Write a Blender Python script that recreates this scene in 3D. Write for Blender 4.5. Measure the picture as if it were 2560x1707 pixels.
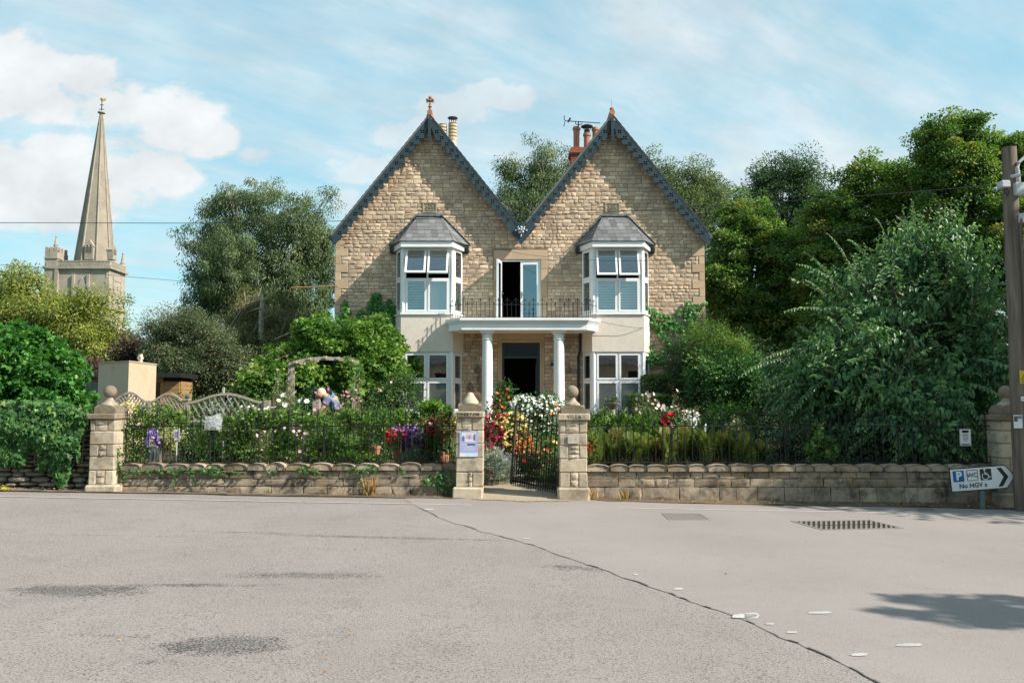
import bpy, bmesh, math, random
import numpy as np
from mathutils import Vector, Matrix

# ------------------------------------------------------------------ camera, sky, sun, exposure
SC = bpy.context.scene
for o in list(bpy.data.objects):
    bpy.data.objects.remove(o)
F, PITCH, EYE = 2240.0, math.radians(4.39), 1.6
CP, SP = math.cos(PITCH), math.sin(PITCH)
cam_d = bpy.data.cameras.new('camera')
cam_d.sensor_width = 36.0
cam_d.lens = F / 2560 * 36
cam_d.clip_end = 3000
cam = bpy.data.objects.new('camera', cam_d)
SC.collection.objects.link(cam)
cam.location = (0, 0, EYE)
cam.rotation_euler = (math.radians(90) + PITCH, 0, 0)
SC.camera = cam
SC.view_settings.view_transform = 'Standard'
SC.view_settings.look = 'None'
SC.view_settings.exposure = 1.0
SC.view_settings.gamma = 1.0
SC.view_settings.use_curve_mapping = False
SC.cycles.max_bounces = 8
SC.cycles.transparent_max_bounces = 12
SC.cycles.use_denoising = True
SC.cycles.caustics_reflective = False
SC.cycles.caustics_refractive = False

SUN = Vector((2.9, -1.15, 2.5)).normalized()
sun_el = math.asin(SUN.z)
sun_az = math.atan2(SUN.x, SUN.y)
sun_d = bpy.data.lights.new('sun', 'SUN')
sun_d.energy = 4.1
sun_d.angle = math.radians(0.55)
sun_d.color = (1.0, 0.92, 0.82)
sun = bpy.data.objects.new('sun', sun_d)
SC.collection.objects.link(sun)
sun.location = (20, -8, 20)
sun.rotation_euler = SUN.to_track_quat('Z', 'Y').to_euler()

def ray(px, py):
    u = (px - 1280) / F; v = (853.5 - py) / F
    return u, CP - v * SP, SP + v * CP          # x, y, z of the viewing direction
def W(px, py, Y):
    x, y, z = ray(px, py); k = Y / y
    return x * k, EYE + z * k
def WX(px, py, Y): return W(px, py, Y)[0]
def WZ(px, py, Y): return W(px, py, Y)[1]
SLOPE = -0.0181
def G(px, py):                                   # where a viewing ray meets the sloping road
    x, y, z = ray(px, py)
    k = EYE / (SLOPE * x - z)
    return x * k, y * k

world = bpy.data.worlds.new("World")
SC.world = world
world.use_nodes = True
wt = world.node_tree
for n in list(wt.nodes): wt.nodes.remove(n)
class NT:
    def __init__(s, nt): s.nt = nt
    def n(s, typ, ins=None, **props):
        nd = s.nt.nodes.new(typ)
        for k, v in props.items(): setattr(nd, k, v)
        for k, v in (ins or {}).items():
            if isinstance(v, bpy.types.NodeSocket): s.nt.links.new(v, nd.inputs[k])
            else: nd.inputs[k].default_value = v
        return nd
    def math(s, op, a, b=0.0, c=0.0, clamp=False):
        return s.n('ShaderNodeMath', {0: a, 1: b, 2: c}, operation=op, use_clamp=clamp).outputs[0]
    def mix(s, fac, a, b, blend='MIX'):
        nd = s.n('ShaderNodeMix', None, data_type='RGBA', blend_type=blend)
        for i, v in ((0, fac), (6, a), (7, b)):
            if isinstance(v, bpy.types.NodeSocket): s.nt.links.new(v, nd.inputs[i])
            else: nd.inputs[i].default_value = v if i == 0 else ((*v, 1) if len(v) == 3 else v)
        return nd.outputs[2]
    def ramp(s, fac, stops, interp='LINEAR'):
        nd = s.n('ShaderNodeValToRGB', {0: fac})
        el = nd.color_ramp.elements
        nd.color_ramp.interpolation = interp
        while len(el) < len(stops): el.new(0.5)
        for e, (p, c) in zip(el, stops):
            e.position = p; e.color = (c, c, c, 1) if isinstance(c, (int, float)) else ((*c, 1) if len(c) == 3 else c)
        return nd.outputs[0]
    def noise(s, vec, scale, detail=4, rough=0.55, dist=0.0):
        nd = s.n('ShaderNodeTexNoise', {'Scale': scale, 'Detail': detail, 'Roughness': rough, 'Distortion': dist})
        if vec is not None: s.nt.links.new(vec, nd.inputs['Vector'])
        return nd.outputs[0]

w = NT(wt)
sky = w.n('ShaderNodeTexSky', sky_type='NISHITA', sun_disc=False, sun_elevation=sun_el, sun_rotation=sun_az,
          altitude=60, air_density=1.0, dust_density=0.6, ozone_density=1.0)
tc = w.n('ShaderNodeTexCoord')
sep = w.n('ShaderNodeSeparateXYZ', {0: tc.outputs['Generated']})
dx, dy, dz = sep.outputs
# high thin cloud: noise on a flat layer seen in perspective
hz = w.math('ADD', w.math('MAXIMUM', dz, 0.0), 0.16)
lx, ly = w.math('DIVIDE', dx, hz), w.math('DIVIDE', dy, hz)
# streaks run towards the upper right of the view: stretch the layer along one direction
ang = math.radians(38)
la = w.math('ADD', w.math('MULTIPLY', lx, math.cos(ang)), w.math('MULTIPLY', ly, math.sin(ang)))
lb = w.math('ADD', w.math('MULTIPLY', lx, -math.sin(ang)), w.math('MULTIPLY', ly, math.cos(ang)))
cv = w.n('ShaderNodeCombineXYZ', {0: w.math('MULTIPLY', la, 0.55), 1: w.math('MULTIPLY', lb, 1.5), 2: 0.37}).outputs[0]
c1 = w.noise(cv, 1.25, 8, 0.62, 0.5)
c2 = w.noise(cv, 4.2, 6, 0.62, 0.25)
c3 = w.noise(cv, 0.5, 3, 0.5)
cs = w.math('ADD', w.math('ADD', w.math('MULTIPLY', c1, 0.55), w.math('MULTIPLY', c2, 0.27)), w.math('MULTIPLY', c3, 0.35))
cirrus = w.ramp(cs, [(0.48, 0.0), (0.60, 0.34), (0.72, 0.8)])
# heaped clouds at definite places in the sky
front = w.math('GREATER_THAN', dy, 0.02)
dys = w.math('MAXIMUM', dy, 0.02)
cu, cw = w.math('DIVIDE', dx, dys), w.math('DIVIDE', dz, dys)
nv = w.n('ShaderNodeCombineXYZ', {0: cu, 1: w.math('MULTIPLY', cw, 1.5), 2: 3.1}).outputs[0]
n1 = w.noise(nv, 10.0, 8, 0.58, 0.2)
n2 = w.noise(nv, 40.0, 5, 0.62)
nn = w.math('ADD', w.math('MULTIPLY', w.math('SUBTRACT', n1, 0.5), 3.0), w.math('MULTIPLY', w.math('SUBTRACT', n2, 0.5), 0.8))
CUMULUS = [(40, 170, 230, 105), (190, 185, 135, 90), (330, 265, 250, 80), (450, 315, 145, 75), (520, 350, 85, 60),
           (60, 260, 260, 80), (110, 420, 380, 120), (290, 440, 210, 95), (410, 445, 110, 55), (60, 510, 270, 90), (-260, 330, 260, 160),
           (1240, 240, 130, 60), (1120, 285, 210, 70), (1030, 340, 190, 60), (860, 505, 70, 60), (900, 420, 180, 60), (640, 390, 60, 34), (2120, 430, 190, 50)]
def heap(lst):
    best = None
    for (px, py, rx, ry) in lst:
        x, y, z = ray(px, py)
        a = w.math('MULTIPLY', w.math('SUBTRACT', cu, x / y), F / rx)
        b = w.math('MULTIPLY', w.math('SUBTRACT', cw, z / y), F / ry)
        q = w.math('SUBTRACT', w.math('SUBTRACT', 1.0, w.math('MULTIPLY', a, a)), w.math('MULTIPLY', b, b))
        best = q if best is None else w.math('MAXIMUM', best, q)
    return w.math('ADD', w.math('ADD', w.math('MAXIMUM', best, -1.4), 0.02), nn)
c_a = w.math('MULTIPLY', w.ramp(heap(CUMULUS[:11]), [(0.0, 0.0), (0.22, 0.45), (0.7, 0.95)], 'EASE'), front)
c_b = w.math('MULTIPLY', w.ramp(heap(CUMULUS[11:]), [(0.0, 0.0), (0.5, 0.35), (1.0, 0.72)], 'EASE'), front)
cum = w.math('MAXIMUM', c_a, c_b)
cover = w.math('MAXIMUM', cirrus, cum)
# soft grey modelling in the thicker cloud
shade = w.ramp(w.noise(nv, 9.0, 4, 0.55), [(0.35, 0.80), (0.65, 1.0)])
cl_col = w.mix(1.0, (4.95, 5.1, 5.15), shade, 'MULTIPLY')
low = w.ramp(dz, [(0.0, 1.0), (0.75, 0.0)])
tint = w.mix(1.0, sky.outputs[0], (0.85, 1.3, 1.1), 'MULTIPLY')
pale = w.mix(w.math('ADD', w.math('MULTIPLY', low, 0.30), 0.45), tint, (1.85, 3.45, 4.2))
col = w.mix(cover, pale, cl_col)
bg = w.n('ShaderNodeBackground', {0: col, 1: 0.097})
wo = w.n('ShaderNodeOutputWorld', {0: bg.outputs[0]})

# ------------------------------------------------------------------ mesh helpers
COL = SC.collection
WL = {}                                            # world location of every parent object
def empty(name, loc, label=None, cat=None, group=None, kind=None):
    o = bpy.data.objects.new(name, None)
    o.empty_display_size = 0.2
    COL.objects.link(o); o.location = loc
    WL[o] = Vector(loc)
    tag(o, label, cat, group, kind)
    return o
def tag(o, label=None, cat=None, group=None, kind=None):
    for k, v in (('label', label), ('category', cat), ('group', group), ('kind', kind)):
        if v: o[k] = v
    return o
def np_mesh(name, V, faces, tone=None, smooth=False, mats=None, fmat=None):
    """faces: list of integer arrays (n,k), one per polygon size"""
    me = bpy.data.meshes.new(name)
    V = np.asarray(V, dtype=np.float32)
    me.vertices.add(len(V)); me.vertices.foreach_set('co', V.ravel())
    fl = [np.asarray(f, dtype=np.int32) for f in faces if len(f)]
    nl = sum(f.size for f in fl); nf = sum(len(f) for f in fl)
    me.loops.add(nl); me.loops.foreach_set('vertex_index', np.concatenate([f.ravel() for f in fl]))
    me.polygons.add(nf)
    st = []; p = 0
    for f in fl:
        st.append(p + np.arange(len(f), dtype=np.int32) * f.shape[1]); p += f.size
    me.polygons.foreach_set('loop_start', np.concatenate(st))
    if fmat is not None: me.polygons.foreach_set('material_index', np.asarray(fmat, dtype=np.int32))
    if smooth: me.polygons.foreach_set('use_smooth', np.ones(nf, dtype=bool))
    if tone is not None:
        a = me.attributes.new('tone', 'FLOAT', 'POINT'); a.data.foreach_set('value', np.asarray(tone, dtype=np.float32))
    for m in (mats or []): me.materials.append(m)
    me.update(calc_edges=True)
    return me
def link(name, me, parent=None, loc=(0, 0, 0)):
    o = bpy.data.objects.new(name, me)
    COL.objects.link(o)
    WL[o] = Vector(loc)
    if parent is not None:
        o.parent = parent; o.location = Vector(loc) - WL[parent]
    else: o.location = loc
    return o
class MB:
    """collects simple solids in world coordinates; build() links them as ONE mesh object"""
    def __init__(s): s.v = []; s.f = []; s.t = []; s.tone = 0.5; s.mi = []; s.m = 0
    def add(s, vs, fs):
        b = len(s.v)
        s.v += [tuple(v) for v in vs]; s.t += [s.tone] * len(vs)
        s.f += [tuple(i + b for i in f) for f in fs]; s.mi += [s.m] * len(fs)
        return s
    def box(s, x0, x1, y0, y1, z0, z1):
        return s.add([(x0, y0, z0), (x1, y0, z0), (x1, y1, z0), (x0, y1, z0), (x0, y0, z1), (x1, y0, z1), (x1, y1, z1), (x0, y1, z1)],
                     [(3, 2, 1, 0), (4, 5, 6, 7), (0, 1, 5, 4), (1, 2, 6, 5), (2, 3, 7, 6), (3, 0, 4, 7)])
    def hexa(s, a, b):                            # two quads of matching corners joined into a solid
        return s.add(list(a) + list(b), [(3, 2, 1, 0), (4, 5, 6, 7), (0, 1, 5, 4), (1, 2, 6, 5), (2, 3, 7, 6), (3, 0, 4, 7)])
    def obox(s, p0, p1, up, w_, h_):              # a bar of rectangular section from p0 to p1
        p0, p1 = Vector(p0), Vector(p1); d = (p1 - p0).normalized(); up = Vector(up)
        sd = d.cross(up).normalized(); up = sd.cross(d).normalized()
        q = [(-1, -1), (1, -1), (1, 1), (-1, 1)]
        return s.hexa([p0 + sd * a * w_ / 2 + up * b * h_ / 2 for a, b in q], [p1 + sd * a * w_ / 2 + up * b * h_ / 2 for a, b in q])
    def tube(s, pts, rad, n=8, cap=True):
        pts = [Vector(p) for p in pts]
        if not hasattr(rad, '__len__'): rad = [rad] * len(pts)
        vs = []; ref = Vector((0.31, 0.17, 0.93))
        for i, p in enumerate(pts):
            d = (pts[min(i + 1, len(pts) - 1)] - pts[max(i - 1, 0)])
            d = d.normalized() if d.length > 1e-9 else Vector((0, 0, 1))
            a = d.cross(ref)
            if a.length < 1e-3: a = d.cross(Vector((1, 0, 0)))
            a.normalize(); b = d.cross(a)
            for k in range(n):
                t = 2 * math.pi * k / n
                vs.append(p + (a * math.cos(t) + b * math.sin(t)) * rad[i])
        fs = []
        for i in range(len(pts) - 1):
            for k in range(n):
                k2 = (k + 1) % n
                fs.append((i * n + k, i * n + k2, (i + 1) * n + k2, (i + 1) * n + k))
        if cap:
            fs.append(tuple(range(n - 1, -1, -1))); fs.append(tuple((len(pts) - 1) * n + k for k in range(n)))
        return s.add(vs, fs)
    def lathe(s, c, prof, n=20):                  # prof: (radius, z) pairs
        vs = []; fs = []
        for r, z in prof:
            for k in range(n):
                t = 2 * math.pi * k / n
                vs.append((c[0] + r * math.cos(t), c[1] + r * math.sin(t), c[2] + z))
        for i in range(len(prof) - 1):
            for k in range(n):
                k2 = (k + 1) % n
                fs.append((i * n + k, i * n + k2, (i + 1) * n + k2, (i + 1) * n + k))
        fs.append(tuple(range(n - 1, -1, -1))); fs.append(tuple((len(prof) - 1) * n + k for k in range(n)))
        return s.add(vs, fs)
    def prism(s, poly, y0, y1):                   # polygon in x,z extruded along y
        n = len(poly)
        vs = [(x, y0, z) for x, z in poly] + [(x, y1, z) for x, z in poly]
        fs = [tuple(range(n)), tuple(range(2 * n - 1, n - 1, -1))]
        fs += [(i, i + n, (i + 1) % n + n, (i + 1) % n) for i in range(n)]
        return s.add(vs, fs)
    def ball(s, c, r, n=16, m=10, sq=1.0):
        return s.lathe(c, [(max(1e-4, r * math.sin(math.pi * i / m)), -r * sq * math.cos(math.pi * i / m)) for i in range(m + 1)], n)
    def xform(s, mat, i0=0):
        for i in range(i0, len(s.v)): s.v[i] = tuple(mat @ Vector(s.v[i]))
        return s
    def build(s, name, mats, parent=None, label=None, cat=None, group=None, kind=None, smooth=False, loc=None, fix=True):
        if not isinstance(mats, (list, tuple)): mats = [mats]
        V = np.array(s.v, dtype=np.float64)
        c = (V.min(0) + V.max(0)) / 2 if loc is None else np.array(loc, dtype=np.float64)
        if loc is None and parent is None: c[2] = V[:, 2].min()
        me = bpy.data.meshes.new(name)
        me.from_pydata((V - c).tolist(), [], s.f)
        a = me.attributes.new('tone', 'FLOAT', 'POINT'); a.data.foreach_set('value', np.array(s.t, dtype=np.float32))
        for m in mats: me.materials.append(m)
        if len(mats) > 1: me.polygons.foreach_set('material_index', s.mi)
        if fix:
            bm = bmesh.new(); bm.from_mesh(me); bmesh.ops.recalc_face_normals(bm, faces=bm.faces); bm.to_mesh(me); bm.free()
        if smooth:
            me.polygons.foreach_set('use_smooth', [True] * len(me.polygons))
            me.set_sharp_from_angle(angle=math.radians(38))
        me.update()
        o = link(name, me, parent, tuple(c))
        tag(o, label, cat, group, kind)
        return o
def share(name, src, parent, loc):                # another object on the same mesh
    return link(name, src.data, parent, loc)
def curve_mesh(name, splines, extrude, mat, res=6):
    """flat closed outlines (holes cut) extruded; returns mesh in x,y with thickness along z"""
    cu = bpy.data.curves.new(name, 'CURVE'); cu.dimensions = '2D'; cu.fill_mode = 'BOTH'; cu.extrude = extrude
    for pts in splines:
        sp_ = cu.splines.new('POLY'); sp_.points.add(len(pts) - 1); sp_.use_cyclic_u = True
        sp_.points.foreach_set('co', [c for p in pts for c in (p[0], p[1], 0, 1)])
    return _curve_to_mesh(name, cu, mat)
def _curve_to_mesh(name, cu, mat):
    tmp = bpy.data.objects.new('tmp', cu); COL.objects.link(tmp)
    dg = bpy.context.evaluated_depsgraph_get(); dg.update()
    me = bpy.data.meshes.new_from_object(tmp.evaluated_get(dg))
    bpy.data.objects.remove(tmp); bpy.data.curves.remove(cu)
    me.name = name; me.materials.clear(); me.materials.append(mat)
    return me
def text_mesh(body, size, mat, extrude=0.002, bold=0.0, space=1.0, align='CENTER'):
    cu = bpy.data.curves.new('lettering', 'FONT'); cu.body = body; cu.size = size; cu.extrude = extrude
    cu.align_x = align; cu.align_y = 'CENTER'; cu.space_character = space; cu.offset = bold; cu.resolution_u = 3
    return _curve_to_mesh('lettering', cu, mat)
def to_xz(me, at, flip=False, rot=0.0):
    """stands a flat x,y mesh up to face the street (-y) and moves it to a point"""
    M = Matrix.Translation(at) @ Matrix.Rotation(rot, 4, 'Y') @ Matrix.Rotation(math.radians(90), 4, 'X')
    me.transform(M); return me
def add_mesh(name, me, parent=None, **kw):
    n = len(me.vertices); V = np.empty(n * 3); me.vertices.foreach_get('co', V); V = V.reshape(-1, 3)
    c = (V.min(0) + V.max(0)) / 2
    me.transform(Matrix.Translation(Vector(-c)))
    o = link(name, me, parent, tuple(c)); tag(o, **kw); return o

# ------------------------------------------------------------------ materials
MATS = {}
def material(name):
    m = bpy.data.materials.new(name); m.use_nodes = True
    nt = m.node_tree; b = nt.nodes['Principled BSDF']
    MATS[name] = m
    return m, NT(nt), b
def bump(t, b, h, strength=0.4, dist=0.02):
    nd = t.n('ShaderNodeBump', {'Strength': strength, 'Distance': dist, 'Height': h})
    t.nt.links.new(nd.outputs[0], b.inputs['Normal'])
def pos(t): return t.n('ShaderNodeNewGeometry').outputs['Position']
def tone(t): return t.n('ShaderNodeAttribute', attribute_name='tone').outputs['Fac']
def stone_mat(name, c1, c2, dark, lichen=None, patina=0.5, rough=0.9, scale=1.0, bstr=0.55, tone_amt=0.6, lich=0.6):
    m, t, b = material(name); p = pos(t)
    big = t.noise(p, 1.3 * scale, 4, 0.6)
    mid = t.noise(p, 7.0 * scale, 5, 0.6)
    fine = t.noise(p, 60.0 * scale, 4, 0.65)
    c = t.mix(t.ramp(t.math('ADD', t.math('MULTIPLY', mid, 0.6), t.math('MULTIPLY', tone(t), 0.5)), [(0.3, 0.0), (0.8, 1.0)]), c1, c2)
    v = t.math('ADD', t.math('MULTIPLY', tone(t), tone_amt), 1.0 - tone_amt / 2)
    c = t.mix(1.0, c, t.n('ShaderNodeCombineColor', {0: v, 1: v, 2: v}).outputs[0], 'MULTIPLY')
    gr = t.ramp(fine, [(0.3, 0.62), (0.7, 1.18)])
    c = t.mix(0.7, c, gr, 'MULTIPLY')
    pt = t.math('ADD', t.math('MULTIPLY', big, 0.6), t.math('ADD', t.math('MULTIPLY', mid, 0.35), t.math('MULTIPLY', fine, 0.25)))
    c = t.mix(t.math('MULTIPLY', t.ramp(pt, [(0.56, 0.0), (0.72, 1.0)]), patina), c, dark)
    if lichen:
        ln = t.math('ADD', t.math('MULTIPLY', t.noise(p, 3.1, 3), 0.55), t.math('MULTIPLY', t.noise(p, 26, 4, 0.6), 0.45))
        c = t.mix(t.math('MULTIPLY', t.ramp(ln, [(0.53, 0.0), (0.62, 1.0)]), lich), c, lichen)
    t.nt.links.new(c, b.inputs['Base Color'])
    b.inputs['Roughness'].default_value = rough; b.inputs['Specular IOR Level'].default_value = 0.2
    bump(t, b, t.math('ADD', t.math('MULTIPLY', mid, 0.6), t.math('MULTIPLY', fine, 0.45)), bstr, 0.03)
    return m
def plain_mat(name, col, rough=0.6, spec=0.3, metal=0.0, var=0.15, nscale=12.0, bstr=0.0, dark=None, dirt=0.0):
    m, t, b = material(name); p = pos(t)
    n = t.noise(p, nscale, 4)
    c = t.mix(1.0, (*col, 1), t.ramp(n, [(0.3, 1 - var), (0.7, 1 + var)]), 'MULTIPLY')
    if dark:
        d = t.math('ADD', t.math('MULTIPLY', t.noise(p, nscale * 0.3, 5, 0.65), 0.7), t.math('MULTIPLY', t.noise(p, nscale * 4, 3), 0.3))
        c = t.mix(t.math('MULTIPLY', t.ramp(d, [(0.5, 0.0), (0.66, 1.0)]), dirt), c, dark)
    t.nt.links.new(c, b.inputs['Base Color'])
    b.inputs['Roughness'].default_value = rough; b.inputs['Specular IOR Level'].default_value = spec; b.inputs['Metallic'].default_value = metal
    if bstr: bump(t, b, t.noise(p, nscale * 3, 4), bstr, 0.01)
    return m
def wood_mat(name, c1, c2, dark, sc=(14, 14, 1.2), rough=0.8, bstr=0.4):
    m, t, b = material(name)
    v = t.n('ShaderNodeVectorMath', {0: pos(t), 1: sc}, operation='MULTIPLY').outputs[0]
    n = t.noise(v, 1.0, 6, 0.6, 0.4)
    c = t.ramp(t.math('ADD', t.math('MULTIPLY', n, 0.8), t.math('MULTIPLY', tone(t), 0.3)), [(0.35, dark), (0.55, c1), (0.8, c2)])
    t.nt.links.new(c, b.inputs['Base Color']); b.inputs['Roughness'].default_value = rough; b.inputs['Specular IOR Level'].default_value = 0.15
    bump(t, b, n, bstr, 0.02)
    return m
def leaf_mat(name, stops, trans=0.3, rough=0.5, spec=0.25, tcol=None):
    m, t, b = material(name)
    c = t.ramp(tone(t), [(p, tuple(min(.6, v * 1.35) for v in cc)) for p, cc in stops])
    t.nt.links.new(c, b.inputs['Base Color'])
    b.inputs['Roughness'].default_value = rough; b.inputs['Specular IOR Level'].default_value = spec
    tr = t.n('ShaderNodeBsdfTranslucent', {0: t.mix(1.0, c, tcol or (1.3, 1.45, 0.6), 'MULTIPLY')})
    mx = t.n('ShaderNodeMixShader', {0: trans, 1: b.outputs[0], 2: tr.outputs[0]})
    t.nt.links.new(mx.outputs[0], t.nt.nodes['Material Output'].inputs[0])
    return m
def glass_mat(name, refl, tint=(0.96, 0.98, 0.98)):
    m, t, b = material(name)
    tr = t.n('ShaderNodeBsdfTransparent', {0: (*tint, 1)})
    gl = t.n('ShaderNodeBsdfGlossy', {0: (0.92, 0.97, 1.0, 1), 1: 0.012})
    p = pos(t)
    bp = t.n('ShaderNodeBump', {'Strength': 0.06, 'Distance': 0.02, 'Height': t.noise(p, 2.2, 2)})
    t.nt.links.new(bp.outputs[0], gl.inputs['Normal'])
    lw = t.n('ShaderNodeLayerWeight', {0: 0.35}).outputs[0]
    f = t.math('ADD', t.math('MULTIPLY', lw, 0.8), refl, clamp=True)
    mx = t.n('ShaderNodeMixShader', {0: f, 1: tr.outputs[0], 2: gl.outputs[0]})
    t.nt.links.new(mx.outputs[0], t.nt.nodes['Material Output'].inputs[0])
    return m

M_house = stone_mat('rock_faced_limestone', (0.53, 0.37, 0.235), (0.74, 0.565, 0.41), (0.29, 0.23, 0.185), None, 0.7, tone_amt=0.42)
M_mortar = stone_mat('old_mortar', (0.23, 0.18, 0.13), (0.31, 0.25, 0.185), (0.11, 0.092, 0.072), None, 0.4, tone_amt=0)
M_ashlar = stone_mat('dressed_ashlar', (0.50, 0.355, 0.225), (0.58, 0.44, 0.30), (0.32, 0.25, 0.18), None, 0.4, bstr=0.15, tone_amt=0.3)
M_wall = stone_mat('boundary_stone', (0.30, 0.235, 0.17), (0.46, 0.375, 0.28), (0.085, 0.072, 0.058), (0.27, 0.18, 0.06), 1.0, scale=1.9, tone_amt=0.5, lich=0.5)
M_pier = stone_mat('pier_limestone', (0.46, 0.38, 0.27), (0.60, 0.52, 0.395), (0.19, 0.16, 0.125), (0.33, 0.21, 0.09), 0.85, scale=1.8, tone_amt=0.35, lich=0.25)
M_cap = stone_mat('weathered_cap_stone', (0.21, 0.17, 0.125), (0.33, 0.275, 0.20), (0.10, 0.085, 0.065), (0.27, 0.17, 0.06), 0.7, scale=2.2, tone_amt=0.3, lich=0.45)
M_dry = stone_mat('dry_stone', (0.19, 0.165, 0.135), (0.31, 0.275, 0.22), (0.07, 0.062, 0.05), None, 0.7, scale=1.8, tone_amt=0.55)
M_gap = plain_mat('dark_gap', (0.035, 0.03, 0.024), 0.95, 0.1)
M_church = stone_mat('church_limestone', (0.33, 0.285, 0.23), (0.44, 0.39, 0.325), (0.18, 0.16, 0.135), None, 0.8, scale=0.28, tone_amt=0.3, bstr=0.5)
M_spire = stone_mat('spire_limestone', (0.27, 0.23, 0.18), (0.38, 0.33, 0.265), (0.16, 0.14, 0.115), None, 0.6, scale=0.4, tone_amt=0.3, bstr=0.5)
M_upvc = plain_mat('white_window_frame', (0.80, 0.81, 0.81), 0.35, 0.4, var=0.02)
M_paint = plain_mat('white_paint', (0.80, 0.80, 0.79), 0.55, 0.3, var=0.04, nscale=3, dark=(0.5, 0.48, 0.43), dirt=0.25)
M_render = plain_mat('cream_render', (0.68, 0.60, 0.52), 0.9, 0.1, var=0.06, nscale=9, bstr=0.35, dark=(0.52, 0.47, 0.39), dirt=0.3)
M_board = plain_mat('slate_blue_paint', (0.036, 0.058, 0.070), 0.6, 0.12, var=0.14, nscale=7, dark=(0.09, 0.12, 0.13), dirt=0.2)
M_lead = plain_mat('lead_flashing', (0.13, 0.155, 0.165), 0.5, 0.4, var=0.3, nscale=16, dark=(0.24, 0.26, 0.265), dirt=0.6)
M_slate = stone_mat('roof_slate', (0.14, 0.14, 0.145), (0.215, 0.215, 0.22), (0.105, 0.105, 0.108), None, 0.4, 0.6, 2.0, 0.2, 0.55)
M_black = plain_mat('black_plastic', (0.018, 0.02, 0.022), 0.4, 0.4)
M_iron = plain_mat('black_iron', (0.014, 0.015, 0.016), 0.5, 0.2, var=0.3, nscale=25, dark=(0.07, 0.045, 0.03), dirt=0.25)
M_rust = plain_mat('rusty_iron', (0.07, 0.05, 0.036), 0.75, 0.25, var=0.35, nscale=40, dark=(0.22, 0.17, 0.11), dirt=0.5)
M_glass = glass_mat('window_glass', 0.11)
M_glass_d = glass_mat('door_glass', 0.15, (0.5, 0.7, 0.75))
M_glass_t = glass_mat('transom_glass', 0.012, (0.5, 0.6, 0.6))
M_room = plain_mat('dark_room', (0.035, 0.033, 0.03), 0.9, 0.1)  # room surfaces near black: the shade indoors is put into the colour
M_blind = plain_mat('white_shutter', (0.72, 0.73, 0.73), 0.5, 0.3, var=0.02)
M_blue = plain_mat('blue_blind', (0.02, 0.10, 0.145), 0.8, 0.1)
M_beige = plain_mat('beige_blind', (0.42, 0.30, 0.17), 0.85, 0.1)
M_teal = plain_mat('dark_teal_paint', (0.012, 0.035, 0.045), 0.35, 0.5)
M_terra = plain_mat('terracotta', (0.38, 0.175, 0.11), 0.85, 0.2, var=0.18, nscale=14, dark=(0.30, 0.15, 0.09), dirt=0.5)
M_finial = plain_mat('faded_terracotta', (0.30, 0.155, 0.115), 0.85, 0.2, var=0.18, nscale=14, dark=(0.25, 0.14, 0.1), dirt=0.5)
M_brick = plain_mat('red_brick', (0.30, 0.105, 0.06), 0.9, 0.15, var=0.3, nscale=18, dark=(0.14, 0.07, 0.05), dirt=0.5)
M_buff = plain_mat('buff_clay', (0.55, 0.44, 0.30), 0.85, 0.2, var=0.12, nscale=6, dark=(0.33, 0.27, 0.2), dirt=0.4)
M_steel = plain_mat('dull_steel', (0.35, 0.36, 0.36), 0.4, 0.5, metal=0.7)
M_galv = plain_mat('galvanised_grey', (0.42, 0.44, 0.45), 0.5, 0.4, var=0.1, dark=(0.3, 0.31, 0.31), dirt=0.4)
M_silver = plain_mat('silver_paint', (0.33, 0.36, 0.38), 0.35, 0.5, metal=0.5)
M_bark = wood_mat('bark', (0.085, 0.066, 0.048), (0.15, 0.125, 0.095), (0.035, 0.028, 0.02))
M_pale = wood_mat('pale_dead_wood', (0.36, 0.31, 0.25), (0.48, 0.43, 0.36), (0.2, 0.165, 0.13))
M_twig = wood_mat('green_brown_twig', (0.16, 0.13, 0.085), (0.24, 0.2, 0.13), (0.09, 0.07, 0.045))
M_pole = wood_mat('weathered_pole', (0.155, 0.125, 0.10), (0.25, 0.21, 0.175), (0.06, 0.048, 0.038), (16, 16, 0.9), 0.85, 0.5)
M_grey = wood_mat('grey_garden_timber', (0.36, 0.31, 0.25), (0.48, 0.42, 0.345), (0.2, 0.165, 0.13), (12, 12, 12))
M_tan = wood_mat('tan_boards', (0.30, 0.19, 0.085), (0.36, 0.245, 0.12), (0.2, 0.12, 0.055), (3, 3, 20))

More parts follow.
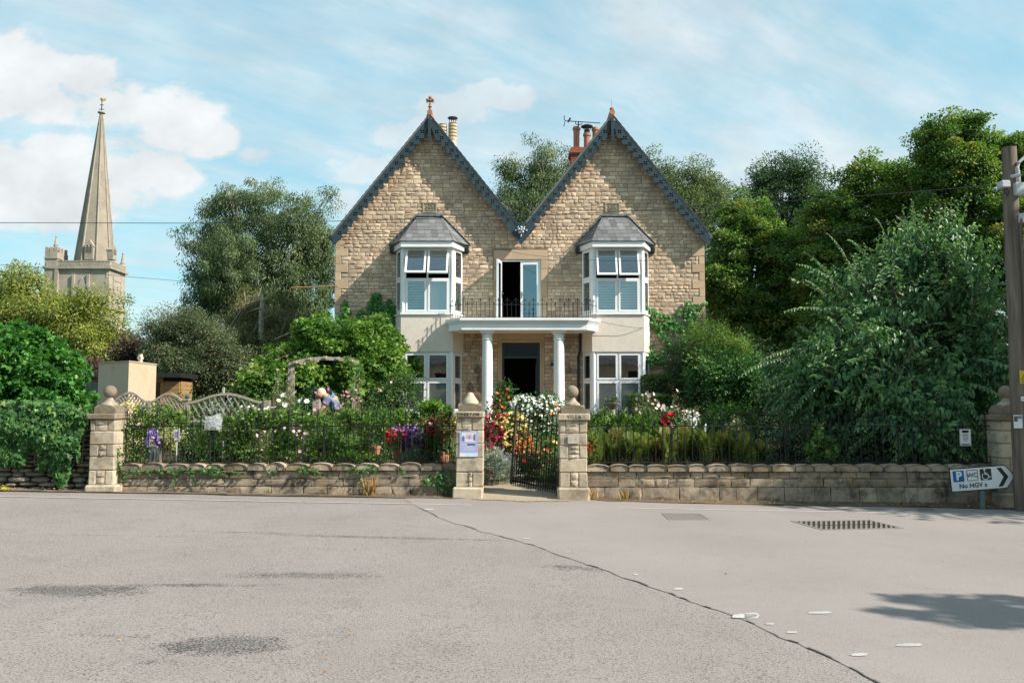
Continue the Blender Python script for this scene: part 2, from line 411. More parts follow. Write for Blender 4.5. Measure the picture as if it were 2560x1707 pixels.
# ------------------------------------------------------------------ the ground, the road, the path
WY = 16.6                                          # distance of the boundary wall
def gz(x, y):
    s = SLOPE * max(-14.0, min(14.0, x))
    if y < WY + 0.2: return s
    t = min(1.0, (y - WY - 0.2) / 14.0)
    return 0.40 + 0.50 * t
def road_mat(name, base, pit, chip_scale, contrast, patches):
    m, t, b = material(name); p = pos(t)
    f1 = t.noise(p, chip_scale, 3, 0.7); f2 = t.noise(p, chip_scale * 0.55, 3, 0.65)
    big = t.noise(p, 0.55, 4, 0.6); mid = t.noise(p, 3.0, 4, 0.6)
    c = t.mix(1.0, (*base, 1), t.ramp(f1, [(0.25, 1 - contrast), (0.5, 1.0), (0.75, 1 + contrast * 0.7)]), 'MULTIPLY')
    c = t.mix(1.0, c, t.ramp(big, [(0.3, 0.88), (0.7, 1.07)]), 'MULTIPLY')
    sp = t.n('ShaderNodeSeparateXYZ', {0: p}).outputs
    best = None
    for (x, y, rx, ry, rot, amt) in patches:       # worn spots where the dressing is lost
        ca, sa = math.cos(rot), math.sin(rot)
        ux, uy = t.math('SUBTRACT', sp[0], x), t.math('SUBTRACT', sp[1], y)
        a = t.math('DIVIDE', t.math('ADD', t.math('MULTIPLY', ux, ca), t.math('MULTIPLY', uy, sa)), rx)
        d = t.math('DIVIDE', t.math('SUBTRACT', t.math('MULTIPLY', uy, ca), t.math('MULTIPLY', ux, sa)), ry)
        q = t.math('MULTIPLY', t.math('SUBTRACT', 1.0, t.math('ADD', t.math('MULTIPLY', a, a), t.math('MULTIPLY', d, d))), amt)
        best = q if best is None else t.math('MAXIMUM', best, q)
    grime = t.math('ADD', t.math('MULTIPLY', t.noise(p, 1.1, 5, 0.65), 0.8), t.math('MULTIPLY', f2, 0.3))
    c = t.mix(t.math('MULTIPLY', t.ramp(grime, [(0.56, 0.0), (0.72, 1.0)]), 0.25), c, pit)
    pits = t.math('ADD', t.math('MULTIPLY', f2, 0.9), t.math('MULTIPLY', mid, 0.1))
    amt_ = contrast * 1.8
    if best is not None:                           # lost dressing shows as a thicker crowd of dark pits
        wob = t.math('ADD', t.math('MAXIMUM', best, -0.6), t.math('MULTIPLY', t.math('SUBTRACT', t.noise(p, 7, 4, 0.7), 0.5), 2.2))
        q = t.math('MULTIPLY', t.ramp(wob, [(0.0, 0.0), (0.9, 1.0)]), t.math('GREATER_THAN', best, -0.6))
        pits = t.math('ADD', pits, t.math('MULTIPLY', q, 0.10)); amt_ = t.math('ADD', t.math('MULTIPLY', q, 0.5), contrast * 1.5, clamp=True)
    c = t.mix(t.math('MULTIPLY', t.ramp(pits, [(0.54, 0.0), (0.60, 1.0)]), amt_), c, pit)
    t.nt.links.new(c, b.inputs['Base Color'])
    b.inputs['Roughness'].default_value = 0.92; b.inputs['Specular IOR Level'].default_value = 0.2
    bump(t, b, t.math('ADD', f1, t.math('MULTIPLY', f2, 1.2)), 0.35 + contrast, 0.006)
    return m
def spot(px, py, wpx, depth, rot=0.0, amt=1.0):
    x, y = G(px, py); x2, _ = G(px + wpx, py)
    return (x, y, x2 - x, depth, rot, amt)
M_road = road_mat('surface_dressed_road', (0.285, 0.251, 0.234), (0.075, 0.07, 0.066), 105, 0.5,
                  [spot(205, 1476, 200, 0.30, 0.02, 1.2), spot(480, 1462, 250, 0.09, 0.10, 0.9), spot(760, 1438, 240, 0.20, 0.04, 0.75), spot(560, 1612, 190, 0.30, 0.05, 1.35),
                   spot(290, 1588, 130, 0.06, 0, 0.45), spot(420, 1656, 90, 0.07, 0, 0.3), spot(960, 1343, 390, 0.11, -0.05, 0.75), spot(620, 1330, 200, 0.05, -0.02, 0.6), spot(1450, 1420, 120, 0.2, -0.3, .75), spot(300, 1338, 260, 0.04, 0, 0.45), spot(1450, 1420, 110, 0.12, -0.3, 0.5), spot(660, 1334, 120, 0.06, 0, .35)])
M_patch = road_mat('newer_asphalt', (0.278, 0.246, 0.229), (0.10, 0.094, 0.089), 120, 0.2, [spot(1830, 1570, 70, 0.06, -0.5, 0.5), spot(1700, 1385, 260, 0.12, 0, 0.1)])
M_gravel = road_mat('pale_gravel', (0.36, 0.295, 0.22), (0.17, 0.135, 0.10), 60, 0.5, [])
M_soil = plain_mat('garden_soil', (0.075, 0.055, 0.035), 0.95, 0.1, var=0.4, nscale=6, bstr=0.5)
M_grassy = plain_mat('rough_grass', (0.06, 0.085, 0.025), 0.95, 0.1, var=0.4, nscale=2)
M_line = plain_mat('worn_road_paint', (0.47, 0.43, 0.37), 0.8, 0.2, var=0.1, nscale=20, dark=(0.30, 0.27, 0.25), dirt=0.6)
M_mark = plain_mat('white_road_paint', (0.42, 0.41, 0.395), 0.7, 0.2, var=0.15, nscale=14, dark=(0.28, 0.26, 0.24), dirt=0.9)

def sheet(name, xs, ys, zf, mat, kind='structure'):
    xs, ys = np.array(xs, float), np.array(ys, float)
    X, Y = np.meshgrid(xs, ys)
    Z = np.vectorize(zf)(X, Y)
    V = np.stack([X.ravel(), Y.ravel(), Z.ravel()], 1); n = len(xs)
    i = (np.arange(len(ys) - 1)[:, None] * n + np.arange(n - 1)[None]).ravel()
    o = link(name, np_mesh(name, V, [np.stack([i, i + 1, i + 1 + n, i + n], 1)], smooth=True, mats=[mat]))
    o['kind'] = kind
    return o
sheet('ground', [-900, -300, -80, -30, -14, -7, 0, 7, 14, 30, 80, 300, 900], [-300, -60, -20, 0, 8, 16.7, 16.82, 18, 22, 26, 30.8, 34, 45, 80, 200, 500, 1500],
      lambda x, y: gz(x, 0) - 0.04 if y < 16.75 else (min(gz(x, y), 0.012 + (y - 16.3) * 0.062) - 0.3 if y < 31 else gz(x, y) - 0.1), M_grassy)
sheet('road', [-60, -30, -14, -7, 0, 7, 14, 30, 60], [-40, -10, 0, 4, 8, 12, WY - 0.02], lambda x, y: gz(x, 0), M_road)
sheet('garden_soil', list(np.linspace(-26, -0.62, 16)), [WY + 0.3, 18, 20, 23, 27, 31.6], lambda x, y: gz(x, y), M_soil)
sheet('garden_soil', list(np.linspace(0.95, 26, 16)), [WY + 0.3, 18, 20, 23, 27, 31.6], lambda x, y: gz(x, y), M_soil)
def path_z(y): return 0.012 + max(0, y - 16.3) * 0.062
sheet('gravel_path', [-0.60, 0.0, 0.5, 0.93], [16.25, 16.6, 18, 20, 24, 30.4], lambda x, y: path_z(y) + SLOPE * x * max(0.0, min(1, (18 - y) / 2)), M_gravel)
for x0 in (-0.64, 0.91):                           # edging that holds the beds beside the path
    mb = MB()
    for k in range(14):
        y0 = 16.95 + k; mb.box(x0, x0 + 0.06, y0, y0 + 0.985, gz(x0, y0) - 0.5, max(gz(x0, y0 + .5) + 0.03, path_z(y0 + 1) + .04))
    mb.build('path_edging', M_wall, kind='structure')

def flat(name, pts, dz, mat, kind='structure', parent=None, sub=None):
    """a flat patch on the road from outline points (x, y)"""
    bm = bmesh.new()
    f = bm.faces.new([bm.verts.new((x, y, gz(x, 0) + dz)) for x, y in pts])
    if f.normal.z < 0: f.normal_flip()
    bmesh.ops.triangulate(bm, faces=[f])
    me = bpy.data.meshes.new(name); bm.to_mesh(me); bm.free()
    o = add_mesh(name, me, parent); me.materials.append(mat)
    if kind: o['kind'] = kind
    return o
seam_px = [(1010, 1247), (1093, 1293), (1190, 1325), (1300, 1352), (1400, 1388), (1540, 1437), (1660, 1478), (1740, 1508), (1850, 1545), (1950, 1592), (2080, 1645), (2200, 1712), (2330, 1800)]
R = random.Random(5)
seam = []
for (a, b) in zip(seam_px[:-1], seam_px[1:]):
    for k in range(6):
        t = k / 6; seam.append(G(a[0] + (b[0] - a[0]) * t + R.uniform(-3, 3), a[1] + (b[1] - a[1]) * t + R.uniform(-1.5, 1.5)))
flat('road_patch', seam + [(6, 2.0), (13.9, 2.0), (13.9, WY - 0.22), (seam[0][0], WY - 0.22)], 0.004, M_patch)
mb = MB()
for i in range(len(seam) - 1):
    (x0, y0), (x1, y1) = seam[i], seam[i + 1]
    w0 = R.choice((0.0, 0.0, 0.003, 0.006, 0.010, 0.02)) * (0.4 + 0.6 * min(1, i / 30)); d = Vector((x1 - x0, y1 - y0)); d.normalize(); nx, ny = -d.y * w0, d.x * w0
    z0, z1 = gz(x0, 0) + 0.008, gz(x1, 0) + 0.008
    mb.add([(x0, y0, z0), (x1, y1, z1), (x1 + nx, y1 + ny, z1), (x0 + nx, y0 + ny, z0)], [(0, 1, 2, 3)])
mb.build('road_seam', plain_mat('tar_seam', (0.10, 0.093, 0.087), 0.8, 0.2, var=0.5, nscale=30), kind='structure')
# edge line in front of the wall, broken where it has worn
mb = MB(); x = -22.0
while x < 24:
    L = R.uniform(0.5, 1.6); y = WY - 1.45 + R.uniform(-.004, .004)
    if not (-1.1 < x < 0.7): 
        y2 = WY - 1.45
        a, b = gz(x, 0) + 0.0085, gz(x + L, 0) + 0.0085
        mb.add([(x, y, a), (x + L, y2, b), (x + L, y2 + 0.075, b), (x, y + 0.075, a)], [(0, 1, 2, 3)])
    x += L + (0.0 if R.random() < 0.8 else R.uniform(.02, .1))
mb.build('edge_line', M_line, kind='structure')
# remains of white paint on the newer asphalt
for (px, py, wpx, hpx, sk) in [(1862, 1541, 34, 7, 8), (1878, 1541, 20, 10, 0), (2050, 1533, 30, 4, 14), (1696, 1473, 13, 3, 4), (1925, 1561, 12, 3, 0), (1980, 1582, 14, 3, 2), (2272, 1614, 33, 5, 16),
                               (1317, 1347, 10, 2, 5), (1073, 1274, 12, 2, 4), (1590, 1437, 6, 2, 0), (2148, 1638, 22, 5, 9), (1420, 1381, 8, 1.5, 4)]:
    pts = []
    for k in range(14):
        a = 2 * math.pi * k / 14; r = R.uniform(0.82, 1.04)
        sx = math.copysign(abs(math.cos(a)) ** 0.6, math.cos(a)); sy = math.copysign(abs(math.sin(a)) ** 0.6, math.sin(a))
        pts.append(G(px + wpx * sx * r - sk * sy * .4, py + hpx * .8 * sy * r))
    flat('paint_mark', pts, 0.0085, M_mark)
# soil and dead leaves in the gutter at the foot of the wall
verge = [(-22, WY - .28)]
x = -22
while x < 24: verge.append((x, WY - R.uniform(0.26, 0.55))); x += R.uniform(.2, .5)
for (a, b) in ((-22, -.66), (1.45, 24)):
    pts = [p for p in verge if a <= p[0] <= b]
    flat('verge', pts + [(b, WY + .02), (a, WY + .02)], 0.012, plain_mat('gutter_grit', (0.15, 0.115, 0.08), 0.95, 0.1, var=0.5, nscale=22, dark=(0.055, 0.042, 0.03), dirt=0.8))

pts = [(-.72, WY - .3)] + [(-.7 + 1.75 * k / 24, WY - .42 - .22 * math.sin(math.pi * k / 24) + R.uniform(-.09, .06)) for k in range(25)] + [(1.06, WY - .3), (.93, WY - .2), (-.6, WY - .2)]
flat('gravel_path', pts, 0.0125, M_gravel)

# ------------------------------------------------------------------ the house
HY = 31.7
XL, XR, XC = -6.295, 6.867, 0.32
house = empty('stone_villa', (XC, HY + 4.5, 0.85), 'large two-gabled limestone villa with white bay windows and a columned porch', 'house')
BY = HY - 0.36                                     # face of the bargeboards
AXs = [XC - 3.265, XC + 3.265]
AZ = WZ(1076.3, 291.4, BY)
ex_, ez_ = W(832.4, 589.6, BY); ax_ = WX(1076.3, 291.4, BY)
SL = math.atan2(AZ - ez_, ax_ - ex_)               # roof pitch
TS, CS, SS = math.tan(SL), math.cos(SL), math.sin(SL)
OUT = (AZ - ez_) / TS                              # horizontal run to the outer eaves
EAVE = ez_
FL1 = WZ(1300, 803, HY)                            # first floor level
ZB = 0.7
BAYS = [-2.95, 3.68]
SP_T, SP_B = 4.71, 4.31                            # porch slab top and bottom
rnd = random.Random(11)

def rake(x):                                       # underside of the roof at x
    return AZ - min(abs(x - AXs[0]), abs(x - AXs[1])) * TS - 0.10
# openings: x0, x1, z0, z1
fd = (WX(1250, 720, HY), WX(1352, 720, HY), FL1, WZ(1300, 650, HY))
pd = (WX(1255.3, 900, HY), WX(1349.7, 900, HY), 1.15, WZ(1300, 856.3, HY))
openings = [(b - 1.13, b + 1.13, ZB, 7.38) for b in BAYS]
# mortar core: wall panels between the openings
mb = MB()
T0, T1 = HY, HY + 0.42
def core(x0, x1, z0, z1): mb.box(x0, x1, T0, T1, z0, z1)
xs = [XL, BAYS[0] - 1.13, BAYS[0] + 1.13, fd[0], fd[1], BAYS[1] - 1.13, BAYS[1] + 1.13, XR]
core(xs[0], xs[1], ZB, 7.38); core(xs[6], xs[7], ZB, 7.38)
core(xs[2], fd[0], FL1, 7.38); core(fd[1], xs[5], FL1, 7.38); core(fd[0], fd[1], fd[3], 7.38)
core(xs[2], pd[0], ZB, FL1); core(pd[1], xs[5], ZB, FL1); core(pd[0], pd[1], pd[3], FL1)
vz = AZ - 3.265 * TS - .1
mb.prism([(XL, 7.38), (XR, 7.38), (XR, rake(XR)), (AXs[1], AZ - .1), (XC, vz), (AXs[0], AZ - .1), (XL, rake(XL))], T0, T1)
mb.box(XL, XL + .4, T1, HY + 9, ZB, rake(XL)); mb.box(XR - .4, XR, T1, HY + 9, ZB, rake(XR)); mb.box(XL, XR, HY + 9, HY + 9.4, ZB, vz)
mb.build('wall', M_mortar, house)
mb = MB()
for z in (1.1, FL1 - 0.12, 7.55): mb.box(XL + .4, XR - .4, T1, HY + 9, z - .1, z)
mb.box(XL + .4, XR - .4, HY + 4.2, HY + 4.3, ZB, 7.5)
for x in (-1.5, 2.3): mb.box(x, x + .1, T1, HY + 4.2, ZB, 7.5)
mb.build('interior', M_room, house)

def rock(mb, x0, x1, z0, z1, y, bulge=(0.008, 0.028), nx=4, nz=4, jit=0.008, R=rnd):
    """one rock-faced stone bedded in the wall, its face uneven"""
    vs = []
    bx = R.uniform(*bulge)
    for j in range(nz):
        for i in range(nx):
            fx, fz = i / (nx - 1), j / (nz - 1)
            edge = i in (0, nx - 1) or j in (0, nz - 1)
            if not edge:
                fx = fx + R.uniform(-.09, .09) + (0.5 - fx) * -0.25; fz = fz + R.uniform(-.09, .09) + (0.5 - fz) * -0.25
            d = R.uniform(0.000, 0.008) if edge else bx * R.uniform(0.55, 1.3)
            vs.append((x0 + (x1 - x0) * fx + (R.uniform(-jit, jit) if edge else 0), y - d, z0 + (z1 - z0) * fz + (R.uniform(-jit, jit) if edge else 0)))
    fs = [(j * nx + i, j * nx + i + 1, (j + 1) * nx + i + 1, (j + 1) * nx + i) for j in range(nz - 1) for i in range(nx - 1)]
    b = len(vs)
    ring = [i for i in range(nx)] + [j * nx + nx - 1 for j in range(1, nz)] + [(nz - 1) * nx + i for i in range(nx - 2, -1, -1)] + [j * nx for j in range(nz - 2, 0, -1)]
    for i in ring: vs.append((vs[i][0], y + 0.05, vs[i][2]))
    n = len(ring)
    for k in range(n): fs.append((ring[k], b + k, b + (k + 1) % n, ring[(k + 1) % n]))
    mb.add(vs, fs)

block = list(openings)
JW = 0.235
block += [(fd[0] - JW, fd[1] + JW, FL1 - .05, WZ(1300, 626, HY))]
block += [(WX(1244, 900, HY), WX(1361, 900, HY), ZB, SP_B)]
PLQ = [(WX(1057, 519, HY), WX(1092, 519, HY), WZ(1075, 532, HY), WZ(1075, 506, HY)), (WX(1512.6, 519, HY), WX(1549, 519, HY), WZ(1530, 532.7, HY), WZ(1530, 507, HY))]
block += PLQ
stones = []
z = ZB
while z < AZ - 0.5:
    h = rnd.choice((0.115, 0.13, 0.14, 0.15, 0.16))
    zm = z + h / 2
    # where the wall exists at this height
    if rake(XL) > z + h: spans = [(XL, XR)]
    else:
        spans = []
        for a in AXs:
            hw = (AZ - .1 - zm - .12) / TS
            if hw > 0.1: spans.append((a - hw, a + hw))
        if len(spans) == 2 and spans[0][1] > spans[1][0]: spans = [(max(XL, spans[0][0]), min(XR, spans[1][1]))]
        spans = [(max(XL, a), min(XR, b)) for a, b in spans]
    full = rake(XL) > z + h + .25
    if full and zm < 7.5:                          # leave room for the corner stones
        spans = [(a + (.45 if a == XL and int((zm - ZB) / .29) % 2 == 0 else .2 if a == XL else 0), b - (.45 if b == XR and int((zm - ZB) / .29) % 2 == 0 else .2 if b == XR else 0)) for a, b in spans]
    for (bx0, bx1, bz0, bz1) in block:
        if bz0 < zm < bz1:
            ns = []
            for a, b in spans:
                if bx1 <= a or bx0 >= b: ns.append((a, b)); continue
                if bx0 - a > .04: ns.append((a, bx0))
                if b - bx1 > .04: ns.append((bx1, b))
            spans = ns
    for a, b in spans:
        x = a + (0.004 if a in (XL,) else 0)
        while x < b - 0.02:
            L = h * rnd.choice((1.1, 1.5, 1.8, 2.1, 2.4)) * rnd.uniform(.9, 1.1)
            if b - (x + L) < 0.12: L = b - x
            if L > .5: L = (b - x) / 2
            if h > .138 and rnd.random() < .10 and L > .18:
                stones.append((x, x + L, z, z + h * .5)); stones.append((x, x + L, z + h * .5, z + h))
            else: stones.append((x, x + L, z, z + h))
            x += L
    z += h
def vis(s):                                        # the largest stones in plain view become parts of their own
    x0, x1, z0, z1 = s
    hidden = z1 < 2.0 or (SP_B - 2.6 < z0 < SP_B and -1.7 < x0 < 2.4) or (7.2 < z0 < 8.6 and min(abs((x0 + x1) / 2 - b) for b in BAYS) < 1.4)
    return 0 if hidden else (x1 - x0) * (z1 - z0)
order = sorted(range(len(stones)), key=lambda i: -vis(stones[i]))
single = set(order[:270])
rest = MB(); J = 0.009
for i, (x0, x1, z0, z1) in enumerate(stones):
    tn = min(1, max(0, rnd.gauss(0.5, 0.22)))
    m_ = MB() if i in single else rest
    m_.tone = tn
    rock(m_, x0 + J, x1 - J, z0 + J, z1 - J, HY)
    if i in single: m_.build('stone', M_house, house, fix=False)
o = rest.build('stonework', M_house, house, fix=False); o['kind'] = 'stuff'

def ashlar(mb, x0, x1, z0, z1, y0, y1, ch=0.012):
    mb.tone = rnd.uniform(.2, .8)
    a = [(x0, y1, z0), (x1, y1, z0), (x1, y1, z1), (x0, y1, z1)]
    b = [(x0, y0 + ch, z0), (x1, y0 + ch, z0), (x1, y0 + ch, z1), (x0, y0 + ch, z1)]
    c = [(x0 + ch, y0, z0 + ch), (x1 - ch, y0, z0 + ch), (x1 - ch, y0, z1 - ch), (x0 + ch, y0, z1 - ch)]
    vs = a + b + c; fs = [(3, 2, 1, 0), (8, 9, 10, 11)]
    for o_ in (0, 4): fs += [(o_ + i, o_ + (i + 1) % 4, o_ + 4 + (i + 1) % 4, o_ + 4 + i) for i in range(4)]
    mb.add(vs, fs)
k = 0; z = ZB
while z < 7.55:
    h = min(0.29, 7.62 - z); L = .44 if k % 2 == 0 else .19
    for s_ in (0, 1):
        m_ = MB(); x0, x1 = (XL, XL + L) if s_ == 0 else (XR - L, XR)
        ashlar(m_, x0 + (.003 if s_ else -.012), x1 - .006 + (.012 if s_ else 0), z + .004, z + h - .004, HY - .022, HY + .3, .007)
        m_.build('quoin', M_ashlar, house)
    k += 1; z += h
# upper doorway surround
m_ = MB(); ashlar(m_, fd[0] - JW, fd[1] + JW, fd[3] + .012, WZ(1300, 626, HY), HY - .035, HY + .3); m_.build('lintel', M_ashlar, house)
for s_, (x0, x1) in enumerate(((fd[0] - JW, fd[0]), (fd[1], fd[1] + JW))):
    z = FL1 - .05
    for h in (.5, .42, .55, .45, .36):
        z1 = min(z + h, fd[3] + .008)
        if z1 - z < .05: break
        m_ = MB(); ashlar(m_, x0 + .002, x1 - .002, z + .003, z1 - .003, HY - .03 - .004 * s_, HY + .3); m_.build('jamb_stone', M_ashlar, house); z = z1
# ground floor doorway surround with moulded inner edge
sx0, sx1 = WX(1244, 900, HY), WX(1361, 900, HY)
m_ = MB(); ashlar(m_, sx0, sx1, pd[3] + .004, SP_B - .004, HY - .04, HY + .3); m_.build('lintel', M_ashlar, house)
for (x0, x1) in ((sx0, pd[0]), (pd[1], sx1)):
    z = ZB
    for h in (.62, .7, .55, .66, .6, .5):
        z1 = min(z + h, pd[3])
        if z1 - z < .05: break
        m_ = MB(); ashlar(m_, x0 + .002, x1 - .002, z + .003, z1 - .003, HY - .04, HY + .3); m_.build('jamb_stone', M_ashlar, house); z = z1
mb = MB()
for (x, sg) in ((pd[0], 1), (pd[1], -1)): mb.tube([(x - sg * .05, HY - .045, ZB), (x - sg * .05, HY - .045, pd[3] + .05)], .028, 8)
mb.tube([(pd[0] - .05, HY - .045, pd[3] + .05), (pd[1] + .05, HY - .045, pd[3] + .05)], .028, 8)
mb.build('door_moulding', M_ashlar, house, smooth=True)
# front door: dark painted frame, transom light, leaf standing open inside
mb = MB(); tz = WZ(1300, 893, HY + .2)
for x in (pd[0], pd[1] - .07): mb.box(x, x + .07, HY + .18, HY + .26, 1.15, pd[3])
mb.box(pd[0] + .07, pd[1] - .07, HY + .18, HY + .26, pd[3] - .07, pd[3]); mb.box(pd[0] + .07, pd[1] - .07, HY + .17, HY + .27, tz - .04, tz + .04)
dr = mb.build('front_door', M_teal, house)
mb = MB(); mb.box(pd[1] - .12, pd[1] - .075, HY + .27, HY + 1.25, 1.16, tz - .04); mb.box(pd[1] - .14, pd[1] - .12, HY + .4, HY + .5, 1.4, tz - .3); mb.box(pd[1] - .14, pd[1] - .12, HY + .95, HY + 1.1, 1.4, tz - .3)
mb.build('door_leaf', M_teal, dr)
mb = MB(); mb.box(pd[0] + .07, pd[1] - .07, HY + .215, HY + .225, tz + .04, pd[3] - .07); mb.build('pane', M_glass_t, dr)
mb = MB(); mb.box(-1.9, 2.45, HY - 1.75, HY + .42, .75, 1.15); mb.build('porch_floor', M_ashlar, house)

# carved date plaques
def plaque(r):
    x0, x1, z0, z1 = r; mb = MB()
    mb.tone = .35; mb.box(x0 + .03, x1 - .03, HY - .012, HY + .1, z0 + .03, z1 - .03)
    for a in ((x0, x1, z0, z0 + .035), (x0, x1, z1 - .035, z1), (x0, x0 + .035, z0 + .035, z1 - .035), (x1 - .035, x1, z0 + .035, z1 - .035)): mb.box(a[0], a[1], HY - .04, HY + .1, a[2], a[3])
    pq = mb.build('plaque', M_pier, house)
    mb = MB(); cx, cz = (x0 + x1) / 2, (z0 + z1) / 2
    def arc(ox, oz, r_, a0, a1): mb.tube([(cx + ox + r_ * math.cos(a0 + (a1 - a0) * k / 9), HY - .018, cz + oz + r_ * math.sin(a0 + (a1 - a0) * k / 9)) for k in range(10)], .011, 5)
    for ox in (-.1, .1): arc(ox, .075, .045, .6, 5.6); arc(ox * .45, .02, .04, 3.6, 7.0); arc(ox * 1.25, -.03, .03, 0, 4.5)
    arc(0, .085, .035, 0, 5.5); arc(0, .01, .05, 3.3, 6.1)
    for k in range(4): arc(-.12 + k * .08, -.095, .027, .3 + k, 5.2 + k * .7)
    mb.build('carving', M_cap, pq)
for r in PLQ: plaque(r)

# roofs
mb = MB(); th = .045
for a in AXs:
    for sg in (-1, 1):
        run = OUT + .08 if (sg < 0) == (a < XC) else 3.265
        x1 = a + sg * run; nx, nz = sg * SS * th, CS * th
        top = [(a, AZ + th / CS), (x1, AZ - run * TS + th / CS)]
        p = [(a, AZ + .003), (x1, AZ - run * TS + .003), top[1], top[0]]
        mb.prism(p, BY - .03, HY + 9.6)
rf = mb.build('roof', M_slate, house)
mb = MB()                                          # slate courses seen along the verge edge
for a in AXs:
    for sg in (-1, 1):
        n = 24 if (sg < 0) == (a < XC) else 23
        for k in range(n):
            s0 = (k + .05) * .225; s1 = s0 + .26; lift0, lift1 = .012, .03
            pa = Vector((a + sg * s0 * CS, 0, AZ + th / CS - s0 * SS)); pb = Vector((a + sg * s1 * CS, 0, AZ + th / CS - s1 * SS)); nn_ = Vector((sg * SS, 0, CS))
            q = [pa + nn_ * .002, pb + nn_ * .016, pb + nn_ * .026, pa + nn_ * .008]
            mb.prism([(v.x, v.z) for v in q], BY - .045 - .004 * (k % 2), HY + 9.6)
o = mb.build('slate_courses', M_slate, rf); o['kind'] = 'stuff'
mb = MB()
for a in AXs:
    mb.tube([(a, BY - .03, AZ + .15), (a, HY + 9.6, AZ + .15)], .10, 8)
mb.build('ridge_tiles', M_terra, rf, smooth=True)

# bargeboards: pierced and scalloped
def barge(a, sg, outer):
    d = Vector((sg * CS, -SS)); n = Vector((-sg * SS, -CS)); A = Vector((a, AZ))
    P = lambda t, w_: A + d * t + n * w_
    pts = []
    if outer:
        L = OUT / CS
        pts += [P(0, 0), P(L, 0), P(L, 0) + Vector((-sg * .02, -.36)), P(L - .20, .335)]
        tend = L - .20
    else:
        L = abs(XC - a) / CS
        pts += [P(0, 0), P(L, 0), Vector((XC, P(L, 0).y - .52))]
        tend = L - .52 * SS - .02
    U = .292
    unit = [(0.0, .35), (.05, .29), (.14, .245), (.26, .225), (.37, .24), (.42, .285), (.48, .315), (.58, .345), (.72, .352), (.84, .335), (.90, .295), (.95, .315), (1.0, .375)]
    t = tend; k = 0
    t0 = .62
    cnt = int((tend - t0) / U)
    for k in range(cnt):
        for (u, w_) in unit:
            pts.append(P(tend - (k + u) * U, w_))
    tt = tend - cnt * U
    pts += [P(max(tt - .05, .55), .30), P(.50, .25), P(.43, .225)]
    w0 = .235; pts.append(P(w0 * TS * 1.0, w0))
    pts[-1] = Vector((a + sg * .001, AZ - w0 / CS * 1.12)); pts[0] = Vector((a + sg * .001, AZ))
    holes = []
    k = 0; tc_ = .60
    while tc_ < tend + .12:
        c = P(tc_, .148)
        for q in range(4):
            an = math.pi / 4 + q * math.pi / 2 + 0.0
            cc = c + Vector((math.cos(an), math.sin(an))) * .052
            holes.append([cc + Vector((math.cos(an), math.sin(an))) * (.038 * math.cos(b)) + Vector((-math.sin(an), math.cos(an))) * (.027 * math.sin(b)) for b in [2 * math.pi * i / 8 for i in range(8)]])
        tc_ += U
    me = curve_mesh('bargeboard', [pts] + holes, .025, M_board)
    to_xz(me, (0, BY, 0))
    return add_mesh('bargeboard', me, house)
for a in AXs:
    for sg in (-1, 1): barge(a, sg, (sg < 0) == (a < XC))
for a in AXs:                                      # pendant posts at the apexes
    mb = MB(); zt = AZ + .02
    mb.box(a - .05, a + .05, BY - .08, BY - .028, zt - .74, zt - .12)
    mb.add([(a - .05, BY - .08, zt - .12), (a + .05, BY - .08, zt - .12), (a + .05, BY - .028, zt - .12), (a - .05, BY - .028, zt - .12), (a, BY - .06, zt + .02)], [(0, 1, 4), (1, 2, 4), (2, 3, 4), (3, 0, 4)])
    mb.box(a - .065, a + .065, BY - .09, BY - .02, zt - .78, zt - .742)
    mb.add([(a - .06, BY - .085, zt - .78), (a + .06, BY - .085, zt - .78), (a + .06, BY - .025, zt - .78), (a - .06, BY - .025, zt - .78), (a, BY - .055, zt - 1.12)], [(0, 1, 4), (1, 2, 4), (2, 3, 4), (3, 0, 4)])
    mb.build('pendant', M_board, house)
# lead panel and rose in the valley between the gables
zt = WZ(1304, 559, BY); zv = AZ - 3.265 * TS; hw = (zt - zv) / TS
mb = MB(); mb.prism([(XC - hw, zt), (XC, zv - .1), (XC + hw, zt)], BY - .034, BY + .06); mb.box(XC - hw - .02, XC + hw + .02, BY - .04, BY + .30, zt - .02, zt + .035)
vp = mb.build('valley_panel', M_board, house)
mb = MB(); zc = WZ(1303.4, 576, BY); i0 = 0
for k in range(5):
    an = math.pi / 2 + k * 2 * math.pi / 5; mb.ball((XC + .09 * math.cos(an), BY + .0, zc + .09 * math.sin(an)), .062, 10, 6)
mb.ball((XC, BY - .04, zc), .05, 10, 6)
for sx in (-1, 1): mb.ball((XC + sx * .19, BY + .01, zc - .01), .04, 8, 5); mb.ball((XC + sx * .11, BY + .01, zc + .11), .035, 8, 5)
mb.ball((XC, BY + .01, zc - .2), .035, 8, 6, 2.0)
mb.xform(Matrix.Translation((0, -.05, 0)))
mb.build('rose', M_silver, vp, smooth=True)
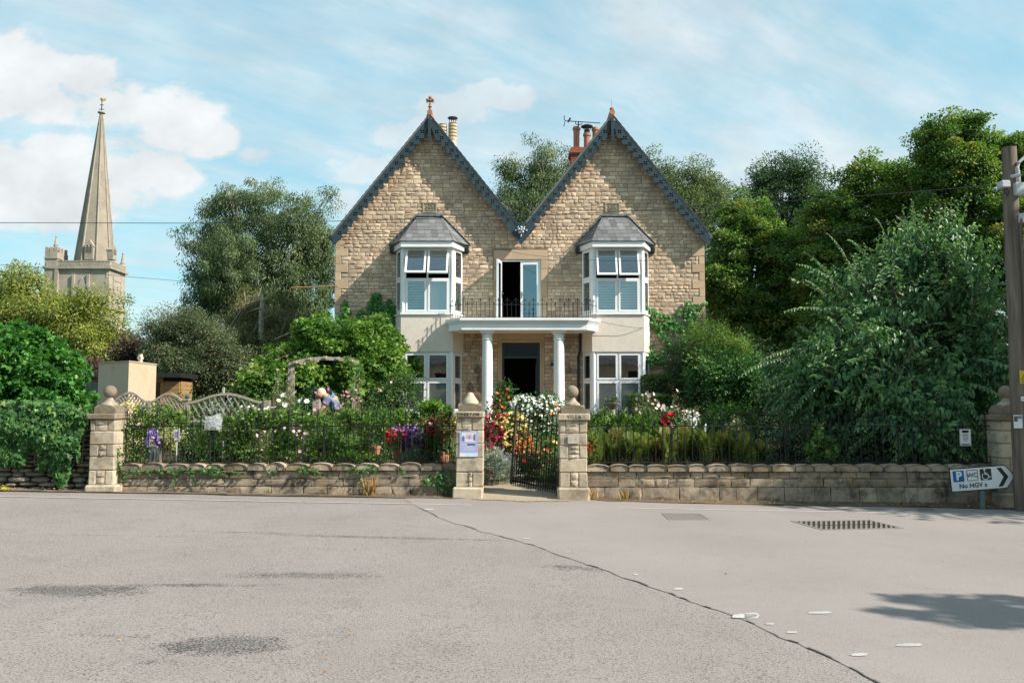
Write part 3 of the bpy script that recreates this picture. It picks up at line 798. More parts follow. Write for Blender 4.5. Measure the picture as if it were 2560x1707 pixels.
# finials
mb = MB(); a = AXs[0]; z0 = AZ + .03
mb.lathe((a, BY + .12, z0), [(.17, -.14), (.12, .06), (.06, .18), (.045, .32), (.075, .36), (.045, .40), (.04, .5)], 12)
for k in range(3):
    an = math.pi / 2 + (k - 1) * 1.45; mb.ball((a + .095 * math.cos(an), BY + .12, z0 + .60 + .10 * math.sin(an)), .062, 8, 6)
for sx in (-1, 1): mb.tube([(a, BY + .12, z0 + .55), (a + sx * .10, BY + .12, z0 + .56), (a + sx * .125, BY + .12, z0 + .50)], [.03, .03, .02], 6)
mb.ball((a, BY + .12, z0 + .59), .06, 8, 6)
mb.build('finial', M_finial, house, smooth=True)
mb = MB(); a = AXs[1]
mb.lathe((a, BY + .12, z0), [(.19, -.2), (.12, .02), (.065, .14), (.05, .24), (.075, .25), (.075, .31), (.05, .33)], 12); mb.tube([(a, BY + .12, z0 + .3), (a - .01, BY + .12, z0 + .62)], .006, 5)
mb.build('finial', M_finial, house, smooth=True)
# eaves gutters at both outer ends
mb = MB(); mb.tube([(XL - .13, BY - .05, EAVE - .07), (XL - .13, HY + 9, EAVE - .07)], .075, 10); mb.build('gutter', M_black, house, smooth=True)
mb = MB(); mb.tube([(XR + .15, BY + .0, EAVE - .04), (XR + .15, HY + 9, EAVE - .04)], .065, 10); mb.build('gutter', M_galv, house, smooth=True)

# ---------------------------------------------------------------- bay windows
class Face:
    def __init__(s, p0, p1):
        s.p0 = Vector((*p0, 0)); d = Vector((*p1, 0)) - s.p0; s.L = d.length; s.d = d.normalized(); s.n = Vector((s.d.y, -s.d.x, 0))
    def at(s, u, z, o): return s.p0 + s.d * u + s.n * o + Vector((0, 0, z))
    def box(s, mb, u0, u1, z0, z1, o0, o1, tilt=None):
        a = [s.at(u0, z0, o0), s.at(u1, z0, o0), s.at(u1, z0, o1), s.at(u0, z0, o1)]; b = [s.at(u0, z1, o0), s.at(u1, z1, o0), s.at(u1, z1, o1), s.at(u0, z1, o1)]
        if tilt:
            zt, an = tilt; M = Matrix.Translation(s.at(0, zt, 0)) @ Matrix.Rotation(-an, 4, s.d) @ Matrix.Translation(-s.at(0, zt, 0))
            a = [M @ v for v in a]; b = [M @ v for v in b]
        mb.hexa(a, b)
def window(fc, z0, z1, u0, u1, cols, zt, kinds, tilts=None, parent=house):
    """a framed window of cols x 2 lights; kinds[row][col] says what hangs behind the pane"""
    fw = .05; mb = MB()
    us = [u0 + (u1 - u0) * i / cols for i in range(cols + 1)]
    fc.box(mb, u0, u1, z1 - fw, z1, -.07, .0); fc.box(mb, u0, u1, z0, z0 + fw, -.07, .0)
    fc.box(mb, u0, u0 + fw, z0 + fw, z1 - fw, -.07, 0); fc.box(mb, u1 - fw, u1, z0 + fw, z1 - fw, -.07, 0)
    fc.box(mb, u0 + fw, u1 - fw, zt - fw / 2, zt + fw / 2, -.068, -.002)
    for u in us[1:-1]:
        fc.box(mb, u - fw / 2, u + fw / 2, z0 + fw, zt - fw / 2, -.067, -.003); fc.box(mb, u - fw / 2, u + fw / 2, zt + fw / 2, z1 - fw, -.067, -.003)
    wn = mb.build('window', M_upvc, parent)
    for r, (za, zb) in enumerate(((z0 + fw, zt - fw / 2), (zt + fw / 2, z1 - fw))):
        for c in range(cols):
            ua, ub = us[c] + (fw if c == 0 else fw / 2), us[c + 1] - (fw if c == cols - 1 else fw / 2)
            g = .006; ua += g; ub -= g; a, b = za + g, zb - g
            tl = (b, tilts[r][c]) if tilts and tilts[r][c] else None; s_ = .062; o0, o1 = -.05, .018
            mb = MB()
            fc.box(mb, ua, ub, a, a + s_, o0, o1, tl); fc.box(mb, ua, ub, b - s_, b, o0, o1, tl); fc.box(mb, ua, ua + s_, a + s_, b - s_, o0, o1, tl); fc.box(mb, ub - s_, ub, a + s_, b - s_, o0, o1, tl)
            mb.build('sash', M_upvc, wn)
            mb = MB(); fc.box(mb, ua + s_, ub - s_, a + s_, b - s_, -.022, -.012, tl); mb.build('pane', M_glass, wn)
            kd = kinds[r][c]
            if kd.startswith('shutter'):
                oo = -.085; st = .035
                mb = MB(); top = b + .02
                fc.box(mb, ua, ua + st, a, top, oo - .03, oo); fc.box(mb, ub - st, ub, a, top, oo - .03, oo); fc.box(mb, ua + st, ub - st, a, a + .05, oo - .03, oo); fc.box(mb, ua + st, ub - st, top - .07, top, oo - .03, oo)
                mb.build('shutter', M_blind, wn)
                n = 11 if kd != 'shutter_shut' else 14; hh = (top - .07 - a - .05) / n
                src = None; tilt_ = .55 if kd == 'shutter_open' else (1.05 if kd == 'shutter' else 1.35)
                for k in range(n):
                    zc = a + .05 + hh * (k + .5); cc = fc.at((ua + ub) / 2, zc, oo - .02)
                    if src is None:
                        m_ = MB(); hd = .042; th_ = .006
                        dv = fc.n * math.cos(tilt_) * hd - Vector((0, 0, 1)) * math.sin(tilt_) * hd
                        up = (fc.n * math.sin(tilt_) + Vector((0, 0, 1)) * math.cos(tilt_)) * th_
                        e0, e1 = fc.d * (-(ub - ua) / 2 + st), fc.d * ((ub - ua) / 2 - st)
                        m_.hexa([cc + e0 + dv - up, cc + e1 + dv - up, cc + e1 - dv - up, cc + e0 - dv - up], [cc + e0 + dv + up, cc + e1 + dv + up, cc + e1 - dv + up, cc + e0 - dv + up])
                        src = m_.build('slat', M_blind, wn); c0 = WL[src] - cc
                    else: share('slat', src, wn, tuple(cc + c0))
            elif kd.startswith('roller'):
                fr, mm = {'roller': (.27, M_blind), 'roller_long': (.80, M_blind), 'roller_blue': (.22, M_blue), 'roller_beige': (.2, M_beige)}[kd]
                mb = MB(); zz = b + .03 - (b - a) * fr
                k = 0; z_ = b + .03
                while z_ > zz: fc.box(mb, ua - .01, ub + .01, max(zz, z_ - .075), z_, -.16 - .008 * (k % 2), -.14 - .008 * (k % 2)); z_ -= .075; k += 1
                mb.build('blind', mm, wn)
    return wn
D = .73; YF = HY - D; HF, HB = .882, 1.19
ZU0, ZU1, ZL0, ZL1 = WZ(1065, 783, YF), WZ(1065, 619, YF), WZ(1065, 1031, YF), WZ(1065, 879.5, YF)
zut, zlt = WZ(1065, 697, YF), WZ(1065, 951, YF)
def bay(cx, left):
    P = [(cx - HB, HY), (cx - HF, YF), (cx + HF, YF), (cx + HB, HY)]
    fs = [Face(P[0], P[1]), Face(P[1], P[2]), Face(P[2], P[3])]
    def band(name, z0, z1, off, mat, oin=.12, part=None):
        mb = MB()
        # closed ring of the canted plan, as one solid with mitred corners
        def plan(o):
            k = o * .45
            return [(cx - HB - o * 1.08, HY + .02), (cx - HF - k, YF - o), (cx + HF + k, YF - o), (cx + HB + o * 1.08, HY + .02)]
        A, B = plan(off), plan(-oin)
        for i in range(3):
            mb.hexa([(*A[i], z0), (*A[i + 1], z0), (*B[i + 1], z0), (*B[i], z0)], [(*A[i], z1), (*A[i + 1], z1), (*B[i + 1], z1), (*B[i], z1)])
        return mb.build(name, mat, part or house)
    band('bay_plinth', ZB, ZL0 - .06, .02, M_ashlar); band('sill', ZL0 - .06, ZL0, .06, M_upvc)
    band('render_panel', ZL1 + .004, ZU0 - .052, .05, M_render); band('sill', ZU0 - .05, ZU0 - .002, .10, M_upvc)
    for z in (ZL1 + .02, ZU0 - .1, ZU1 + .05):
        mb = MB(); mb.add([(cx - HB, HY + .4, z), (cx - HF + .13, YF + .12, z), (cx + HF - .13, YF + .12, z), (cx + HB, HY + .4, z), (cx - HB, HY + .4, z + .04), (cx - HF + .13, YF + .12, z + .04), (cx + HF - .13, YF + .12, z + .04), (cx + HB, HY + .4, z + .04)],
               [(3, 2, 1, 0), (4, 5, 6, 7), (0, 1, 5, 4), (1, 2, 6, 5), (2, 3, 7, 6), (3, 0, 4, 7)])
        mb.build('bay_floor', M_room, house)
    for (z0, z1, zt, up) in ((ZL0, ZL1, zlt, False), (ZU0, ZU1, zut, True)):
        for px in (P[1], P[2]):                    # corner posts
            mb = MB(); mb.lathe((px[0] + (.03 if px[0] < cx else -.03), px[1] + .05, 0), [(.085, z0), (.085, z1)], 8); mb.build('corner_post', M_upvc, house)
        ti = .5 if left else .36
        if up:
            kf = [['shutter_open' if left else 'shutter', 'shutter_shut' if left else 'shutter'], ['roller', 'roller']]; tl = [[0, 0], [ti, ti * .94]]
            ks = [['shutter'], ['roller']]
        else:
            kf = [['shutter', 'shutter_shut'], ['roller_blue', 'roller_blue'] if left else ['roller_beige', 'roller_beige']]; tl = None
            ks = [['shutter_shut'], ['none']]
        window(fs[1], z0, z1, .085, fs[1].L - .085, 2, zt, kf, tl)
        window(fs[0], z0, z1, .03, fs[0].L - .07, 1, zt, ks); window(fs[2], z0, z1, .07, fs[2].L - .03, 1, zt, ks)
    # fascia, soffit and hipped slate roof
    zf0, zf1 = WZ(1065, 617, HY - 1.04), WZ(1065, 604, HY - 1.04)
    FP = [(cx - 1.30, HY + .02), (cx - .90, HY - 1.04), (cx + .90, HY - 1.04), (cx + 1.30, HY + .02)]
    IP = [(cx - 1.26, HY + .02), (cx - .875, HY - 1.0), (cx + .875, HY - 1.0), (cx + 1.26, HY + .02)]
    mb = MB()
    for i in range(3): mb.hexa([(*FP[i], zf0), (*FP[i + 1], zf0), (*IP[i + 1], zf0), (*IP[i], zf0)], [(*FP[i], zf1), (*FP[i + 1], zf1), (*IP[i + 1], zf1), (*IP[i], zf1)])
    mb.add([(*IP[i], zf0 + .02) for i in range(4)] + [(*IP[i], zf0 + .045) for i in range(4)], [(3, 2, 1, 0), (4, 5, 6, 7), (0, 1, 5, 4), (1, 2, 6, 5), (2, 3, 7, 6), (3, 0, 4, 7)])
    mb.build('fascia', M_upvc, house)
    for sg in (-1, 1):                             # gutter stubs at the wall
        mb = MB(); mb.box(cx + sg * 1.36 - .05, cx + sg * 1.36 + .05, HY - .16, HY + .02, zf0 - .02, zf1 - .03); mb.box(cx + sg * 1.30 - .09, cx + sg * 1.30 + .09, HY - .1, HY + .02, zf0 - .08, zf0 - .021); mb.build('gutter', M_black, house)
    zr, ze = WZ(1075, 541, HY), zf1 + .01
    R_ = [(cx - .42, HY, zr), (cx + .42, HY, zr)]; E_ = [(cx - 1.46, HY, ze + .03), (cx - .93, HY - 1.08, ze), (cx + .93, HY - 1.08, ze), (cx + 1.46, HY, ze + .03)]
    mb = MB()
    mb.add([R_[0], R_[1], E_[0], E_[1], E_[2], E_[3], (cx - 1.4, HY + .05, ze), (cx + 1.4, HY + .05, ze), (cx - .4, HY + .05, zr), (cx + .4, HY + .05, zr)],
           [(0, 3, 4, 1), (0, 2, 3), (1, 4, 5), (2, 6, 7, 5, 4, 3), (0, 8, 6, 2), (1, 5, 7, 9), (0, 1, 9, 8), (6, 8, 9, 7)])
    br = mb.build('bay_roof', M_slate, house)
    def slates(bl, brr, tr, tl, rows):
        bl, brr, tr, tl = map(Vector, (bl, brr, tr, tl)); n = (brr - bl).cross(tl - bl).normalized()
        if n.z < 0: n = -n
        for r in range(rows):
            v0, v1 = r / rows, min(1.0, (r + 1.25) / rows)
            a0, b0 = bl.lerp(tl, v0), brr.lerp(tr, v0); a1, b1 = bl.lerp(tl, v1), brr.lerp(tr, v1)
            Lr = (b0 - a0).length; u = -(.11 if r % 2 else 0) * 1.0; wS = .225
            while u < Lr:
                f0, f1 = max(0, u / Lr), min(1, (u + wS - .006) / Lr); u += wS
                if f1 - f0 < .02 and Lr > .1: continue
                # trim the sloping sides to the hips
                p = [a0.lerp(b0, f0), a0.lerp(b0, f1)]
                L1 = (b1 - a1).length
                def proj(q):
                    s_ = (q - a1).dot((b1 - a1).normalized()) / max(L1, 1e-6)
                    return a1.lerp(b1, min(1, max(0, s_)))
                q = [proj(p[0]), proj(p[1])]
                if (q[1] - q[0]).length < .01 and (p[1] - p[0]).length < .03: continue
                lift = rnd.uniform(.014, .022)
                m_ = MB(); m_.tone = rnd.uniform(.15, .85)
                m_.hexa([p[0] + n * .004, p[1] + n * .004, q[1] + n * .002, q[0] + n * .002], [p[0] + n * lift, p[1] + n * lift, q[1] + n * .008, q[0] + n * .008])
                m_.build('slate', M_slate, br)
    slates(E_[1], E_[2], R_[1], R_[0], 7); slates(E_[0], E_[1], Vector(R_[0]) - Vector((0, .01, 0)), R_[0], 7); slates(E_[2], E_[3], R_[1], Vector(R_[1]) - Vector((0, .01, 0)), 7)
    mb = MB()                                      # lead dressed along the wall and hips
    for sg in (-1, 1):
        a, b = Vector(R_[0] if sg < 0 else R_[1]), Vector(E_[0] if sg < 0 else E_[3])
        pr = a + Vector((0, -.07, .05))
        for k in range(7):
            p, q = a.lerp(b, k / 7), a.lerp(b, (k + 1.06) / 7); mb.obox(p + Vector((0, -.05, .045 + .006 * (k % 2))), q + Vector((0, -.05, .045 + .006 * (k % 2))), (0, 0, 1), .15, .025)
    mb.box(cx - .48, cx + .48, HY - .1, HY + .02, zr - .01, zr + .07)
    mb.build('flashing', M_lead, br)
bay(BAYS[0], True); bay(BAYS[1], False)

# ---------------------------------------------------------------- french door on the balcony
mb = MB(); x0, x1, zt = fd[0] + .004, fd[1] - .004, fd[3] + .0
for x in (x0, x1 - .05): mb.box(x, x + .05, HY + .02, HY + .09, FL1 - .1, zt)
mb.box(x0 + .05, x1 - .05, HY + .02, HY + .09, zt - .05, zt); mb.box(x0 + .05, x1 - .05, HY + .02, HY + .12, FL1 - .1, FL1 - .04)
fdoor = mb.build('french_door', M_upvc, house)
def leaf(fc, L):
    mb = MB(); z0, z1 = FL1 - .035, zt - .06; s_ = .085
    fc.box(mb, 0, L, z1 - .1, z1, -.03, .03); fc.box(mb, 0, L, z0, z0 + .12, -.03, .03); fc.box(mb, 0, s_, z0 + .12, z1 - .1, -.03, .03); fc.box(mb, L - s_, L, z0 + .12, z1 - .1, -.03, .03)
    lf = mb.build('door_leaf', M_upvc, fdoor)
    mb = MB(); fc.box(mb, s_, L - s_, z0 + .12, z1 - .1, -.008, .008); mb.build('pane', M_glass_d, fdoor)
    mb = MB(); u = .045 if fc.d.x > .5 else L - .045
    fc.box(mb, u - .02, u + .02, z0 + .85, z0 + 1.1, .03, .04); fc.box(mb, u - .01, u + .13, z0 + 1.02, z0 + 1.045, .05, .07); fc.box(mb, u - .012, u + .012, z0 + 1.02, z0 + 1.045, .04, .07)
    mb.build('handle', M_steel, fdoor)
mid = (x0 + x1) / 2
leaf(Face((mid + .005, HY + .055), (x1 - .055, HY + .045)), x1 - .06 - mid)
leaf(Face((x0 - .10, HY - .62), (x0 + .04, HY + .0)), .62)
mb = MB(); mb.box(mid + .06, x1 - .02, HY + .35, HY + .37, FL1 - .1, zt); mb.build('sky_reflection_panel', M_blue, fdoor)  # blue sheet stands in for the sky mirrored in the door pane

# ---------------------------------------------------------------- porch
yf = HY - 1.54
sxl, sxr = WX(1153.6, 810, yf), WX(1468.6, 810, yf)
exl, exr = WX(1121.5, 810, yf + .56), WX(1494, 810, yf + .56)
def slab(e): return [(exl + .34, HY + .01), (exl - e, yf + .58), (sxl - e * .4, yf - e), (sxr + e * .4, yf - e), (exr + e, yf + .58), (exr - .34, HY + .01)]
def extrude_plan(mb, poly, z0, z1):
    n = len(poly); mb.add([(x, y, z0) for x, y in poly] + [(x, y, z1) for x, y in poly], [tuple(range(n - 1, -1, -1)), tuple(range(n, 2 * n))] + [(i, (i + 1) % n, n + (i + 1) % n, n + i) for i in range(n)])
mb = MB(); extrude_plan(mb, slab(0), SP_B, SP_B + .215); mb.build('porch_slab', M_paint, house)
for (e, a, b) in ((.03, .217, .247), (.055, .249, .285), (.09, .287, .312), (.115, .314, .40)):
    mb = MB(); extrude_plan(mb, slab(e), SP_B + a, SP_B + b); mb.build('cornice', M_paint, house)
for px in (1218.3, 1397.4):
    x = WX(px, 900, yf + .32); c = (x, yf + .32, 0); mb = MB()
    mb.lathe(c, [(.205, 1.15), (.205, 1.25), (.19, 1.30), (.182, 1.34), (.186, 2.2), (.180, 3.2), (.172, SP_B - .33), (.195, SP_B - .31), (.195, SP_B - .275), (.172, SP_B - .26), (.172, SP_B - .15), (.19, SP_B - .13), (.225, SP_B - .085), (.235, SP_B - .08)], 28)
    cl = mb.build('column', M_paint, house, smooth=True)
    mb = MB(); mb.box(x - .25, x + .25, yf + .07, yf + .57, SP_B - .08, SP_B - .003); mb.build('capital', M_paint, cl)
    mb = MB(); mb.box(x - .25, x + .25, yf + .07, yf + .57, .8, 1.15); mb.build('base', M_paint, cl)

# wrought iron work used on the balcony, the fences and the gate
def scroll_bar(mb, x, y, z0, zr, ztop, r=.008, scroll=True, sc=1.0):
    mb.tube([(x, y, z0), (x, y, ztop - .07 * sc)], r, 6)
    mb.tube([(x, y, ztop - .10 * sc), (x, y, ztop - .055 * sc), (x, y, ztop)], [r * 1.1, r * 2.1, r * .3], 6)
    if scroll:
        for sg in (-1, 1):
            pts = []
            for k in range(9):
                a = math.pi - k * math.pi * 1.35 / 8
                pts.append((x + sg * (.045 + .043 * math.cos(a)) * sc, y, ztop - .115 * sc + .038 * math.sin(a) * sc))
            mb.tube(pts, r * .6, 5)
bz = SP_T + .0
rl = empty('balcony_railing', (XC, yf + .15, bz)); rl.parent = house; rl.location = Vector((XC, yf + .15, bz)) - WL[house]
ya = yf + .13; fx0, fx1 = WX(1158, 770, ya), WX(1466, 770, ya)
rz = WZ(1300, 761.1, ya); t_tall, t_short = WZ(1300, 744, ya), WZ(1300, 754.4, ya)
ends = [(exl + .05, yf + .62), (exr - .05, yf + .62)]
mb = MB(); mb.tube([(*ends[0], rz), (fx0, ya, rz), (fx1, ya, rz), (*ends[1], rz)], .010, 6); mb.build('rail', M_iron, rl)
mb = MB(); mb.tube([(*ends[0], bz + .05), (fx0, ya, bz + .05), (fx1, ya, bz + .05), (*ends[1], bz + .05)], .008, 6); mb.build('rail', M_iron, rl)
srcs = {}
def put_bar(parent, key, x, y, make):
    if key not in srcs:
        mb = MB(); make(mb); o = mb.build('bar', M_iron, parent, loc=(x, y, rz)); srcs[key] = (o, x, y)
    else: share('bar', srcs[key][0], parent, (x, y, WL[srcs[key][0]].z))
n = 28
for k in range(n + 1):
    x = fx0 + (fx1 - fx0) * k / n; tall = k % 2 == 0
    put_bar(rl, 'bt' if tall else 'bs', x, ya, lambda mb: scroll_bar(mb, x, ya, bz, rz, t_tall if tall else t_short, .009, tall))
for (e, f) in ((ends[0], fx0), (ends[1], fx1)):
    for k in range(5):
        x, y = e[0] + (f - e[0]) * k / 5, e[1] + (ya - e[1]) * k / 5; tall = k % 2 == 1
        put_bar(rl, 'bt' if tall else 'bs', x, y, None)

# small fittings on the front
mb = MB(); x = WX(1450, 900, HY - .07); zA = SP_B; y = HY - .07
mb.tube([(x, y, zA), (x, y, WZ(1450, 880, y)), (x - .06, y - .02, WZ(1450, 890, y)), (x - .06, y - .02, 1.1)], .045, 10); mb.build('downpipe', M_black, house, smooth=True)
mb = MB(); pts = []
for (px, py) in ((1232, 700), (1234, 660), (1232, 625), (1228, 618), (1230, 616), (1236, 618), (1300, 635), (1372, 643), (1500, 650)): pts.append((WX(px, py, HY - .06), HY - .06, WZ(px, py, HY - .06)))
mb.tube(pts[:5], .007, 5); mb.build('conduit', M_black, house)
mb = MB(); mb.tube([(WX(728, 720, HY - .1), HY - .1, WZ(728, 719, HY - .1)), (WX(780, 718, HY - .1), HY - .1, WZ(780, 717.5, HY - .1)), (XL + .1, HY - .1, WZ(840, 715, HY - .1))], .028, 8); mb.build('cable_sleeve', M_tan, house, smooth=True)
mb = MB(); mb.box(WX(1234, 1, HY), WX(1242, 1, HY), HY - .09, HY + .01, WZ(1240, 995, HY), WZ(1240, 966, HY)); mb.box(WX(1233, 1, HY), WX(1243, 1, HY), HY - .11, HY + .01, WZ(1240, 966, HY), WZ(1240, 963, HY)); mb.build('meter_box', M_galv, house)
mb = MB(); x0, x1, z0, z1 = WX(1355, 1, HY), WX(1360, 1, HY), WZ(1357, 982, HY), WZ(1357, 966, HY); mb.box(x0, x1, HY - .07, HY - .038, z0, z1)
for k in range(4): mb.box(x0 + .015, x1 - .015, HY - .085, HY - .07, z0 + .03 + k * .05, z0 + .055 + k * .05)
mb.build('entry_panel', M_galv, house)
mb = MB(); mb.box(WX(1373, 1, HY - .07), WX(1384, 1, HY - .07), HY - .09, HY - .02, WZ(1380, 914, HY - .07), WZ(1380, 907, HY - .07)); mb.build('number_plate', M_teal, house)
# chimneys
def chimney(mat, x, y, w_, z0, z1, name='chimney'):
    mb = MB(); mb.box(x - w_ / 2, x + w_ / 2, y - .45, y + .45, z0, z1 - .32); mb.box(x - w_ / 2 - .05, x + w_ / 2 + .05, y - .5, y + .5, z1 - .32, z1 - .25); mb.box(x - w_ / 2 - .09, x + w_ / 2 + .09, y - .54, y + .54, z1 - .25, z1 - .17)
    mb.box(x - w_ / 2 - .03, x + w_ / 2 + .03, y - .48, y + .48, z1 - .17, z1)
    return mb.build(name, mat, house)
cy = HY + 4.6
c1x0, c1x1 = WX(1424, 400, cy), WX(1500, 400, cy)
ch = chimney(M_brick, (c1x0 + c1x1) / 2, cy, c1x1 - c1x0 - .1, AZ - 3.2, WZ(1450, 369, cy - .4))
zt = WZ(1450, 369, cy - .4)
mb = MB()                                          # brick courses
for r in range(26):
    z = zt - .34 - (r + 1) * .075
    for k in range(8):
        xw = (c1x1 - c1x0 - .1) / 7.5; x = c1x0 + .05 + (k - (.5 if r % 2 else 0)) * xw
        a, b = max(c1x0 + .05, x + .006), min(c1x1 - .05, x + xw - .006)
        if b - a > .02: mb.tone = rnd.random(); mb.box(a, b, cy - .462, cy - .45, z + .006, z + .07)
o = mb.build('brickwork', M_brick, ch); o['kind'] = 'stuff'
for i, px in enumerate((1441.5, 1467.5, 1489)):
    x = WX(px, 350, cy); mb = MB(); hh = (.98, .72, .95)[i]
    mb.lathe((x, cy, zt), [(.15, 0), (.135, .1), (.13, hh - .16), (.165, hh - .12), (.165, hh - .05), (.14, hh)], 14); cp = mb.build('chimney_pot', M_terra, ch, smooth=True)
    if i == 1:
        mb = MB(); mb.lathe((x, cy, zt + hh), [(.12, .0), (.12, .14)], 10)
        mb.lathe((x, cy, zt + hh), [(.26, .26), (.24, .30), (.1, .36)], 14)
        for q in range(4): an = q * math.pi / 2 + .4; mb.tube([(x + .12 * math.cos(an), cy + .12 * math.sin(an), zt + hh + .1), (x + .2 * math.cos(an), cy + .2 * math.sin(an), zt + hh + .28)], .012, 5)
        mb.build('cowl', M_black, cp)
cy2 = HY + 5.2; x = WX(1131.5, 320, cy2); zc0 = WZ(1130, 385, cy2)
mb = MB(); mb.box(WX(1095, 380, cy2), WX(1150, 380, cy2), cy2 - .4, cy2 + .4, AZ - 4.0, zc0 - .0); ch2 = mb.build('chimney', M_house, house)
for i, (px, top) in enumerate(((1131.5, 309.5), (1106.5, 312))):
    x = WX(px, 320, cy2); z1 = WZ(1130, top, cy2); mb = MB(); h = z1 - zc0
    pr = [(.19, 0), (.17, .1), (.155, h - .75), (.17, h - .72)]
    for q in range(5): z = h - .68 + q * .14; pr += [(.18, z), (.185, z + .08), (.12, z + .085), (.12, z + .135)]
    mb.lathe((x, cy2, zc0), pr + [(.18, h - .0)], 14); cp = mb.build('chimney_pot', M_buff, ch2)
    if i == 0:
        mb = MB(); mb.lathe((x, cy2, z1), [(.22, .22), (.2, .26), (.05, .28)], 14)
        for q in range(4): an = q * math.pi / 2 + .4; mb.tube([(x + .12 * math.cos(an), cy2 + .12 * math.sin(an), z1 - .02), (x + .16 * math.cos(an), cy2 + .16 * math.sin(an), z1 + .23)], .014, 5)
        mb.build('cowl', M_black, cp)
# television aerial strapped to the brick chimney
ae = empty('television_aerial', (WX(1445, 330, cy), cy, zt), 'thin black television aerial above the red chimney pots', 'aerial')
x = WX(1445.5, 330, cy); zb = WZ(1445, 310, cy); mb = MB(); mb.tube([(x, cy - .17, zt - .3), (x, cy - .17, zb + .05)], .028, 7); mb.build('mast', M_black, ae)
mb = MB(); xa, xb = WX(1412, 305, cy), WX(1499, 313, cy); za, zb2 = WZ(1412, 306.5, cy), WZ(1499, 313, cy)
mb.tube([(xa, cy - .2, za), (xb, cy - .25, zb2)], .017, 6); mb.tube([(x - .13, cy - .2, za - .05), (x - .11, cy - .2, za - .14), (x, cy - .17, za - .16), (x + .13, cy - .2, za - .14), (x + .15, cy - .2, za - .08)], .018, 6); mb.build('boom', M_black, ae)
mb = MB()
for k in range(18):
    t = .1 + k * .05; px_, pz_ = xa + (xb - xa) * t, za + (zb2 - za) * t; mb.tube([(px_, cy - .37, pz_ - .05), (px_, cy - .07, pz_ + .07)], .008, 4)
mb.build('element', M_black, ae)
mb = MB()
for sg in (-1, 1): mb.tube([(xa, cy - .2, za), (xa - .05 + .0, cy - .2 , za + sg * .2)], .012, 5); mb.tube([(xa - .03, cy - .45, za + sg * .14), (xa - .03, cy + .1, za + sg * .14)], .012, 5)
mb.tube([(xa + .12, cy - .2, za - .05), (xa + .22, cy - .2, za + .12)], .04, 6)
mb.build('reflector', M_black, ae)

# ------------------------------------------------------------------ boundary walls, piers, railings, gate
r4 = random.Random(21)
M_joint = stone_mat('lime_joint', (0.27, 0.21, 0.15), (0.36, 0.29, 0.21), (0.13, 0.105, 0.08), None, 0.5, tone_amt=0)
def chamfer_block(mb, x0, x1, y0, y1, z0, z1, ch=.014, jit=.004, R=r4):
    """a squared stone with worn arrises"""
    mb.tone = min(1, max(0, R.gauss(.5, .2)))
    X, Y, Z = (x0, x1), (y0, y1), (z0, z1); vs = []; idx = {}
    for i in (0, 1):
        for j in (0, 1):
            for k in (0, 1):
                jx, jy, jz = R.uniform(-jit, jit), R.uniform(-jit, jit), R.uniform(-jit, jit)
                c = ch * R.uniform(.6, 1.7)
                for a in range(3):
                    p = [X[i] + jx, Y[j] + jy, Z[k] + jz]
                    for b, s_ in enumerate((i, j, k)):
                        if b != a: p[b] += (c if s_ == 0 else -c)
                    idx[(i, j, k, a)] = len(vs); vs.append(p)
    fs = []
    for a in range(3):
        b, c = [q for q in range(3) if q != a]
        for s_ in (0, 1):
            q = []
            for (u, v) in ((0, 0), (1, 0), (1, 1), (0, 1)):
                ijk = [0, 0, 0]; ijk[a] = s_; ijk[b] = u; ijk[c] = v; q.append(idx[(*ijk, a)])
            fs.append(tuple(q))
    for a in range(3):                             # bevels along axis a
        b, c = [q for q in range(3) if q != a]
        for u in (0, 1):
            for v in (0, 1):
                e = []
                for s_ in (0, 1):
                    ijk = [0, 0, 0]; ijk[a] = s_; ijk[b] = u; ijk[c] = v; e.append((idx[(*ijk, b)], idx[(*ijk, c)]))
                fs.append((e[0][0], e[1][0], e[1][1], e[0][1]))
    for i in (0, 1):
        for j in (0, 1):
            for k in (0, 1): fs.append((idx[(i, j, k, 0)], idx[(i, j, k, 1)], idx[(i, j, k, 2)]))
    mb.add(vs, fs)
PY = WY - .22; PD = .52
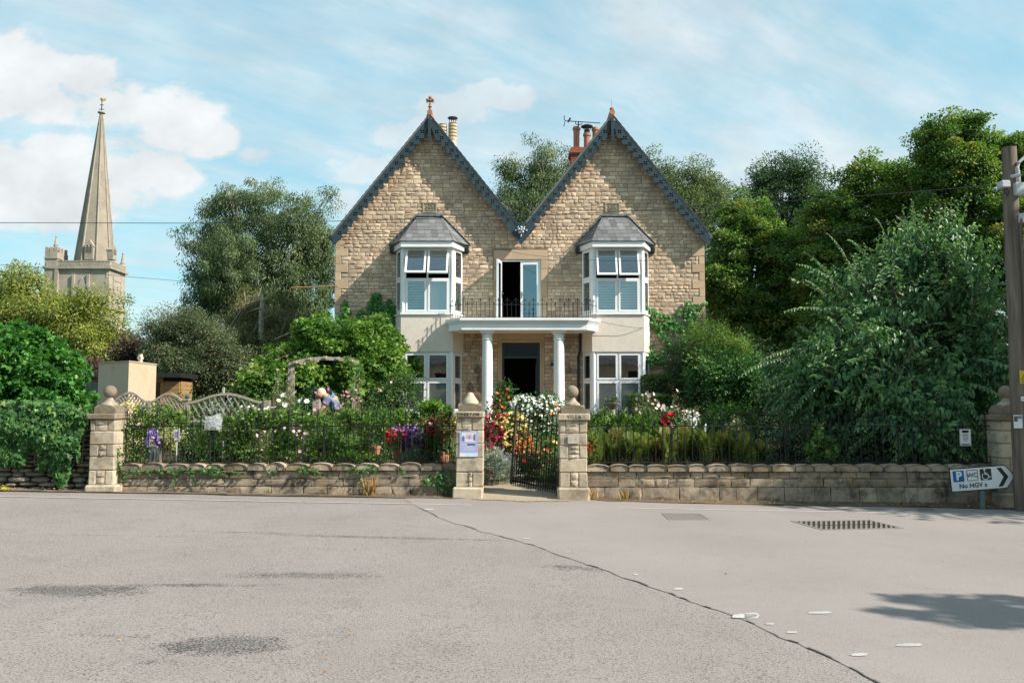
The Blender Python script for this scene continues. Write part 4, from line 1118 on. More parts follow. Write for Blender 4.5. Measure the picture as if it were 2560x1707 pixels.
def pier(label, pxa, pxb, courses, ytop, ybase, slab_px, word=None, ball=True, base_px=None, dome=(1012, 1034)):
    x0, x1 = WX(pxa, 1130, PY), WX(pxb, 1130, PY); cx = (x0 + x1) / 2
    zt, zb = WZ(cx, ytop, PY), WZ(cx, ybase, PY)
    g = gz(cx, 0)
    t = empty('gate_pier', (cx, PY + PD / 2, g), label, 'stone pier', 'stone piers of the boundary')
    mb = MB(); mb.box(x0 + .012, x1 - .012, PY + .016, PY + PD - .03, g - .1, zt); mb.build('core', M_joint, t)
    def zpx(y): return WZ(cx, y, PY)
    for (ya, yb, blocks) in courses:
        for (fa, fb, n) in blocks:
            a, b = x0 + (x1 - x0) * fa, x0 + (x1 - x0) * fb; za, zc = zpx(yb), zpx(ya)
            if n == 1:
                mb = MB(); chamfer_block(mb, a + .004, b - .004, PY + r4.uniform(-.006, .006), PY + PD, za + .004, zc - .004, .012); mb.build('stone', M_pier, t)
            else:
                for k in range(n):
                    mb = MB(); mb.tone = r4.uniform(.3, .9)
                    rock(mb, a + .006, b - .006, za + (zc - za) * k / n + .005, za + (zc - za) * (k + 1) / n - .005, PY + .008, (.012, .03), 4, 4, .006, r4)
                    mb.build('stone', M_pier, t, fix=False)
    bx0, bx1 = (WX(base_px[0], 1225, PY - .07), WX(base_px[1], 1225, PY - .07)) if base_px else (x0 - .06, x1 + .05)
    mb = MB(); chamfer_block(mb, bx0, bx1, PY - .075, PY + PD + .05, g - .08, zb, .03, .008); mb.build('base', M_pier, t)
    sx0, sx1 = WX(slab_px[0], 1040, PY - .05), WX(slab_px[1], 1040, PY - .05); sz0, sz1 = WZ(cx, slab_px[3], PY - .05), WZ(cx, slab_px[2], PY - .05)
    mb = MB(); chamfer_block(mb, sx0, sx1, PY - .05, PY + PD + .05, sz0, sz1, .014, .004); sl = mb.build('cap_slab', M_pier if word else M_cap, t)
    hw = (x1 - x0) * .43; h = WZ(cx, dome[0], PY) - sz1; cy_ = PY + PD / 2
    arcp = [(-hw, 0)] + [(-hw * math.cos(math.pi * k / 12), h * .35 + h * .65 * math.sin(math.pi * k / 12)) for k in range(0, 13)] + [(hw, 0)]
    mb = MB(); mb.tone = .4
    mb.prism([(cx + x, sz1 + z) for x, z in arcp], cy_ - hw, cy_ + hw)
    n0 = len(mb.v); mb.prism([(cx + x * .995, sz1 + z * .997) for x, z in arcp], cy_ - hw * .99, cy_ + hw * .99)
    M = Matrix.Translation((cx, cy_, 0)) @ Matrix.Rotation(math.pi / 2, 4, 'Z') @ Matrix.Translation((-cx, -cy_, 0)); mb.xform(M, n0)
    mb.build('cap', M_cap, t)
    zn = sz1 + h * .9
    if ball:
        mb = MB(); mb.lathe((cx, cy_, zn), [(.15, -.02), (.148, .03), (.13, .05), (.085, .085), (.055, .13), (.05, .19)], 14); mb.build('neck', M_pier, t, smooth=True)
        mb = MB(); mb.ball((cx, cy_, zn + .26), .118, 20, 14); mb.build('ball', M_cap, t, smooth=True)
    else:
        mb = MB(); mb.lathe((cx, cy_, zn), [(.155, -.02), (.15, .05), (.115, .09), (.07, .16), (.052, .2), (.02, .215)], 14); mb.build('neck', M_pier, t, smooth=True)
    if word:
        me = text_mesh(word, .074 if len(word) > 6 else .08, M_black, .003, .002, 1.25 if len(word) > 6 else 1.35)
        to_xz(me, ((sx0 + sx1) / 2, PY - .051, (sz0 + sz1) / 2 - .002)); add_mesh('lettering', me, sl)
        hwid = .245 if len(word) > 6 else .185
        for sg in (-1, 1):
            mb = MB(); c = ((sx0 + sx1) / 2 + sg * hwid, PY - .052, (sz0 + sz1) / 2); s_ = .016
            mb.add([(c[0] - s_, c[1], c[2]), (c[0], c[1], c[2] - s_ * .6), (c[0] + s_, c[1], c[2]), (c[0], c[1], c[2] + s_ * .6), (c[0], c[1] - .004, c[2])], [(0, 1, 4), (1, 2, 4), (2, 3, 4), (3, 0, 4)]); mb.build('mark', M_rust, sl)
    return t, x0, x1, zt
C3 = lambda n=2, a=.2, b=.7: [(0, a, 1), (a, b, n), (b, 1, 1)]
P1 = pier('weathered stone pier with ball finial between the ivy-covered wall and the left railings', 222.7, 285.8,
          [(1049, 1077, C3()), (1077, 1111, [(0, 1, 1)]), (1111, 1141, C3(2, .38, .68)), (1141, 1175, [(0, 1, 1)]), (1175, 1212, C3(2, .3, .65))], 1049, 1212, (213.5, 288.8, 1034, 1048), base_px=(209, 288.5))
P2 = pier('stone gate pier lettered TIVERTON with a lilac poster and no ball on top', 1139.5, 1208.4,
          [(1044, 1075.5, [(0, .22, 1), (.22, .58, 2), (.58, 1, 1)]), (1076, 1109, [(0, .76, 1), (.76, 1, 1)]), (1109, 1144, [(0, .76, 1), (.76, 1, 1)]), (1144, 1179, [(0, 1, 1)]), (1180, 1217, [(0, .45, 1), (.45, .61, 3), (.61, 1, 1)])],
          1044, 1217, (1130.6, 1210, 1028, 1043), 'TIVERTON', False, (1130.6, 1207), (1007.5, 1028))
P3 = pier('stone gate pier lettered VILLA with a ball finial and a small plate', 1398.6, 1468.8,
          [(1051, 1082, C3(2, .24, .71)), (1082, 1114, [(0, 1, 1)]), (1114, 1146, C3(3, .33, .71)), (1146, 1181, [(0, 1, 1)]), (1181, 1218, C3(2, .38, .67))],
          1051, 1218, (1394.6, 1475.7, 1034, 1050.6), 'VILLA', True, (1394.6, 1475))
P4 = pier('shaded stone pier with ball finial half hidden behind the telegraph pole', 2505, 2573,
          [(1051, 1076, [(0, 1, 1)]), (1076, 1109, [(0, .6, 1), (.6, 1, 2)]), (1109, 1145, [(0, 1, 1)]), (1145, 1180, C3(2, .3, .65)), (1180, 1232, [(0, .35, 1), (.35, 1, 1)])],
          1051, 1232, (2494, 2582, 1036, 1051), base_px=(2500, 2578))

def low_wall(label, xa, xb, rows, cop, seed, step):
    R = random.Random(seed); gx = (xa + xb) / 2
    t = empty('boundary_wall', (gx, WY + .16, gz(gx, 0)), label, 'stone wall')
    mb = MB(); n = 8
    for k in range(n):
        a, b = xa + (xb - xa) * k / n, xa + (xb - xa) * (k + 1) / n
        mb.box(a, b, WY + .03, WY + .3, gz(b, 0) - .1, WZ(1280, cop[1], WY) + .02)
    mb.build('core', M_gap, t)
    for i, (ya, yb) in enumerate(rows):
        z1 = WZ(1280, ya, WY); x = xa + .005
        while x < xb - .02:
            L = R.choice((.24, .32, .4, .48, .58)) * R.uniform(.85, 1.15) * step
            if xb - x - L < .16: L = xb - x - .005
            if L > .85: L *= .5
            z0 = WZ(1280, yb, WY) if yb else gz(x + L, 0) - .02
            if i + 1 == len(rows): z0 = gz(x + L, 0) - .02
            mb = MB(); mb.tone = min(1, max(0, R.gauss(.5, .2)))
            if z1 - z0 > .06:
                spl = 2 if (z1 - z0 > .13 and R.random() < .12) else 1
                for q in range(spl):
                    a, b = z0 + (z1 - z0) * q / spl, z0 + (z1 - z0) * (q + 1) / spl
                    mb = MB(); mb.tone = min(1, max(0, R.gauss(.5, .2)))
                    rock(mb, x + .005, x + L - .005, a + .005, b - .005, WY + R.uniform(-.006, .008), (.006, .02), 5, 4, .006, R)
                    mb.build('stone', M_wall, t, fix=False)
            x += L
    x = xa; z0 = WZ(1280, cop[1], WY) + .005; ht = WZ(1280, cop[0], WY) - z0
    while x < xb - .05:
        L = R.choice((.34, .37, .40, .43)) * R.uniform(.92, 1.08)
        if xb - x - L < .2: L = xb - x
        h = ht * R.uniform(.9, 1.1); sh = R.uniform(.35, .55)
        arc = [(x + .004, z0)] + [(x + L / 2 - (L / 2 - .004) * math.cos(math.pi * k / 10) + R.uniform(-.004, .004), z0 + h * sh + h * (1 - sh) * math.sin(math.pi * k / 10) ** .8 + R.uniform(-.004, .004)) for k in range(0, 11)] + [(x + L - .004, z0)]
        n = len(arc); mb = MB(); mb.tone = R.uniform(.2, .9)
        ys = [(WY - .03, .88), (WY - .05, .97), (WY + .16, 1.02), (WY + .35, .9)]
        vs = []; cxm = x + L / 2
        for (y, sc) in ys: vs += [(cxm + (px_ - cxm) * (sc if y < WY - .04 or y > WY else .97), y + R.uniform(-.004, .004), z0 + (pz_ - z0) * sc) for px_, pz_ in arc]
        fs = [tuple(range(n)), tuple(range(4 * n - 1, 3 * n - 1, -1))]
        for j in range(3): fs += [(j * n + i, j * n + (i + 1) % n, (j + 1) * n + (i + 1) % n, (j + 1) * n + i) for i in range(n)]
        mb.add(vs, fs); mb.build('coping_stone', M_wall, t, smooth=True)
        x += L
    return t
low_wall('low stone wall with rounded coping under the left railings', P1[2] + .0, P2[1], [(1176, 1196), (1196, 1215), (1215, 1240)], (1157, 1176), 3, 1.0)
low_wall('low lichened stone wall with rounded coping under the right railings', P3[2], P4[1], [(1179, 1196), (1196, 1217), (1217, 1262)], (1160, 1179), 4, 1.05)
# stretch of wall beyond the last pier
low_wall('short end of stone wall to the right of the telegraph pole', P4[2], P4[2] + 5, [(1179, 1200), (1200, 1225), (1225, 1275)], (1160, 1179), 5, 1.1)

# dry stone wall on the left under the ivy
t = empty('dry_stone_wall', (-11, WY + .2, gz(-11, 0)), 'grey dry stone wall of flat uneven stones beneath the ivy', 'dry stone wall')
mb = MB(); mb.box(-20, P1[1], WY + .07, WY + .5, gz(-11, 0) - .2, 1.5); mb.build('core', M_gap, t)
R = random.Random(31); z = None; rowz = gz(-9, 0) - .02; dry = MB()
while rowz < 1.46:
    h = R.uniform(.06, .105); x = -14.0
    while x < P1[1] - .03:
        L = R.uniform(.14, .44)
        if P1[1] - x - L < .08: L = P1[1] - x
        hh = h * R.uniform(.8, 1.12); zz = rowz + R.uniform(-.012, .012) + SLOPE * (x + 9) * (1 if rowz < .5 else .3)
        m_ = MB(); m_.tone = min(1, max(0, R.gauss(.5, .25))); vs = []; nx, nz = 6, 4
        for j in range(nz):
            for i in range(nx):
                fx, fz = i / (nx - 1) * 2 - 1, j / (nz - 1) * 2 - 1
                k = 1 - .20 * (abs(fx) ** 3) * abs(fz) ; e = max(abs(fx), abs(fz))
                vs.append((x + L / 2 + fx * k * L / 2 * .97 + R.uniform(-.006, .006), WY + .0 - (1 - e ** 2.5) * R.uniform(.025, .05) + R.uniform(-.006, .006) + .03 * (e == 1), zz + hh / 2 + fz * (k - .22 * abs(fx) ** 3) * hh / 2 * .98 + R.uniform(-.004, .004)))
        fs = [(j * nx + i, j * nx + i + 1, (j + 1) * nx + i + 1, (j + 1) * nx + i) for j in range(nz - 1) for i in range(nx - 1)]
        ring = [i for i in range(nx)] + [j * nx + nx - 1 for j in range(1, nz)] + [(nz - 1) * nx + i for i in range(nx - 2, -1, -1)] + [j * nx for j in range(nz - 2, 0, -1)]
        b = len(vs); vs += [(vs[i][0], WY + .12, vs[i][2]) for i in ring]; n = len(ring); fs += [(ring[k], b + k, b + (k + 1) % n, ring[(k + 1) % n]) for k in range(n)]
        if x + L > -9.8 and rowz < .62:
            m_.add(vs, fs); m_.build('stone', M_dry, t, fix=False)
        else: dry.add(vs, fs)
        x += L
    rowz += h
o = dry.build('stonework', M_dry, t, fix=False); o['kind'] = 'stuff'

# iron railings
def railing(label, xa, xb, off, seed):
    R = random.Random(seed); Yr = WY + .13
    zt, zs, zr, zb, zd = (WZ(1280, y, Yr) for y in (1022, 1050, 1065, 1156, 1147))
    t = empty('iron_railing', ((xa + xb) / 2, Yr, zb), label, 'railing')
    for z in (zr, zb):
        mb = MB(); n = 30; mb.tube([(xa + (xb - xa) * k / n, Yr, z + .004 * math.sin(k * 1.7 + seed)) for k in range(n + 1)], .011, 6); mb.build('rail', M_iron, t)
    src = {}; x = xa + off; k = 0; sp_ = .1362; dog = MB()
    while x < xb - .03:
        tall = k % 2 == 0
        kk = (tall, k % 3)
        if kk not in src:
            mb = MB(); scroll_bar(mb, x, Yr, zb - .02, zr, zt if tall else zs, .0085, tall, 1.25); mb.xform(Matrix.Translation((x, Yr, zb)) @ Matrix.Rotation(R.uniform(-.012, .012), 4, 'Y') @ Matrix.Translation((-x, -Yr, -zb)))
            src[kk] = (mb.build('bar', M_iron, t, loc=(x, Yr, zb)),)
        else: share('bar', src[kk][0], t, (x, Yr, zb))
        dog.tube([(x + sp_ / 2, Yr, zb - .02), (x + sp_ / 2 + R.uniform(-.006, .006), Yr, zd + .02), (x + sp_ / 2, Yr, zd + .055)], [.006, .006, .002], 5)
        dog.tube([(x + sp_ * .0 + .03, Yr, zb - .02), (x + .03 + R.uniform(-.006, .006), Yr, zd - .01), (x + .03, Yr, zd + .02)], [.005, .005, .002], 5)
        x += sp_; k += 1
    for xp in np.arange(xa + 1.6, xb - .5, 2.1):
        mb = MB(); mb.tube([(xp, Yr, zb - .1), (xp, Yr, zr - .02)], .016, 6); mb.tube([(xp, Yr + .02, zr - .05), (xp, Yr + .5, zb - .1)], .009, 5); mb.build('stay', M_iron, t)
    o = dog.build('spike_row', M_iron, t); o['kind'] = 'stuff'
railing('black iron railings with plants pushing through, left of the gate', P1[2] + .02, P2[1], .05, 1)
railing('black iron railings with scrolled finials in front of the ferns, right of the gate', P3[2], P4[1] - .02, .34, 2)

# the open gate, sagging on its hinge post
hx, hy_ = WX(1393, 1120, WY + .1), WY + .1
gt = empty('iron_gate', (hx, hy_, gz(hx, 0)), 'rusty iron garden gate standing half open between the two lettered piers', 'gate')
H0, H1, GL = .10, 1.60, 1.12
dvec = Vector((-.76, .65, 0)).normalized(); nvec = Vector((dvec.y, -dvec.x, 0))
# local frame: x along the gate from the hinge, y across, z up
Mg = Matrix.Translation((hx, hy_, 0)) @ Matrix(((dvec.x, nvec.x, 0, 0), (dvec.y, nvec.y, 0, 0), (0, 0, 1, 0), (0, 0, 0, 1))) @ Matrix.Translation((0, 0, .2)) @ Matrix.Rotation(math.radians(-5.2), 4, 'Y') @ Matrix.Translation((0, 0, -.2))
def gpart(name, mk, mat):
    mb = MB(); mk(mb); mb.xform(Mg); return mb.build(name, mat, gt)
gpart('hinge_post', lambda m: (m.tube([(0, 0, H0 - .08), (0, 0, H1 - .06)], .021, 8), m.tube([(0, 0, H1 - .06), (.03, 0, H1 - .02), (.08, 0, H1 - .02), (.1, 0, H1 - .06)], .018, 6)), M_black)
gpart('stile', lambda m: (m.obox((GL, 0, H0 - .02), (GL, 0, H1), (1, 0, 0), .03, .045), m.tube([(GL, 0, H1), (GL - .04, 0, H1 + .04), (GL - .1, 0, H1 + .03)], .014, 6)), M_rust)
zr_ = (H0 + .05, H0 + .36 * (H1 - H0), H0 + .80 * (H1 - H0))
for z in zr_: gpart('rail', lambda m: m.obox((0, 0, z), (GL, 0, z), (0, 0, 1), .014, .036), M_rust if z > .3 else M_iron)
for k in range(1, 10):
    u = GL * k / 10
    gpart('bar', lambda m: (m.tube([(u, 0, H0 - .03), (u, 0, H1 - .10 - .0 * k), (u, 0, H1 - .04 + .05 * math.sin(math.pi * k / 10))], [.012, .012, .004], 6)), M_iron)
for k in range(10):
    u = GL * (k + .5) / 10
    gpart('dog_bar', lambda m: m.tube([(u, 0, H0 - .03), (u, 0, zr_[1] + .03), (u, 0, zr_[1] + .08)], [.010, .010, .003], 6), M_iron)

# ------------------------------------------------------------------ signs and notices
M_signw = plain_mat('sign_white', (0.62, 0.64, 0.64), 0.45, 0.3, var=0.03)
M_signk = plain_mat('sign_black', (0.015, 0.018, 0.022), 0.45, 0.3)
M_signb = plain_mat('sign_blue', (0.005, 0.10, 0.32), 0.45, 0.3)
M_post = plain_mat('grey_green_post', (0.10, 0.14, 0.135), 0.5, 0.3, var=.1)
SY = 16.0; scx, scz = WX(2457, 1195, SY), WZ(2457, 1195, SY)
sg = empty('direction_sign', (scx, SY + .05, gz(scx, 0)), 'tilted white arrow sign with parking, WC and wheelchair symbols on a short grey post', 'road sign')
w_, h_ = .585, .208
def rounded(pts, r, n=4):
    out = []; L = len(pts)
    for i in range(L):
        p = Vector(pts[i]); a = (Vector(pts[i - 1]) - p).normalized(); b = (Vector(pts[(i + 1) % L]) - p).normalized()
        p0, p1 = p + a * r, p + b * r
        for k in range(n + 1):
            t_ = k / n; out.append(p0 * (1 - t_) ** 2 + p * 2 * t_ * (1 - t_) + p1 * t_ ** 2)
    return out
def spart(name, loops, d, mat, th=.0015, parent=sg):
    me = curve_mesh(name, loops, th, mat); to_xz(me, (scx, SY - d, scz), rot=math.radians(-4.2)); return add_mesh(name, me, parent)
def arrow(i): return [(-w_ + i, -h_ + i), (w_ - .175 - i * .35, -h_ + i), (w_ - i * 1.2, 0), (w_ - .175 - i * .35, h_ - i), (-w_ + i, h_ - i)]
pl = spart('plate', [rounded(arrow(0), .028)], 0, M_signk, .006)
spart('face', [rounded(arrow(.017), .018)], .0075, M_signw)
def sq(cx, cz, a, b): return [(cx - a, cz - b), (cx + a, cz - b), (cx + a, cz + b), (cx - a, cz + b)]
spart('blue_panel', [rounded(sq(-.43, .065, .098, .098), .012)], .0105, M_signb)
spart('border', [rounded(sq(-.185, .065, .098, .095), .014), rounded(sq(-.185, .065, .089, .086), .01)], .0105, M_signk)
spart('black_panel', [rounded(sq(.055, .065, .1, .098), .008)], .0105, M_signk)
spart('chevron', [[(.255, .165), (.335, .165), (.45, 0), (.335, -.165), (.255, -.165), (.365, 0)]], .0105, M_signk)
def sletter(body, size, x, z, mat, bold=.002, space=1.0, d=.0135):
    me = text_mesh(body, size, mat, .0012, bold, space)
    me.transform(Matrix.Translation((x, z, 0))); to_xz(me, (scx, SY - d, scz), rot=math.radians(-4.2)); add_mesh('lettering', me, sg)
sletter('P', .20, -.425, .065, M_signw, .008); sletter('WC', .115, -.185, .065, M_signk, .0005, .95); sletter('No HGV s', .112, -.19, -.112, M_signk, .0022, 1.02)
def stroke(pts, r):                                # a flat band of even width along a path
    L, R_ = [], []
    for i, p in enumerate(pts):
        d = (Vector(pts[min(i + 1, len(pts) - 1)]) - Vector(pts[max(i - 1, 0)])).normalized(); n = Vector((-d.y, d.x)); L.append(Vector(p) + n * r); R_.append(Vector(p) - n * r)
    return L + R_[::-1]
ox, oz = .055, .065
circ = lambda cx, cz, r, n=14: [(cx + r * math.cos(2 * math.pi * k / n), cz + r * math.sin(2 * math.pi * k / n)) for k in range(n)]
spart('symbol', [circ(ox - .018, oz + .077, .0165)], .0135, M_signw)
spart('symbol', [stroke([(ox - .02, oz + .05), (ox - .012, oz + .0), (ox + .035, oz - .003), (ox + .055, oz - .052), (ox + .082, oz - .045)], .0085)], .0135, M_signw)
spart('symbol', [stroke([(ox - .016, oz + .026), (ox + .03, oz + .022)], .005)], .0138, M_signw)
spart('symbol', [stroke([(ox - .012 + .056 * math.cos(a), oz - .032 + .056 * math.sin(a)) for a in np.linspace(2.2, 6.15, 16)], .006)], .0135, M_signw)
mb = MB(); mb.tube([(scx + .0, SY + .05, gz(scx, 0) - .1), (scx - .005, SY + .045, scz + .19)], .045, 14); mb.build('post', M_post, sg, smooth=True)
mb = MB()
for z in (-.1, .1): mb.box(scx - .06, scx + .06, SY + .008, SY + .06, scz + z - .015, scz + z + .015)
mb.build('bracket', M_post, sg)

def paper(name, label, cat, x0, x1, z0, z1, y, base, parts, th=.004, group=None):
    t = empty(name, ((x0 + x1) / 2, y, z0), label, cat, group)
    mb = MB(); mb.box(x0, x1, y, y + th, z0, z1); mb.build('sheet', base, t)
    for (pn, a, b, c, d, m) in parts:
        mb = MB(); mb.box(x0 + (x1 - x0) * a, x0 + (x1 - x0) * b, y - .0015, y - .0002, z0 + (z1 - z0) * c, z0 + (z1 - z0) * d); mb.build(pn, m, t)
    return t
M_lilac = plain_mat('lilac_print', (0.36, 0.36, 0.60), 0.5, 0.3, var=.03)
M_palepr = plain_mat('pale_print', (0.55, 0.62, 0.68), 0.5, 0.3, var=.08, nscale=40)
M_pink = plain_mat('pink_print', (0.60, 0.33, 0.45), 0.5, 0.3, var=.05)
M_inkb = plain_mat('blue_ink', (0.12, 0.16, 0.30), 0.5, 0.3)
M_aqua = plain_mat('aqua_print', (0.50, 0.66, 0.72), 0.5, 0.3)
M_paper = plain_mat('white_paper', (0.66, 0.66, 0.68), 0.6, 0.3, var=.03)
y = PY - .016
def poster():
    x0, x1, z0, z1 = WX(1149, 1110, y), WX(1194.5, 1110, y), WZ(1170, 1141, y), WZ(1170, 1077.7, y)
    t = paper('poster', 'lilac poster with a picture of the house fixed to the TIVERTON pier', 'poster', x0, x1, z0, z1, y,
              M_lilac, [('picture', .11, .89, .575, .95, M_palepr), ('band', .0, .37, .0, .145, M_paper), ('band', .37, 1., .0, .145, M_aqua)] +
              [('text_line', .5 - w / 2, .5 + w / 2, v, v + .014, M_palepr) for v, w in ((.39, .5), (.35, .44), (.31, .62), (.275, .56), (.24, .58))])
    sx, sz = x1 - x0, z1 - z0
    P = lambda a, b: (x0 + sx * a, z0 + sz * b)
    mb = MB()
    for c in (.44, .60): mb.prism([P(c - .10, .70), P(c + .10, .70), P(c + .10, .80), P(c, .915), P(c - .10, .80)], y - .0028, y - .0016)
    mb.build('print', M_pink, t)
    mb = MB(); mb.prism([P(.13, .6), P(.28, .6), P(.27, .78), P(.2, .83), P(.13, .76)], y - .0026, y - .0016); mb.prism([P(.75, .66), P(.87, .62), P(.88, .86), P(.8, .9), P(.74, .8)], y - .0026, y - .0016); mb.build('print', M_inkb, t)
    mb = MB(); mb.box(x0 + sx * .42, x0 + sx * .86, y - .003, y - .0004, z0 + sz * .455, z0 + sz * .50); mb.build('black_bar', M_signk, t)
    me = text_mesh('open', .055, M_paper, .001, .0005); to_xz(me, (x0 + sx * .26, y - .0012, z0 + sz * .48)); add_mesh('lettering', me, t)
poster()
pz = WZ(1430, 1098, PY)
t = empty('pier_plate', (WX(1433, 1098, PY), PY, pz), 'small blank pale plate screwed to the VILLA pier', 'plate')
mb = MB(); chamfer_block(mb, WX(1418.8, 1098, PY), WX(1447, 1098, PY), PY - .025, PY - .008, WZ(1430, 1108.5, PY), WZ(1430, 1088, PY), .004, .001); mb.build('sheet', plain_mat('pale_plate', (.44, .38, .34), .6, .3), t)
for px in (1427, 1439): mb = MB(); mb.ball((WX(px, 1098, PY), PY - .026, pz), .006, 8, 5); mb.build('screw', M_black, t)
ny = WY - .02
x0, x1, z0, z1 = WX(2399.5, 1093, ny), WX(2427.5, 1093, ny), WZ(2413, 1114, ny), WZ(2413, 1072, ny)
paper('notice', 'white framed notice hanging among dark leaves by the right pier', 'notice', x0, x1, z0, z1, ny, M_galv, [('page', .06, .94, .05, .96, M_paper), ('picture', .2, .8, .78, .92, M_aqua), ('border', .12, .88, .06, .12, M_pink)] +
      [('text_line', .5 - w / 2, .5 + w / 2, v, v + .03, M_inkb) for v, w in ((.7, .4), (.62, .6), (.54, .45), (.46, .6), (.38, .5), (.28, .4))], .012)

# ------------------------------------------------------------------ telegraph pole and wires
PX, PYY = 8.99, 15.9
ztop = WZ(2524, 370, PYY)
pole = empty('telegraph_pole', (PX, PYY, gz(PX, 0)), 'tall weathered wooden pole with grey boxes at the right edge', 'telegraph pole')
mb = MB(); n = 14; mb.tube([(PX + .006 * math.sin(k), PYY, gz(PX, 0) - .3 + (ztop - gz(PX, 0) + .3) * k / n) for k in range(n + 1)], [.168 - .046 * k / n for k in range(n + 1)], 16); mb.build('shaft', M_pole, pole, smooth=True)
def pbox(pa, pb, ya, yb, dep=.10, mat=M_galv, name='junction_box', off=.12):
    yy = PYY - off; mb = MB(); chamfer_block(mb, WX(pa, ya, yy - dep), WX(pb, ya, yy - dep), yy - dep, yy + .1, WZ(pa, yb, yy), WZ(pa, ya, yy), .012, .002); return mb.build(name, mat, pole)
pbox(2505, 2527, 453.5, 471); pbox(2540, 2562, 459, 490); pbox(2549, 2562, 535, 558, .06)
yy = PYY - .16
mb = MB(); mb.tube([(WX(a, b, yy), yy, WZ(a, b, yy)) for a, b in ((2548, 462), (2547, 440), (2544, 420), (2547, 407), (2556, 398), (2572, 388), (2600, 380))], .028, 8); mb.tube([(WX(2549, 438, yy), yy - .04, WZ(2549, 438, yy)), (WX(2530, 440, yy), yy + .05, WZ(2530, 440, yy))], .03, 8); mb.build('lamp_arm', M_galv, pole, smooth=True)
mb = MB()
for q in range(2): mb.tube([(WX(a, b, yy), yy, WZ(a, b, yy)) for a, b in ((2512 + q * 5, 470), (2510 + q * 4, 482), (2516 + q * 3, 488 + q * 3), (2524, 478))], .007, 5)
mb.tube([(WX(a, b, yy), yy, WZ(a, b, yy)) for a, b in ((2512, 500), (2516, 494), (2518, 486))], .006, 5); mb.tube([(WX(a, b, yy + .05), yy + .05, WZ(a, b, yy + .05)) for a, b in ((2549, 516), (2556, 530), (2560, 536))], .007, 5); mb.build('cable_loop', M_black, pole)
mb = MB(); mb.box(PX + .05, PX + .085, PYY - .185, PYY - .11, 1.2, 5.0); mb.build('cable_guard', M_pole, pole)
yy = PYY - .172
paper('flyer', 'white flyer with photographs pinned to the pole at eye height', 'flyer', WX(2534.5, 1053, yy), WX(2556, 1053, yy), WZ(2545, 1070, yy), WZ(2545, 1037, yy), yy, M_paper,
      [('picture', .04, .45, .5, .92, plain_mat('dark_photo_print', (.10, .06, .06), .5)), ('picture', .47, .95, .72, .94, M_inkb), ('picture', .5, .95, .5, .7, M_palepr)] + [('text_line', .1, .9, v, v + .02, M_palepr) for v in (.4, .32, .24, .16)])
M_yel = plain_mat('warning_yellow', (.55, .40, .03), .5, .3)
tw = paper('warning_sign', 'yellow hazard plate with a black triangle on the pole', 'warning sign', WX(2549, 940, yy), WX(2572, 940, yy), WZ(2555, 959, yy), WZ(2555, 926, yy), yy, M_yel, [('text_line', .1, .9, .08, .14, M_signk)])
cx_, cz_ = WX(2560.5, 940, yy), WZ(2555, 944, yy); mb = MB()
for k in range(3):
    a0, a1 = math.pi / 2 + k * 2.0944, math.pi / 2 + (k + 1) * 2.0944; mb.obox((cx_ + .06 * math.cos(a0), yy - .002, cz_ - .01 + .06 * math.sin(a0)), (cx_ + .06 * math.cos(a1), yy - .002, cz_ - .01 + .06 * math.sin(a1)), (0, 1, 0), .009, .002)
mb.build('triangle', M_signk, tw)
paper('pole_label', 'tiny white label on the pole above the flyer', 'label', WX(2552.5, 996, yy), WX(2566, 996, yy), WZ(2555, 1002, yy), WZ(2555, 991, yy), yy, M_paper, [('text_line', .1, .8, .4, .55, M_inkb)])

M_wire = plain_mat('wire_sheath', (0.03, 0.035, 0.04), 0.6, 0.2)
def wire(label, pts, r=.007):
    P = [Vector((WX(x, y, Y), Y, WZ(x, y, Y))) for x, y, Y in pts]; out = []
    for i in range(len(P) - 1):
        p0, p1, p2, p3 = P[max(i - 1, 0)], P[i], P[i + 1], P[min(i + 2, len(P) - 1)]
        for k in range(8):
            t_ = k / 8; out.append(.5 * ((2 * p1) + (p2 - p0) * t_ + (2 * p0 - 5 * p1 + 4 * p2 - p3) * t_ ** 2 + (3 * p1 - p0 - 3 * p2 + p3) * t_ ** 3))
    out.append(P[-1]); mb = MB(); mb.tube(out, r, 5); mb.build('overhead_wire', M_wire, None, label, 'wire', 'overhead wires')
wire('upper overhead wire crossing the whole street from the pole boxes past the church spire', [(-700, 560, 20), (0, 557, 19), (480, 558, 18.4), (840, 553, 18), (1250, 541, 17.5), (1550, 529, 17), (1835, 512, 16.6), (2200, 487, 16.2), (2507, 461, 15.85)])
wire('lower overhead wire sloping from the church tower to the sleeve on the house corner', [(-600, 640, 27), (0, 662, 28.5), (300, 690, 30), (560, 711, 31), (728, 719, HY - .1)])
wire('thin wire drooping over the right bay window from the house to the pole', [(1236, 617, HY - .1), (1300, 634, 30.5), (1400, 645, 28.8), (1500, 651, 27), (1600, 652, 25.2), (1700, 646, 23.5), (1900, 620, 20.5), (2200, 560, 17.8), (2508, 468, 15.85)], .006)
wire('short cable sagging from the right end of the porch slab to the render', [(1498, 803, HY - 1.0), (1540, 812, HY - .95), (1580, 818, HY - .9), (1622, 821, HY - .7)], .007)
